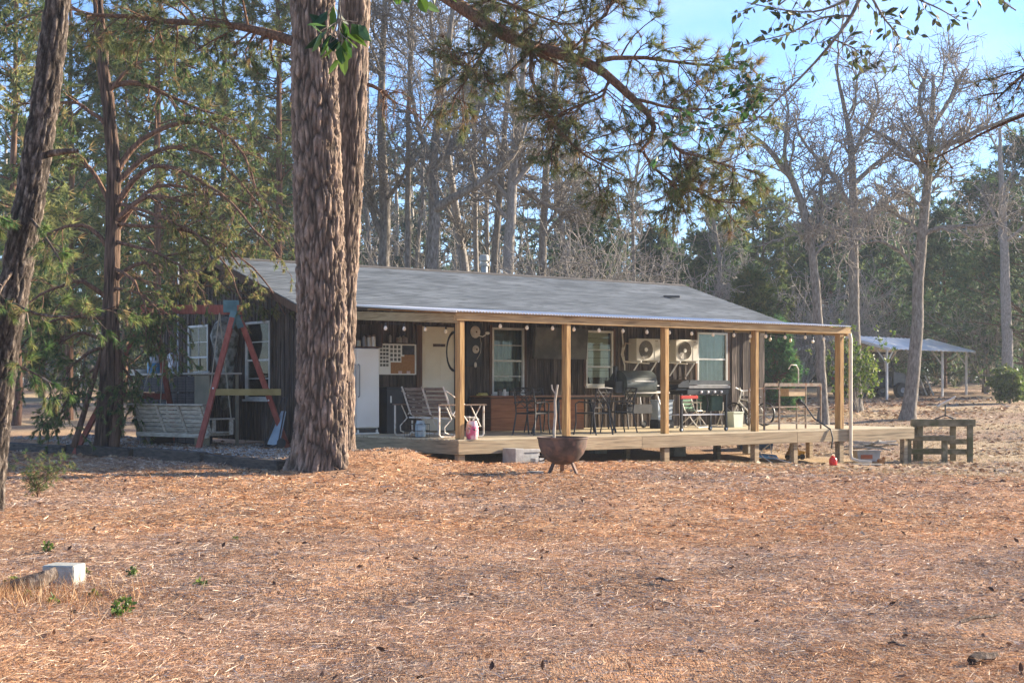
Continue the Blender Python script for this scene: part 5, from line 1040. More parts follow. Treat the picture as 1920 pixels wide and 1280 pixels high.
for j in range(4):
    for i in range(3): boxp('photo', M_PH, wb, (-.155 + i * .095, -.022, .58 - j * .088), (.062, .004, .062), 0)
for x in (.06, .27): boxp('note', mat('pink_note', (.6, .45, .4), (.62, .5, .45)), wb, (x, -.02, .045), (.09, .004, .06), 0)
for s_ in (-1, 1): boxp('frame', M_WHITE, wb, (s_ * .452, -.015, .32), (.024, .02, .64), .003); boxp('frame', M_WHITE, wb, (0, -.015, .32 + s_ * .312), (.88, .019, .024), .003)
# black bin
bn = H('trash_bin', 'dark tall bin with a pale handle beside the refrigerator', 'bin', .83, 3.7)
MB().prism([(-.19, -.2), (.19, -.2), (.19, .2), (-.19, .2)], 0.0, .9).build('body', M_DKPL, bn); boxp('lid', M_DKPL, bn, (0, 0, .93), (.42, .44, .05), .01); boxp('handle', M_WHITE, bn, (-.10, -.208, .70), (.03, .015, .14), .003)
# glider bench, its back to the deck's left end
gl = H('glider_bench', 'slatted glider bench with white bent pipe frame by the corner post', 'bench', .15, .80)
Wb = 1.42
for k in range(7):
    z = .44 + k * .078; x = .24 - k * .028
    for a, b in ((.03, .70), (.74, Wb - .03)): boxp('back_slat', M_SLAT, gl, (x, (a + b) / 2, z), (.02, b - a, .062), .003, (0, R(-18), 0))
for k in range(6): boxp('seat_slat', M_SLAT, gl, (.33 + k * .075, Wb / 2, .42 - .008 * k), (.062, Wb - .08, .02), .003)
for y in (0.0, .72, Wb): MB().tube([(.02, y, .96), (.05, y, .90), (.22, y, .44), (.30, y, .385), (.78, y, .38), (.84, y, .33)], .017, 6).build('back_pipe', M_WPIPE, gl, True)
MB().tube([(.20, 0, .36), (.20, Wb, .36)], .017, 6).build('rail', M_WPIPE, gl, True); MB().tube([(.78, 0, .36), (.78, Wb, .36)], .017, 6).build('rail', M_WPIPE, gl, True)
for y in (-.05, Wb + .05):
    MB().tube([(-.1, y, .60), (-.1, y, .06), (-.06, y, .02), (.22, y, .02), (.30, y, .08), (.30, y, .3)], .018, 6).build('leg', M_WPIPE, gl, True)
    MB().tube([(.92, y, .60), (.92, y, .06), (.88, y, .02), (.62, y, .02), (.56, y, .08), (.56, y, .3)], .018, 6).build('leg', M_WPIPE, gl, True)
    MB().beam((-.14, y, .615), (.97, y, .615), .07, .025, bev=.004).build('armrest', M_SLAT, gl)
    tubes_part('brace', M_WPIPE, gl, [[(.05, y, .60), (.18, y, .35), (.02, y, .2), (.03, y, .1), (.12, y, .07)], [(.35, y, .60), (.20, y, .42)], [(.62, y, .6), (.85, y, .2)], [(.85, y, .6), (.62, y, .25)], [(.3, y, .6), (.55, y, .3)], [(.05, y, .88), (.5, y, .61)]], .012)
MB().tube([(.30, -.05, .06), (.30, Wb + .05, .06)], .016, 6).build('rail', M_WPIPE, gl, True)
# wire basket with a glass jar
wx, wy = .30, 1.30
bk = H('wire_basket', 'dark wire basket holding a blue glass jar beneath the glider', 'basket', .02, 1.45)
for z in (.01, .13, .25): tubes_part('wire_ring', M_BLACK, bk, [[(-.14, -.22, z), (.14, -.22, z), (.14, .22, z), (-.14, .22, z), (-.14, -.22, z)]], .006, 4)
tubes_part('wire_bars', M_BLACK, bk, [[(-.14, -.22 + .088 * k, .01), (-.14, -.22 + .088 * k, .25)] for k in range(6)] + [[(.14, -.22 + .088 * k, .01), (.14, -.22 + .088 * k, .25)] for k in range(6)], .004, 4)
jr = H('glass_jar', 'pale blue glass jar inside the dark wire basket', 'jar', .02, 1.33, DZ + .012); MB().lathe([(.001, 0), (.095, 0), (.105, .05), (.105, .24), (.08, .28), (.08, .31), (.001, .31)], n=16).build('body', mat('blue_jar', (.20, .29, .33), (.34, .43, .46), scale=12, rough=.2, spec=.6), jr, True)
# pink bag
bg_ = H('tote_bag', 'pink, white and red plastic bag slumped against the corner post', 'bag', .28, .02)
MB().lathe([(.001, 0), (.10, 0), (.115, .06), (.12, .18), (.10, .28), (.085, .33), (.06, .31)], n=14).build('body', mat('pink_plastic', (.62, .10, .20), (.75, .68, .66), scale=7, lo=.42, hi=.56, rough=.4, c3=(.6, .16, .08), s3=8), bg_, True)
tubes_part('strap', M_BLACK, bg_, [[(-.11, -.04, .2), (-.02, -.125, .17), (.11, -.06, .24)]], .012)
tubes_part('handle', M_WPIPE, bg_, [[(-.06, 0, .31), (-.05, 0, .40), (.05, 0, .40), (.06, 0, .31)]], .007)
# coil of black hose hung by the door
hs = H('hose_coil', 'coil of black hose hung beside the cream door', 'hose', at_(3.6, 851, 650), 3.6, 2.15)
ring = [(0.0 + .0 * k, .30 * math.cos(k * .2618), .42 * math.sin(k * .2618)) for k in range(25)]
for k in range(3): MB().tube([(x * .1 + k * .012, y * (.9 + .05 * k), z * (1 - .03 * k)) for x, y, z in ring], .014, 5).build('coil', M_DKPL, hs, True)
# dark panel with pan lids, hung on the wall
pl = H('hanging_lids', 'pan lids and a white spoon hung on a dark wall panel', 'pan lids', 3.32, 4.2, 1.9)
boxp('panel', M_DKPL, pl, (0, 0, .42), (.42, .02, .95), .003)
M_LID = mat('worn_lid', (.42, .36, .29), (.62, .57, .49), scale=8, rough=.5)
for z, r_, x in ((.70, .135, .02), (.32, .09, .03)):
    o = MB().lathe([(.001, -.03), (r_ * .6, -.025), (r_, 0), (r_ * .98, .004)], (x, -.03, z), 18, 'y').build('lid', M_LID, pl, True); MB().ball((x, -.075, z), .02, 8, 5).build('knob', M_TRIM, o, True)
MB().ball((.02, -.03, -.02), .04, 8, 6, (1, .5, 1.6)).build('ladle', M_LID, pl, True)
tubes_part('spoon', M_WHITE, pl, [[(.10, -.05, .62), (.2, -.05, .6), (.28, -.05, .64)]], .012); MB().ball((.33, -.05, .68), .05, 10, 6, (1.3, .35, .7)).build('spoon_bowl', M_WHITE, pl, True)
MB().tube([(.14, -.04, .58), (.17, -.04, .45), (.15, -.04, .25), (.05, -.04, .1)], .006, 5).build('cord', M_LID, pl, True)
# long timber bar chest
cx0, cx1 = at_(3.5, 921, 770), at_(3.5, 1095, 770)
cb = H('bar_chest', 'long low chest of reddish horizontal planks beneath the window', 'chest', cx0, 3.5)
M_RED = mat('reddish_planks', (.24, .088, .035), (.36, .145, .060), scale=4, stretch=(.6, 8, 8), rough=.6, rnd=.12, bump=.1, spec=.35); M_REDD = mat('chest_side', (.07, .028, .016), (.11, .045, .026), scale=4, stretch=(8, .6, 8), rough=.6)
ln = cx1 - cx0
for k in range(5): boxp('plank', M_RED, cb, (ln / 2, 0.012, .075 + k * .142), (ln - .005, .024, .138), .003)
for k in range(5): boxp('side_plank', M_REDD, cb, (0.0, .38, .075 + k * .142), (.024, .70, .138), .003)
boxp('top', M_RED, cb, (ln / 2, .37, .745), (ln + .06, .8, .03), .004); boxp('back', M_REDD, cb, (ln / 2, .74, .36), (ln, .024, .7), .003)
def can(x, y, z, r, h, c, lb, nm): bottle(x, y, z, h, r, c, lb, nm, 'cans on the bar chest', False)
can(at_(3.75, 946), 3.75, DZ + .76, .036, .17, (.62, .6, .55), 'white can with a dark lid on the bar chest', 'can')
can(at_(3.8, 937), 3.8, DZ + .76, .05, .14, (.10, .09, .08), 'dark squat jar on the bar chest', 'jar'); can(at_(3.8, 958), 3.8, DZ + .76, .05, .10, (.03, .03, .03), 'black tin on the bar chest', 'tin'); can(at_(3.8, 971), 3.8, DZ + .76, .06, .11, (.02, .02, .025), 'wide black pot on the bar chest', 'pot')
t = H('folded_cloth', 'yellow folded cloth on the end of the bar chest', 'cloth', at_(3.6, 912), 3.75, DZ + .76); MB().box((0, 0, .02), (.22, .16, .035), bev=.012).build('fold', mat('yellow_cloth', (.5, .40, .10), (.6, .52, .2), scale=9, rough=.9), t); MB().box((.02, .01, .05), (.17, .13, .025), bev=.01).build('fold', MATS['yellow_cloth'], t)
# covered television
tvx0, tvx1 = at_(3.9, 1000, 640), at_(3.9, 1101, 640)
tv = H('television', 'large wall television under a grey dust cover', 'television', (tvx0 + tvx1) / 2, 3.95, 2.03)
tw = tvx1 - tvx0
MB().prism([(-tw / 2 + .0, 0), (tw / 2 - .05, 0), (tw / 2, .70), (-tw / 2 + .04, .70)], -.09, .0, 'xz').build('cover', mat('grey_cover', (.055, .055, .05), (.12, .118, .105), scale=2.5, rough=.75, bump=.3, bscale=5, lo=.4, hi=.6), tv)
MB().beam((0, .05, .35), (0, .34, .35), .2, .25).build('wall_mount', M_BLACK, tv); MB().tube([(.1, -.05, .0), (.12, -.04, -.2), (.3, .1, -.5), (.32, .2, -.65)], .008, 5).build('cable', M_BLACK, tv, True)
# patio chairs and table
def chair(label, x, y, rz):
    t = H('patio_chair', label, 'chair', x, y, DZ, rz, 'patio chairs around the table')
    # faces local +y; back at y = -.24
    for s_ in (-1, 1):
        MB().tube([(s_ * .25, -.32, 0), (s_ * .235, -.26, .25), (s_ * .225, -.23, .44), (s_ * .23, -.26, .70), (s_ * .22, -.33, .92)], .016, 6).build('leg', M_BLACK, t, True)
        MB().tube([(s_ * .25, .28, 0), (s_ * .24, .23, .25), (s_ * .26, .22, .62), (s_ * .27, .12, .66), (s_ * .255, -.25, .64)], .016, 6).build('leg', M_BLACK, t, True)
    MB().box((0, 0, .43), (.47, .46, .03), bev=.01).build('seat', M_BLACK, t)
    MB().tube([(-.22, -.33, .92), (0, -.345, .935), (.22, -.33, .92)], .015, 6).build('top_rail', M_BLACK, t, True)
    tubes_part('lattice', M_BLACK, t, [[(-.225, -.255, .54), (.225, -.255, .54)], [(-.22, -.26, .56), (.2, -.325, .90)], [(.22, -.26, .56), (-.2, -.325, .90)], [(0, -.26, .55), (-.2, -.29, .74), (0, -.33, .92)], [(0, -.26, .55), (.2, -.29, .74), (0, -.33, .92)], [(-.1, -.3, .78), (0, -.28, .66), (.1, -.3, .78)], [(-.22, -.31, .84), (.22, -.31, .84)]], .009, 5)
chair('black lattice back patio chair at the table end nearest the glider', 2.55, 1.15, R(-70)); chair('black lattice back patio chair on the open deck side of the table', 3.62, .55, R(8)); chair('black lattice back patio chair at the table end facing the smoker', 5.0, 1.35, R(80)); chair('black lattice back patio chair between the table and the bar chest', 3.7, 2.25, R(178))
tb_ = H('patio_table', 'wood topped patio table with splayed black legs', 'table', 3.85, 1.4)
for k in range(6): boxp('top_slat', mat('table_slats', (.30, .15, .075), (.42, .25, .14), scale=5, stretch=(.6, 8, 8), rough=.5, rnd=.15), tb_, (0, -.4 + k * .16, .765), (1.9, .154, .03), .003)
for sx in (-1, 1):
    for sy in (-1, 1): MB().beam((sx * .62, sy * .25, .75), (sx * .84, sy * .34, 0), .05, .035, bev=.004).build('leg', M_BLACK, tb_)
boxp('apron', M_BLACK, tb_, (0, 0, .725), (1.5, .6, .045), .004)
# barrel smoker
sm = H('barrel_smoker', 'dark green barrel smoker grill with white front shelf against the wall', 'grill', at_(3.1, 1188, 720), 3.1)
M_SMK = mat('smoker_green', (.06, .08, .08), (.11, .135, .132), scale=4, rough=.45, spec=.5)
LB = .46
MB().lathe([(.001, -LB), (.30, -LB), (.30, LB), (.001, LB)], (0, 0, 1.02), 26, 'x').build('barrel', M_SMK, sm, True)
MB().lathe([(.308, -LB - .01), (.308, LB + .01)], (0, 0, 1.02), 16, 'x', R(-10), R(150), False).build('lid', M_SMK, sm, True)
MB().tube([(-.3, -.31, 1.08), (-.3, -.36, 1.08), (.3, -.36, 1.08), (.3, -.31, 1.08)], .013, 6).build('lid_handle', M_TIN, sm, True)
boxp('side_box', M_BLACK, sm, (-LB - .14, 0, .95), (.24, .4, .3), .02); MB().lathe([(.05, 0), (.05, .3), (.07, .31), (.001, .34)], (-LB - .1, 0, 1.1), 12).build('stack', M_BLACK, sm, True)
boxp('front_shelf', M_WHITE, sm, (.05, -.46, .82), (1.1, .26, .03), .005); boxp('side_shelf', M_WHITE, sm, (LB + .17, -.05, .84), (.3, .4, .03), .005); tubes_part('rail', M_TIN, sm, [[(LB + .06, -.2, .98), (LB + .3, -.2, .98), (LB + .3, .2, .98)]], .01)
for a, b in (((-.42, -.2, .8), (-.5, -.38, 0)), ((.40, -.34, .8), (.62, -.42, .07)), ((-.42, .2, .8), (-.5, .3, 0)), ((.40, .24, .8), (.55, .3, .07))): MB().tube([a, b], .018, 6).build('leg', M_TIN if a[0] > 0 else M_BLACK, sm, True)
for y in (-.46, .34):
    o = MB().lathe([(.001, -.02), (.085, -.02), (.09, 0), (.085, .02), (.001, .02)], (.62, y, .09), 16, 'y').build('wheel', M_BLACK, sm, True); MB().lathe([(.001, -.028), (.045, -.026), (.045, .02)], (.62, y, .09), 12, 'y').build('hub', M_WHITE, o, True)
boxp('charcoal_tray', M_BLACK, sm, (0, 0, .45), (.8, .4, .22), .01)
bgx = H('storage_tote', 'pale blue plastic tote leaning by the smoker', 'tote', at_(3.0, 1241, 770), 3.0); MB().prism([(-.22, .20), (.20, .20), (.24, .62), (-.24, .62)], -.12, .12, 'xz').build('body', mat('pale_blue', (.34, .42, .50), (.42, .50, .58), rough=.5), bgx); boxp('lid', MATS['pale_blue'], bgx, (0, 0, .64), (.52, .28, .03), .006); boxp('crate', M_DKPL, bgx, (0, 0, .10), (.5, .3, .19), .01)
# air conditioners
def aircon(label, px0, px1):
    y = 3.95; x0, z1 = hy(px0, 634, y); x1, z0 = hy(px1, 677, y); w_ = x1 - x0; h = .53
    t = H('air_conditioner', label, 'air conditioner', (x0 + x1) / 2, y + .16, 2.02, 0, 'wall hung condensers')
    c = MATS.get('condenser_cream') or mat('condenser_cream', (.52, .50, .43), (.60, .58, .52), scale=2, rough=.5)
    boxp('casing', c, t, (0, 0, h / 2), (w_, .30, h), .015); fr_ = .215; fx_ = -w_ * .12
    MB().lathe([(.001, -.152), (fr_, -.152), (fr_, -.158)], (fx_, 0, h / 2), 28, 'y').build('fan_well', M_BLACK, t, True)
    for r_ in np.linspace(.05, fr_, 9): MB().lathe([(r_ - .004, -.162), (r_ + .004, -.166), (r_ + .004, -.160)], (fx_, 0, h / 2), 28, 'y').build('grille_ring', MATS.get('grille') or mat('grille', (.22, .19, .14), (.28, .25, .19), rough=.5), t, True)
    tubes_part('grille_spokes', MATS['grille'], t, [[(fx_, -.164, h / 2), (fx_ + fr_ * math.cos(a), -.164, h / 2 + fr_ * math.sin(a))] for a in np.arange(0, 6.28, .785)], .004, 4)
    MB().lathe([(.001, -.175), (.05, -.172), (.055, -.160)], (fx_, 0, h / 2), 16, 'y').build('hub', M_WHITE, t, True)
    boxp('service_panel', c, t, (w_ * .36, -.152, h / 2), (w_ * .22, .008, h - .04), .003)
    for k in range(5): boxp('louvre', MATS['grille'], t, (w_ * .36, -.158, h * .62 + k * .03), (w_ * .16, .006, .010), 0)
    boxp('logo_plate', MATS['grille'], t, (w_ * .33, -.158, h * .9), (.09, .004, .025), 0)
    for s_ in (-1, 1): MB().beam((s_ * .28, .18, -.02), (s_ * .28, -.2, -.02), .04, .03).build('bracket', M_TIN, t); MB().beam((s_ * .28, .17, -.35), (s_ * .28, -.12, -.03), .03, .02).build('bracket_brace', M_TIN, t)
    MB().tube([(-w_ / 2 - .02, .05, .4), (-w_ / 2 - .12, .1, .42), (-w_ / 2 - .16, .16, .2), (-w_ / 2 - .1, .16, -.02), (.3, .16, -.05)], .022, 6).build('pipe', M_WPIPE, t, True)
    MB().tube([(-w_ / 2 - .18, .16, .7), (-w_ / 2 - .15, .16, .4), (-w_ / 2 - .2, .16, .15), (-w_ / 2 - .1, .16, -.1), (-w_ / 2 - .1, .16, -.5)], .018, 6).build('pipe', M_WPIPE, t, True)
aircon('cream wall hung condenser above the smoker with pipes on its left', 1194, 1239); aircon('cream wall hung condenser beside the pale screened window', 1268, 1310)
# griddle
gx0, gx1 = at_(.6, 1272, 760), at_(.6, 1368, 760); gw = gx1 - gx0
gr = H('griddle', 'black flat top griddle cart on four casters with its lid down', 'griddle', (gx0 + gx1) / 2, .85)
M_GR = mat('griddle_black', (.010, .011, .012), (.022, .023, .025), scale=4, rough=.35, spec=.5)
MB().prism([(-gw / 2 + .25, 1.0), (gw / 2, 1.0), (gw / 2 - .06, 1.09), (-gw / 2 + .3, 1.10)], -.30, .30, 'xz').build('lid', mat('griddle_lid', (.05, .06, .062), (.085, .095, .098), rough=.4), gr)
boxp('griddle_plate', mat('griddle_steel', (.16, .16, .155), (.25, .25, .24), rough=.45, metal=.3), gr, (.12, 0, .955), (gw - .3, .58, .07), .008)
boxp('burner_box', M_GR, gr, (.1, 0, .85), (gw - .28, .54, .13), .01)
MB().prism([(-gw / 2 - .05, .94), (-gw / 2 + .26, .94), (-gw / 2 + .26, 1.11), (-gw / 2 + .08, 1.07), (-gw / 2 - .05, 1.0)], -.3, .28, 'xz').build('side_cover', M_GR, gr)
boxp('side_shelf', M_GR, gr, (-gw / 2 + .1, 0, .9), (.32, .5, .05), .01)
for k in range(4): MB().lathe([(.001, -.03), (.024, -.028), (.028, 0)], (-.12 + k * .2, -.272, .85), 12, 'y').build('knob', M_TIN, gr, True)
for sx in (-1, 1):
    for sy in (-1, 1):
        o = boxp('leg', M_GR, gr, (sx * (gw / 2 - .1), sy * .24, .45), (.05, .05, .72), .005)
        MB().lathe([(.001, -.02), (.045, -.02), (.05, 0), (.045, .02), (.001, .02)], (sx * (gw / 2 - .1), sy * .24, .052), 14, 'y').build('caster', M_BLACK, gr, True)
        MB().lathe([(.001, -.026), (.022, -.024)], (sx * (gw / 2 - .1), sy * .24, .052), 10, 'y').build('caster_hub', M_TIN, gr, True)
boxp('lower_shelf', M_TIN, gr, (0, 0, .36), (gw - .24, .46, .02), .004)
boxp('tool_bar', mat('red_paint', (.45, .03, .02), (.55, .05, .03), rough=.4), gr, (-gw / 2 + .30, -.26, .735), (.50, .05, .07), .01); boxp('grease_cup', mat('dark_green', (.025, .055, .035), (.04, .08, .05), rough=.6), gr, (gw / 2 - .32, -.05, .6), (.36, .3, .33), .02)
MB().tube([(.1, -.2, .8), (.14, -.22, .6), (.1, -.2, .4)], .012, 6).build('gas_hose', M_DKPL, gr, True)
# folded lawn chairs behind the griddle
def lawn_chair(label, x, y, rz):
    t = H('lawn_chair', label, 'lawn chair', x, y, DZ, rz, 'lawn chairs by the wall'); wv = M_WPIPE
    for s_ in (-1, 1): tubes_part('frame_side', wv, t, [[(s_ * .26, -.25, 0), (s_ * .26, .1, .42), (s_ * .26, .24, .85)], [(s_ * .26, .3, 0), (s_ * .26, -.2, .40)], [(s_ * .28, -.22, .58), (s_ * .28, .18, .60)], [(s_ * .27, -.22, .40), (s_ * .27, -.22, .58)]], .012)
    tubes_part('cross_bar', wv, t, [[(-.26, -.25, .02), (.26, -.25, .02)], [(-.26, .3, .02), (.26, .3, .02)], [(-.26, .24, .85), (.26, .24, .85)], [(-.26, -.2, .4), (.26, -.2, .4)]], .012)
    mg = MATS.get('green_webbing') or mat('green_webbing', (.03, .09, .05), (.07, .15, .09), scale=12, rough=.8)
    for k in range(5): boxp('seat_web', mg, t, (0, -.16 + k * .07, .405), (.5, .05, .006), 0); boxp('back_web', mg, t, (0, .12 + k * .028, .47 + k * .085), (.5, .006, .055), 0)
lawn_chair('green webbed lawn chair half hidden behind the griddle', at_(2.7, 1300), 2.7, R(20)); lawn_chair('green webbed lawn chair between the griddle and the white pail', at_(2.9, 1330), 2.9, R(-30))
bx = H('pail', 'square pale green plastic pail at the foot of the bicycles', 'pail', at_(2.6, 1376), 2.6); MB().prism([(-.14, 0), (.14, 0), (.17, .34), (-.17, .34)], -.15, .15, 'xz').build('body', mat('pale_pail', (.55, .60, .48), (.62, .66, .55), rough=.5), bx); boxp('rim', MATS['pale_pail'], bx, (0, 0, .35), (.36, .34, .03), .006)
# bicycles
def bicycle(label, x, y, rz, s, c1, tilt=0.12):
    t = H('bicycle', label, 'bicycle', x, y, DZ, rz, 'bicycles leaned by the wall'); t.scale = (s, s, s); t.rotation_euler = (tilt, 0, PHI + rz)
    for wx in (-.48, .48):
        o = MB().lathe([(.26, -.02), (.30, -.02), (.305, 0), (.30, .02), (.26, .02), (.26, -.02)], (wx, 0, .305), 24, 'y').build('wheel', M_DKPL, t, True)
        tubes_part('spokes', M_TIN, o, [[(wx, 0, .305), (wx + .26 * math.cos(a), 0, .305 + .26 * math.sin(a))] for a in np.arange(0, 6.28, .628)], .003, 3)
    tubes_part('frame', c1, t, [[(-.48, 0, .305), (-.08, 0, .28), (-.16, 0, .68), (-.48, 0, .305)], [(-.08, 0, .28), (.33, 0, .62)], [(-.14, 0, .62), (.32, 0, .70)], [(.30, 0, .78), (.36, 0, .6), (.48, 0, .305)]], .02)
    tubes_part('handlebar', M_WHITE, t, [[(.30, 0, .78), (.28, 0, .90)], [(.16, -.26, .96), (.24, -.14, .93), (.29, 0, .90), (.24, .14, .93), (.16, .26, .96)]], .016)
    MB().box((-.2, 0, .74), (.24, .12, .05), bev=.02).build('saddle', M_DKPL, t); tubes_part('crank', M_TIN, t, [[(-.08, -.06, .28), (.06, -.07, .2), (.06, -.13, .2)], [(-.08, .06, .28), (-.22, .07, .36), (-.22, .13, .36)]], .012)
bicycle('white framed child bicycle leaned behind the post by the cabin corner', at_(3.2, 1403), 3.2, R(100), .95, M_WHITE); bicycle('dark bicycle behind the white framed one at the wall', at_(3.8, 1392), 3.8, R(60), .95, M_BLACK)
# utility frame at the deck edge
uf_y = .5; X = lambda p_: at_(uf_y, p_, 760); x0 = X(1433)
uf = H('wash_stand', 'rusty metal wash stand frame at the deck edge with a wooden box inside', 'stand', x0, uf_y)
M_RUST = mat('rusty_steel', (.17, .125, .09), (.30, .25, .20), scale=7, rough=.8, c3=(.22, .10, .05), s3=9); a, b, c_, d_ = 0, X(1461) - x0, X(1508) - x0, X(1539) - x0; dy = .45
for x, h in ((a, .92), (b, 1.02), (d_, 1.02)):
    for y in (0, dy): boxp('upright', M_RUST, uf, (x, y, h / 2), (.035, .035, h), .003)
boxp('upright', M_RUST, uf, (c_, dy * .5, .3), (.03, .03, .6), .003)
for y in (0, dy):
    boxp('top_rail', M_RUST, uf, ((b + d_) / 2, y, 1.0), (d_ - b, .04, .075), .003); boxp('top_rail', M_RUST, uf, (b / 2, y, .92), (b, .035, .03), .003)
    for z in (.50, .14): boxp('rail', M_RUST, uf, (d_ / 2, y, z), (d_ - .05, .025, .025), .003)
boxp('wooden_box', mat('box_wood', (.40, .27, .15), (.52, .38, .23), scale=6, stretch=(1, 6, 6), rough=.8), uf, ((b + d_) / 2 - .05, .2, .83), (.55, .3, .17), .005)
MB().tube([(c_, .1, .62), (c_ + .02, .0, .55), (c_ + .15, -.15, .25), (c_ + .22, -.58, 0.0), (c_ + .24, -.62, -.2), (c_ + .22, -.60, -.42)], .018, 6).build('drain_hose', M_DKPL, uf, True); MB().ball((c_, .15, .62), .07, 8, 6).build('valve', M_BLACK, uf, True)
tubes_part('hook', M_WPIPE, uf, [[(d_ - .25, dy, 1.03), (d_ - .25, dy, 1.35), (d_ - .32, dy, 1.45), (d_ - .5, dy, 1.46), (d_ - .58, dy, 1.36)]], .014)
# ================================================================== things in the yard
def Wt(name, label, cat_, p, rz=0, group=None): return thing(name, label, cat_, p, rz, group)
p = gray(1055, 887); fp = Wt('fire_pit', 'rusty brown cauldron fire pit on stubby legs before the porch', 'fire pit', p, R(20))
M_CAST = mat('rusty_cast_iron', (.055, .035, .028), (.125, .08, .061), scale=5, rough=.75, bump=.15, c3=(.18, .10, .068), s3=6); r_ = .405
prof = [(.001, .14), (.12, .15), (.25, .21), (.35, .33), (.395, .46), (.41, .565), (.425, .575), (.425, .60), (.40, .60), (.385, .50), (.33, .36), (.22, .25), (.001, .20)]
MB().lathe(prof, n=40).build('bowl', M_CAST, fp, True)
for k in range(3): a = R(70 + 120 * k); MB().beam((.17 * math.cos(a), .17 * math.sin(a), .19), (.27 * math.cos(a), .27 * math.sin(a), -.02), .07, .035, bev=.006).build('leg', M_CAST, fp)
MB().tube([(-.36, -.05, .30), (-.44, -.06, .29), (-.44, -.06, .21), (-.36, -.05, .22), (-.33, -.05, .25)], .014, 6).build('ring_handle', M_CAST, fp, True)
MB().lathe([(.001, .44), (.37, .44)], n=30).build('ash', mat('ash', (.05, .045, .04), (.14, .13, .12), scale=20, rough=1), fp)
q = L(2.0, -.4); stk = Wt('walking_stick', 'pale crooked stick standing upright in the fire pit', 'stick', (p.x - .14, p.y + .05, p.z + .44))
MB().tube([(0, 0, 0), (0.0, 0, .25), (.02, .02, .5), (.015, .02, .75), (.06, .02, 1.02)], [.026, .026, .024, .022, .018], 7).build('shaft', mat('bare_stick', (.34, .29, .22), (.50, .44, .36), scale=8, rough=.85), stk, True); MB().tube([(.03, .02, .86), (-.03, .02, .95), (-.04, .02, 1.02)], .014, 6).build('fork', MATS['bare_stick'], stk, True)
p = gray(1003, 887); t = Wt('flat_stone', 'flat pale stone on the straw beside the fire pit', 'stone', p, .4); MB().prism([(-.13, -.06), (.02, -.09), (.14, -.04), (.12, .07), (-.05, .09), (-.14, .03)], -.02, .035).build('slab', M_CON, t)
# weathered timber stand with an antenna on it
M_MOSS = mat('mossy_timber', (.10, .085, .045), (.24, .20, .125), scale=4, stretch=(1, 1, 1), rough=.95, bump=.3, c3=(.09, .09, .035), s3=5, rnd=.12)
tp = gray(1705, 868); ts = Wt('timber_stand', 'mossy timber step stand beside the end of the deck', 'timber stand', (tp.x, tp.y, tp.z), R(-6))
sc = tp.y / F
def ux_(px): return (px - 1705) * sc
zt = lambda py, k=1.0: CZ + (HZ - py) * sc * k - tp.z
b = 0.10
for px, py, y_ in ((1703, 822, 0), (1770, 821, 0.05), (1732, 790, .55), (1793, 790, .55), (1818, 795, .15), (1725, 800, .6)):
    hh = zt(py); boxp('post', M_MOSS, ts, (ux_(px), y_, hh / 2 - .05), (.13, .13, hh + .1), .008)
boxp('top_timber', M_MOSS, ts, (ux_(1772), .36, zt(793)), ((1832 - 1714) * sc, .16, .17), .01); boxp('top_timber', M_MOSS, ts, (ux_(1772), .54, zt(793)), ((1830 - 1716) * sc, .16, .17), .01)
boxp('step_timber', M_MOSS, ts, (ux_(1744), -.02, zt(818) - .04), ((1786 - 1702) * sc, .2, .12), .01)
for py, xa, xb, y_ in ((847, 1706, 1815, .26), (828, 1770, 1815, .28), (847, 1710, 1780, .62)): boxp('rail', M_MOSS, ts, ((ux_(xa) + ux_(xb)) / 2, y_, zt(py)), ((xb - xa) * sc, .05, .13), .006)
an = Wt('satellite_antenna', 'flat white panel antenna on a black spider foot on the timber stand', 'antenna', (tp.x + ux_(1783) - .0, tp.y + .45, tp.z + zt(793) + .085))
an.location.z += .0
MB().tube([(0, 0, .06), (0, 0, .36)], .018, 8).build('mast', M_BLACK, an, True)
for k in range(4): a = R(20 + 90 * k); MB().tube([(0, 0, .10), (.3 * math.cos(a), .3 * math.sin(a), .012)], .014, 6).build('foot_leg', M_BLACK, an, True)
MB().box((0.0, -.02, .40), (.52, .30, .03), Matrix.Rotation(R(-28), 3, 'Y') @ Matrix.Rotation(R(-18), 3, 'X'), .012).build('panel', mat('antenna_white', (.62, .58, .52), (.70, .67, .61), rough=.5), an)
# clutter beneath the deck end
p = gray(1562, 872); t = Wt('red_can', 'bright red plastic can on the ground beneath the deck end', 'can', p); MB().lathe([(.001, 0), (.07, 0), (.085, .03), (.085, .13), (.06, .165), (.03, .17), (.03, .19), (.001, .19)], n=16).build('body', mat('bright_red', (.65, .02, .015), (.75, .035, .025), rough=.35), t, True); MB().tube([(-.06, 0, .15), (-.02, 0, .21), (.05, 0, .16)], .01, 6).build('handle', MATS['bright_red'], t, True)
p = gray(1624, 864); t = Wt('plastic_bin', 'clear plastic bin with orange things inside below the deck end', 'bin', p, R(10)); M_CLR = mat('cloudy_plastic', (.42, .42, .42), (.55, .54, .53), rough=.35)
MB().prism([(-.26, 0), (.26, 0), (.30, .24), (-.30, .24), (-.285, .24), (-.25, .015), (.25, .015), (.285, .24)][:4], -.16, .16, 'xz').build('tub', M_CLR, t); boxp('rim', M_CLR, t, (0, 0, .245), (.64, .38, .025), .006); boxp('contents', mat('orange_red', (.50, .12, .05), (.6, .2, .1), scale=9, rough=.6), t, (-.06, -.164, .11), (.30, .012, .10), .004)
p = gray(1652, 868); t = Wt('orange_toy', 'orange plastic toy beside the clear bin', 'toy', p); MB().box((0, 0, .05), (.18, .14, .10), bev=.03).build('body', mat('orange_plastic', (.60, .20, .05), (.68, .27, .08), rough=.4), t); MB().box((.07, 0, .12), (.07, .08, .06), bev=.02).build('knob', MATS['orange_plastic'], t)
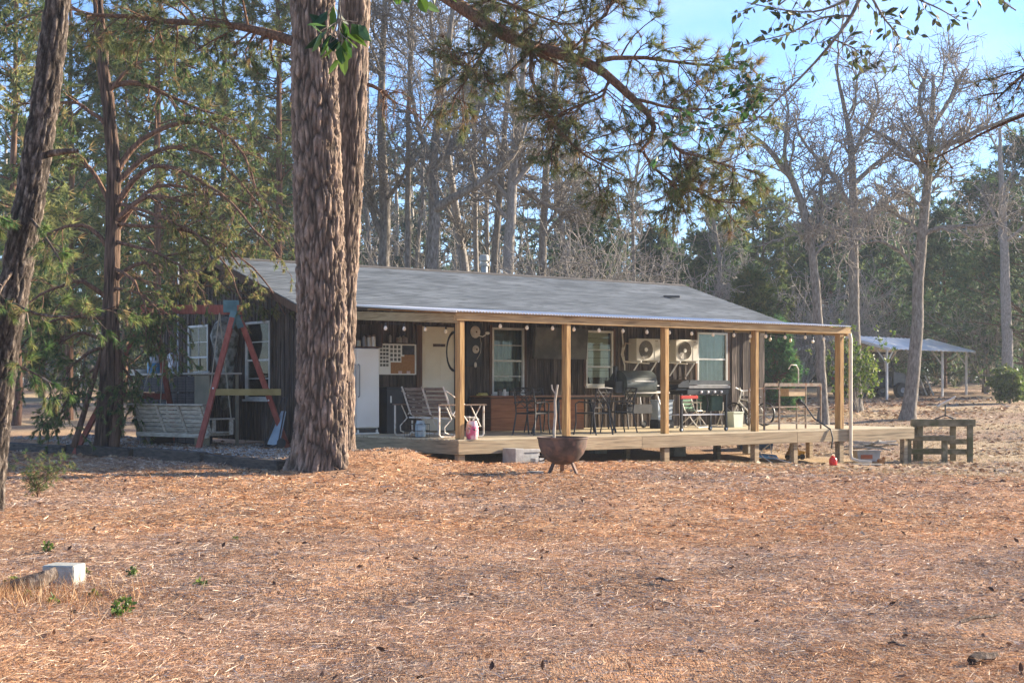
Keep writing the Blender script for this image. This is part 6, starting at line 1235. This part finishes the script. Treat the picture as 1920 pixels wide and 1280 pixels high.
p = gray(1627, 872); t = Wt('loose_plank', 'pale loose plank lying before the clear bin', 'plank', p, R(-14)); MB().box((0, -.1, .025), (.60, .14, .03), bev=.004).build('board', mat('pale_plank', (.5, .42, .3), (.62, .54, .42), scale=5, stretch=(1, 8, 8), rough=.85), t)
p = gray(1630, 850); t = Wt('scrap_lumber', 'heap of grey scrap lumber under the far deck end', 'lumber pile', (p.x, p.y, p.z))
for k in range(9): g_ = random.Random(k); MB().beam((-.75 + g_.random() * .7, g_.random() * .5, .04 + .05 * k * .8), (.25 + g_.random() * .7, g_.random() * .5, .08 + g_.random() * .3), .12, .035, bev=.004).build('scrap_board', M_GREYW, t)
p = gray(1455, 868); t = Wt('folding_chair', 'folded blue and white lawn chair lying under the deck', 'chair', (p.x - .15, p.y + .25, p.z)); boxp('seat', mat('sky_blue', (.12, .30, .48), (.2, .4, .58), rough=.7), t, (0, 0, .14), (.45, .25, .05), .01, (R(12), R(6), 0))
tubes_part('frame', M_WPIPE, t, [[(-.3, -.1, .4), (-.1, -.12, .12), (.1, -.14, -.01)], [(-.2, -.1, .22), (.05, -.1, .42), (.08, -.1, .2)], [(.0, -.15, .16), (.25, -.2, .07), (.5, -.22, .0)]], .013)
p = gray(1492, 862); t = Wt('toy_truck', 'yellow toy digger under the deck', 'toy', (p.x, p.y + .1, p.z), R(20)); ym = mat('toy_yellow', (.55, .30, .03), (.62, .38, .05), rough=.5); MB().prism([(-.22, .12), (.2, .1), (.24, .2), (.05, .24), (.02, .34), (-.1, .34), (-.14, .22)], -.1, .1, 'xz').build('body', ym, t)
for wx in (-.14, .14):
    for wy in (-.1, .1): MB().lathe([(.001, -.03), (.07, -.03), (.07, .03), (.001, .03)], (wx, wy, .075), 12, 'y').build('wheel', M_DKPL, t, True)
p = gray(1420, 850); t = Wt('storage_bin', 'dark blue lidded storage bin pushed under the deck', 'bin', (p.x + .1, p.y + 1.0, p.z)); MB().prism([(-.42, 0), (.42, 0), (.48, .4), (-.48, .4)], -.25, .25, 'xz').build('tub', mat('navy_plastic', (.02, .045, .075), (.04, .07, .11), rough=.5), t); boxp('lid', MATS['navy_plastic'], t, (0, 0, .42), (1.02, .56, .045), .01)
# timber edging and gravel bed
M_TIE = mat('dark_railway_tie', (.028, .024, .021), (.085, .072, .06), scale=5, stretch=(6, 1, 6), rough=.95, bump=.4, rnd=.25)
def tie(y0, y1, lb, x=BEDX, sx=.0, h=.2, dz=0):
    a = L(x, y0); b = L(x + sx, y1); z = min(g1(a.x - .15, a.y - .1), g1(b.x - .15, b.y - .1)); t = Wt('edging_timber', lb, 'timber', ((a + b) / 2).to_tuple()[:2] + (z + dz,), PHI, 'timbers edging the gravel bed')
    q0 = Vector((0, -(y1 - y0) / 2, .06)); q1 = Vector((sx, (y1 - y0) / 2, .06)); MB().beam(q0, q1, .18, h + .08, bev=.015).build('sleeper', M_TIE, t)
tie(-.25, 2.55, 'dark edging timber butting against the massive pine trunk'); tie(2.6, 5.4, 'dark edging timber before the swing bench', sx=-.1); tie(5.45, 8.2, 'dark edging timber at the foot of the cedar', BEDX - .1, -.25); tie(8.25, 11.2, 'dark edging timber running past the cedar', BEDX - .35, -.35); tie(11.2, 14, 'dark edging timber beyond the cedar', BEDX - .7, -.4)
def gravel():
    g = np.random.default_rng(6); n = 9500; xl = g.uniform(BEDX + .12, -1.0, n); yl = g.uniform(-.2, 14, n); X = OX + xl * ux + yl * vx; Y = OY + xl * uy + yl * vy; s = g.uniform(.014, .034, n)[:, None, None]
    oc = np.array([(1, 0, 0), (0, 1, 0), (-1, 0, 0), (0, -1, 0), (0, 0, .7), (0, 0, -.5)]); ro = g.uniform(0, 6.28, n); cs, sn = np.cos(ro)[:, None], np.sin(ro)[:, None]
    v = oc[None] * s * g.uniform(.7, 1.3, (n, 6, 1)); V = np.stack([v[..., 0] * cs - v[..., 1] * sn, v[..., 0] * sn + v[..., 1] * cs, v[..., 2]], -1) + np.stack([X, Y, gz(X, Y) + .008], 1)[:, None, :]
    f = np.array([(0, 1, 4), (1, 2, 4), (2, 3, 4), (3, 0, 4), (1, 0, 5), (2, 1, 5), (3, 2, 5), (0, 3, 5)]); Q = (np.arange(n)[:, None, None] * 6 + f[None]).reshape(-1, 3)
    c = np.repeat(palette(g, n, [(.40, .36, .31, 3), (.28, .24, .20, 3), (.52, .47, .41, 1.5), (.20, .15, .11, 3), (.40, .27, .17, 2)]), 6, 0)
    tag(link('gravel', amesh('gravel', V.reshape(-1, 3), Q, c), dry), 'grey pebbles of the bed along the gable wall', 'gravel', kind='stuff')
gravel()
# swing: red A-frames, beam and hanging bench
SD = 28.2
def SP(px, py, d=SD): v_ = T(px, py, d); return Vector(v_)
M_SW = mat('red_stained_lumber', (.21, .05, .036), (.34, .095, .068), scale=4, stretch=(5, 5, 1.2), rough=.75, rnd=.1, bump=.1); M_SWY = mat('aged_lumber', (.22, .17, .06), (.32, .25, .10), scale=5, rough=.8); M_TEAL = mat('teal_bracket', (.045, .12, .135), (.10, .20, .21), scale=6, rough=.5)
base = SP(440, 830, SD); zb = g1(base.x, base.y)
sw = thing('swing_set', 'red stained A-frame swing stand with teal brackets at the gable end', 'swing set', (base.x, base.y, zb)); so_ = Vector(sw.location)
def bm(name, a, b, w_, h, m, up=(0, 1, 0)): return MB().beam(Vector(a) - so_, Vector(b) - so_, w_, h, up, bev=.006).build(name, m, sw)
ap = SP(440, 582, SD); lf = SP(371, 846, SD - .55); lf.z = g1(lf.x, lf.y) - .03; rf_ = SP(541, 812, SD + .5); rf_.z = g1(rf_.x, rf_.y) - .03
bm('leg', lf, SP(436, 596, SD - .06), .10, .13, M_SW); bm('leg', rf_, SP(449, 594, SD + .06), .10, .13, M_SW)
# the other A-frame stands farther left along the gable
dv = Vector((vx, vy, 0)); sp_ = 2.35; far = SP(262, 585, SD + 2.1)
ap2 = SP(282, 584, SD + 1.8); l2 = SP(140, 838, SD + 1.2); l2.z = g1(l2.x, l2.y); r2 = SP(332, 792, SD + 2.4); r2.z = g1(r2.x, r2.y)
bm('leg', l2, ap2 + Vector((-.03, -.03, 0)), .10, .13, M_SW); bm('leg', r2, ap2 + Vector((.05, .05, 0)), .10, .13, M_SW)
bm('top_beam', SP(452, 581, SD - .05), ap2 + Vector((-.2, .1, .06)), .10, .19, M_SW, (0, 0, 1))
tb0, tb1 = SP(392, 735, SD - .38), SP(527, 735, SD + .05); tb1.z = tb0.z; bm('tie_bar', tb0, tb1, .035, .13, M_SWY, (0, 0, 1)); bm('tie_bar', l2.lerp(ap2, .42), r2.lerp(ap2, .36), .04, .13, M_SW, (0, 0, 1))
for a, b in ((lf, ap), (rf_, ap), (l2, ap2), (r2, ap2)):
    d_ = (b - a).normalized(); bm('bracket', b - d_ * .36, b - d_ * .02, .125, .155, M_TEAL)
bm('bracket', ap + Vector((-.22, -.03, .08)), ap + Vector((.08, .02, .08)), .13, .24, M_TEAL, (0, 0, 1))
for q in (rf_.lerp(ap, .36), lf.lerp(ap, .44)): MB().ball(q + Vector((0, -.11, 0)) - so_, .02, 8, 5).build('bolt', M_TIN, sw, True)
# bench hanging below
M_BN = mat('grey_bench_wood', (.28, .25, .195), (.46, .42, .34), scale=5, stretch=(1.2, 6, 6), rough=.9, rnd=.18, bump=.2)
A = SP(258, 765, SD + 1.2); Bq = SP(392, 784, SD - .2); e1 = (Bq - A); e1.z = 0; ln = e1.length; e1.normalize(); fw = Vector((-e1.y, e1.x, 0)); fw = fw if fw.x > 0 else -fw   # faces the gable wall
zs = g1(A.x, A.y) + .34; sb = thing('swing_bench', 'grey weathered slatted bench hanging from the red swing stand', 'bench swing', (A.x, A.y, zs)); 
Mx = Matrix((e1, fw, Vector((0, 0, 1)))).transposed().to_4x4(); sb.matrix_world = Matrix.Translation(sb.location) @ Mx
sh_ = math.atan2(e1.y, e1.x); 
for k in range(6): MB().box((ln / 2, .06 - k * .035 + .0, .06 + k * .085), (ln - .02, .02, .075), Matrix.Rotation(R(22), 3, 'X'), .004).build('back_slat', M_BN, sb)
for k in range(5): boxp('seat_slat', M_BN, sb, (ln / 2, .14 + k * .095, 0), (ln - .02, .085, .022), .004)
MB().box((ln / 2, -.16, .55), (ln + .1, .10, .035), bev=.006).build('top_cap', M_BN, sb)
for f in (.06, .36, .66, .95): MB().beam((ln * f, .10, -.05), (ln * f, -.17, .55), .075, .04, (0, 1, 0), .004).build('back_brace', M_BN, sb); MB().beam((ln * f, .05, -.03), (ln * f, .6, -.03), .04, .07, bev=.004).build('seat_bearer', M_BN, sb)
MB().beam((0, -.02, -.06), (ln, -.02, -.06), .05, .09, bev=.004).build('bottom_rail', M_BN, sb)
for x in (.0, ln):
    MB().beam((x, -.08, .27), (x, .62, .27), .09, .035, bev=.006).build('armrest', M_BN, sb); MB().beam((x, .12, 0), (x, .12, .26), .08, .04, bev=.004).build('arm_post', M_BN, sb); MB().beam((x, .56, -.05), (x, .56, .26), .09, .04, bev=.004).build('arm_post', M_BN, sb)
iv = (Matrix.Translation(sb.location) @ Mx).inverted()
for x, apx in ((ln, ap + Vector((-.3, 0, 0))), (0.0, ap2 + Vector((.3, 0, 0)))):
    q = iv @ (apx - Vector((0, 0, .05)))
    for yy in (-.05, .56): MB().tube([(x, yy, .28), (x, (yy + q.y) / 2, .28 + (q.z - .28) * .5), (q.x, q.y, q.z)], .012, 5).build('chain', mat('rope', (.3, .27, .2), (.4, .37, .29), rough=.9), sb, True)
# tarp bundle on the gable wall between the windows
yq, zq = hx(418, 650, G - .35); tp_ = H('tarp_bundle', 'hanging camouflage and grey tarp bundle between the gable windows', 'tarp', G - .3, yq, 0.9)
M_TARP = mat('camo_tarp', (.10, .11, .085), (.34, .36, .34), scale=6, rough=.8, bump=.4, lo=.4, hi=.6, c3=(.05, .05, .035), s3=5)
g_ = np.random.default_rng(2); m_ = MB(); pf = [(.04, 0), (.12, .1), (.17, .5), (.20, 1.0), (.26, 1.35), (.30, 1.6), (.22, 1.85), (.08, 2.0), (.001, 2.02)]; m_.lathe(pf, n=18); m_.v = [(x * (1 + .25 * mnoise.noise(Vector((x * 9, y * 9, z * 4)))), y * (1 + .25 * mnoise.noise(Vector((x * 7 + 3, y * 9, z * 4)))), z) for x, y, z in m_.v]; m_.build('bundle', M_TARP, tp_, True)
MB().tube([(.05, 0, 2.0), (.25, 0, 2.1)], .012, 5).build('cord', M_BLACK, tp_, True)
# hand truck leaned on the gable corner
yh, _ = hx(527, 780, G - .35); pz = L(G - .4, yh); ht = H('hand_truck', 'pale blue metal hand truck leaned on the gable wall by the massive pine', 'hand truck', G - .55, yh, g1(pz.x, pz.y) + .02)
M_HT = mat('pale_blue_metal', (.30, .38, .44), (.42, .50, .56), scale=4, rough=.5)
MB().prism([(-.25, .06), (.25, .06), (.14, .78), (-.02, .78)], -.012, .012, 'yz').build('plate', M_HT, ht).rotation_euler = (0, R(22), 0)
tubes_part('frame', M_BLACK, ht, [[(-.02, -.26, 0), (.28, -.10, 1.0), (.28, .1, 1.0), (-.02, .26, 0)], [(-.14, -.24, .02), (-.14, .24, .02)], [(-.14, -.24, .02), (.02, -.24, .08)], [(-.14, .24, .02), (.02, .24, .08)]], .016)
for y in (-.27, .27): MB().lathe([(.001, -.025), (.09, -.025), (.1, 0), (.09, .025), (.001, .025)], (.06, y, .1), 14, 'y').build('wheel', M_BLACK, ht, True)
# outdoor counter with crates left of the gable windows
cxq = G - 1.2; y0, zt_ = hx(395, 698, cxq); y1, _ = hx(248, 698, cxq); bs = L(cxq, (y0 + y1) / 2); ct = H('outdoor_counter', 'long outdoor counter with dark gridded crate fronts and a tan panel', 'counter', cxq, y0, g1(bs.x, bs.y))
lnc = y1 - y0; hc = zt_ - ct.location.z
boxp('counter_top', M_GREYW, ct, (.3, lnc / 2, hc - .02), (.75, lnc + .1, .04), .006)
M_TAN = mat('tan_panel', (.19, .17, .12), (.27, .24, .17), scale=3, rough=.8); M_GRID = mat('crate_black', (.014, .015, .02), (.03, .032, .04), rough=.6)
boxp('tan_panel', M_TAN, ct, (-.02, .36, hc / 2 - .02), (.03, .70, hc - .06), .004)
k = .76; rows = 4
while k < lnc - .35:
    for r_ in range(rows):
        hh = (hc - .1) / rows; o = boxp('crate', M_GRID, ct, (.2, k + .21, .04 + hh * (r_ + .5)), (.42, .40, hh - .02), .006)
        m = MB()
        for a in range(6): m.box((-.217, -.17 + a * .068, 0), (.012, .014, hh - .05)); m.box((-.219, 0, -hh / 2 + .04 + a * (hh - .08) / 5), (.012, .36, .008))
        m.build('crate_grid', mat('crate_edge', (.10, .10, .11), (.15, .15, .15), rough=.6), o)
    k += .42
    if abs(k - 2.02) < .25: boxp('pale_upright', MATS['pale_plank'], ct, (-.02, k + .06, hc / 2), (.04, .1, hc - .05), .004); k += .12
for y in (.02, lnc - .02): boxp('leg', M_TAN, ct, (.6, y, hc / 2), (.06, .06, hc - .04), .004)
ctz = ct.location.z + hc
def on_counter(nm, lb, px, dx=.25): yy, _ = hx(px, 690, cxq + dx); return H(nm, lb, nm.replace('_', ' '), cxq + dx, yy, ctz + .002)
t = on_counter('water_jug', 'pale jug with a blue base standing on the outdoor counter', 288); MB().lathe([(.001, 0), (.13, 0), (.14, .03), (.14, .22), (.13, .24)], n=16).build('blue_base', mat('jug_blue', (.06, .22, .38), (.10, .30, .48), rough=.4), t, True); MB().lathe([(.13, .24), (.14, .30), (.13, .42), (.06, .47), (.06, .5), (.001, .5)], n=16).build('bottle', mat('jug_pale', (.50, .56, .62), (.62, .67, .7), rough=.25), t, True)
t = on_counter('desk_fan', 'small pale fan on the outdoor counter', 322); MB().lathe([(.001, -.05), (.16, -.05), (.17, 0), (.16, .05), (.001, .05)], (0, 0, .28), 18, 'x').build('cage', mat('fan_pale', (.5, .52, .56), (.62, .64, .66), rough=.5), t, True); MB().lathe([(.13, 0), (.13, .02), (.02, .04), (.02, .14)], n=14).build('base', MATS['fan_pale'], t, True); MB().lathe([(.001, -.06), (.05, -.058)], (0, 0, .28), 12, 'x').build('hub', M_BLACK, t)
t = on_counter('wash_basin', 'white enamel basin at the far end of the outdoor counter', 262); MB().lathe([(.001, .0), (.14, 0), (.2, .09), (.22, .095), (.2, .1), (.13, .02), (.001, .015)], n=18).build('bowl', M_WHITE, t, True)
t = on_counter('paper_stack', 'loose sheaf of white paper on the outdoor counter end', 378, .12)
for k in range(3): MB().box((0, .02 * k, .008 + .01 * k), (.22, .30, .006), Matrix.Rotation(.2 * k, 3, 'Z')).build('sheet', M_WHITE, t)
# black tote under the bench
yy, _ = hx(262, 815, -2.9); pz = L(-2.9, yy); t = H('storage_tub', 'black lidded tub on the gravel behind the swing bench', 'tub', -2.4, yy + .3, g1(*L(-2.4, yy + .3)[:2])); MB().prism([(-.22, 0), (.22, 0), (.26, .24), (-.26, .24)], -.34, .34, 'xz').build('tub', M_DKPL, t); boxp('lid', M_DKPL, t, (0, 0, .255), (.56, .74, .035), .008)
# concrete block in the near straw
p = gray(112, 1104); t = Wt('concrete_block', 'pale grey concrete block half sunk in the straw among weeds', 'block', (p.x, p.y + .1, p.z - .015), R(-8)); MB().box((0, 0, .085), (.235, .20, .19), bev=.008).build('block', mat('pale_concrete', (.30, .30, .26), (.42, .42, .37), scale=14, rough=.95, bump=.25, c3=(.30, .30, .25), s3=12), t)
p = gray(50, 1115); t = Wt('bark_slab', 'grey chunk of fallen bark beside the concrete block', 'bark', p, .5); m_ = MB().tube([(-.17, -.02, .05), (-.05, 0, .07), (.08, .02, .09), (.2, .05, .13)], [.03, .055, .06, .03], 9); m_.v = [(x, y, z + .02 * mnoise.noise(Vector((x * 30, y * 30, z * 30)))) for x, y, z in m_.v]; m_.build('slab', B_DARK, t)
# sticks
for i, (px, py, px2, py2, r_, lb) in enumerate(((1800, 1172, 1880, 1158, .010, 'thin dark stick lying across the near straw'), (1822, 1246, 1868, 1238, .028, 'short thick dark stick in the near straw'), (1230, 1090, 1262, 1096, .010, 'short brown stick out in the open straw'), (1665, 1212, 1700, 1220, .008, 'small thin twig between the near sticks'), (1865, 884, 1895, 880, .03, 'curled dead leaf cluster on the pale grass'))):
    a, b = gray(px, py), gray(px2, py2); t = Wt('fallen_stick', lb, 'stick', (a + b) / 2); c = (a + b) / 2
    MB().tube([a - c + Vector((0, 0, .02)), (a - c) * .4 + Vector((0, .01, .03)), (b - c) * .4 + Vector((0, -.01, .025)), b - c + Vector((0, 0, .03))], [r_, r_ * 1.1, r_ * .9, r_ * .6], 6).build('stick', B_DARK, t, True)
# ================================================================== carport and utility vehicle
d0 = 60.0; c0 = Vector((T(1663, 757, d0)[0], d0, 0)); c0.z = g1(c0.x, c0.y); ang = R(46); cu = Vector((math.cos(ang), math.sin(ang), 0)); cw = Vector((-cu.y, cu.x, 0))
cp = thing('carport', 'white metal carport with a low ridge roof and thin posts', 'carport', c0, ang); M_CP = mat('carport_white', (.64, .61, .55), (.74, .71, .65), scale=2, rough=.4); LC, WC, HC = 7.2, 4.1, 2.15
for x in (0, LC * .36, LC * .68, LC):
    for y in (0, WC):
        pp = c0 + cu * x + cw * y; zz = g1(pp.x, pp.y) - c0.z; boxp('post', M_CP, cp, (x, y, (HC + zz) / 2), (.08, .08, HC - zz), .004)
        sg_ = 1 if y == 0 else -1; MB().beam((x, y, HC - .62), (x, y + sg_ * .55, HC + .08), .05, .05).build('brace', M_CP, cp)
for y, sg_ in ((0, 1), (WC, -1)): boxp('eave_rail', M_CP, cp, (LC / 2, y, HC + .03), (LC, .07, .07), .004); MB().beam((0, y, HC - .55), (.55, y, HC), .05, .05).build('brace', M_CP, cp)
def crslope(ya, za, yb, zb):
    n_ = 40; per = (LC + .6) / n_
    Xs = [-.3 + per * k for k in range(n_ + 1)]; v = []; f = []
    for k, x in enumerate(Xs):
        h = .03 if k % 2 else 0; v += [(x, ya, za + h), (x, yb, zb + h)]
    f = [(2 * k, 2 * k + 2, 2 * k + 3, 2 * k + 1) for k in range(n_)]; return MB().add(v, f).build('roof_sheet', M_CP, cp)
crslope(-.3, HC - .02, WC / 2, HC + .62); crslope(WC + .3, HC - .02, WC / 2, HC + .62)
for x in (-.3, LC + .3): MB().beam((x, -.3, HC - .02), (x, WC / 2, HC + .62), .04, .12).build('gable_trim', M_CP, cp); MB().beam((x, WC + .3, HC - .02), (x, WC / 2, HC + .62), .04, .12).build('gable_trim', M_CP, cp)
# utility vehicle
up_ = c0 + cu * 1.4 + cw * 1.6; uv = thing('utility_vehicle', 'dark off-road utility vehicle with a roll cage parked in the carport', 'utility vehicle', (up_.x, up_.y, g1(up_.x, up_.y)), R(22))
M_UV = mat('utv_body', (.10, .095, .08), (.17, .16, .135), scale=3, rough=.5); M_UVD = mat('utv_dark', (.015, .016, .018), (.03, .03, .03), rough=.6)
MB().prism([(-1.5, .55), (-.45, .55), (-.45, 1.08), (-1.5, 1.08)], -.68, .68, 'xz').build('cargo_bed', M_UV, uv); boxp('tailgate', M_UV, uv, (-1.52, 0, .84), (.04, 1.3, .42), .01)
MB().prism([(.75, .55), (1.55, .55), (1.58, .85), (1.3, 1.05), (.75, 1.15)], -.66, .66, 'xz').build('hood', M_UV, uv); boxp('floor_pan', M_UVD, uv, (.1, 0, .48), (2.4, 1.3, .12), .02)
boxp('seat', M_UVD, uv, (-.2, 0, .82), (.5, 1.2, .2), .04); boxp('seat_back', M_UVD, uv, (-.42, 0, 1.15), (.14, 1.2, .55), .04); boxp('cab_roof', M_UVD, uv, (.05, 0, 1.95), (1.35, 1.35, .06), .02)
for s_ in (-1, 1): tubes_part('roll_cage', M_UVD, uv, [[(-.48, s_ * .62, .6), (-.5, s_ * .62, 1.92), (.5, s_ * .62, 1.92), (.85, s_ * .62, 1.1)]], .035); boxp('tail_light', mat('tail_red', (.35, .02, .02), (.45, .03, .03), rough=.3), uv, (-1.545, s_ * .56, .86), (.02, .1, .12), .004); boxp('headlight', M_WHITE, uv, (1.575, s_ * .5, .82), (.02, .2, .1), .004)
boxp('rear_screen', M_UVD, uv, (-.54, 0, 1.5), (.02, 1.2, .7), .004); boxp('door', M_UVD, uv, (.15, -.66, .72), (1.0, .03, .4), .02)
for wx in (-1.05, 1.1):
    for wy in (-.72, .72):
        o = MB().lathe([(.12, -.13), (.30, -.14), (.34, -.10), (.345, .10), (.30, .14), (.12, .13)], (wx, wy, .345), 20, 'y').build('wheel', M_UVD, uv, True); MB().lathe([(.001, -.10), (.19, -.13), (.2, -.10), (.2, .10), (.19, .13), (.001, .10)], (wx, wy, .345), 14, 'y').build('rim', mat('utv_rim', (.2, .2, .2), (.3, .3, .3), rough=.4), o, True)
MB().lathe([(.16, -.015), (.18, 0), (.16, .015)], (.42, -.3, 1.2), 14, 'x').build('steering_wheel', M_UVD, uv, True)
# heap of stuff beneath the far end of the carport
hp = c0 + cu * 5.6 + cw * 1.6; t = Wt('firewood_heap', 'stacked dark logs and leaning boards at the far end of the carport', 'log heap', (hp.x, hp.y, g1(hp.x, hp.y)))
for k in range(7): MB().tube([(-.8, .2 * (k % 4) - .3, .1 + .17 * (k // 4)), (.5, .2 * (k % 4) - .3, .1 + .17 * (k // 4))], .1, 8).build('log', B_DARK, t, True)
for k in range(2): MB().beam((.3 + .3 * k, -.5, 0), (.0 + .3 * k, -.2, .9), .12, .03).build('leaning_board', M_GREYW, t)

# ================================================================== air
hm = bpy.data.materials.new('thin_haze'); hm.use_nodes = True; hn = hm.node_tree; hn.nodes.clear(); ho = node(hn, 'ShaderNodeOutputMaterial'); hv = node(hn, 'ShaderNodeVolumePrincipled')
hv.inputs['Color'].default_value = (0.80, 0.88, 0.97, 1); hv.inputs['Density'].default_value = 0.0006; hv.inputs['Anisotropy'].default_value = 0.2
hn.links.new(hv.outputs[0], ho.inputs['Volume'])
hz_ = MB().box((0, 180, 11.5), (840, 500, 27)).build('haze', hm); tag(hz_, 'thin pale haze hanging among the far trees', 'haze', kind='stuff')
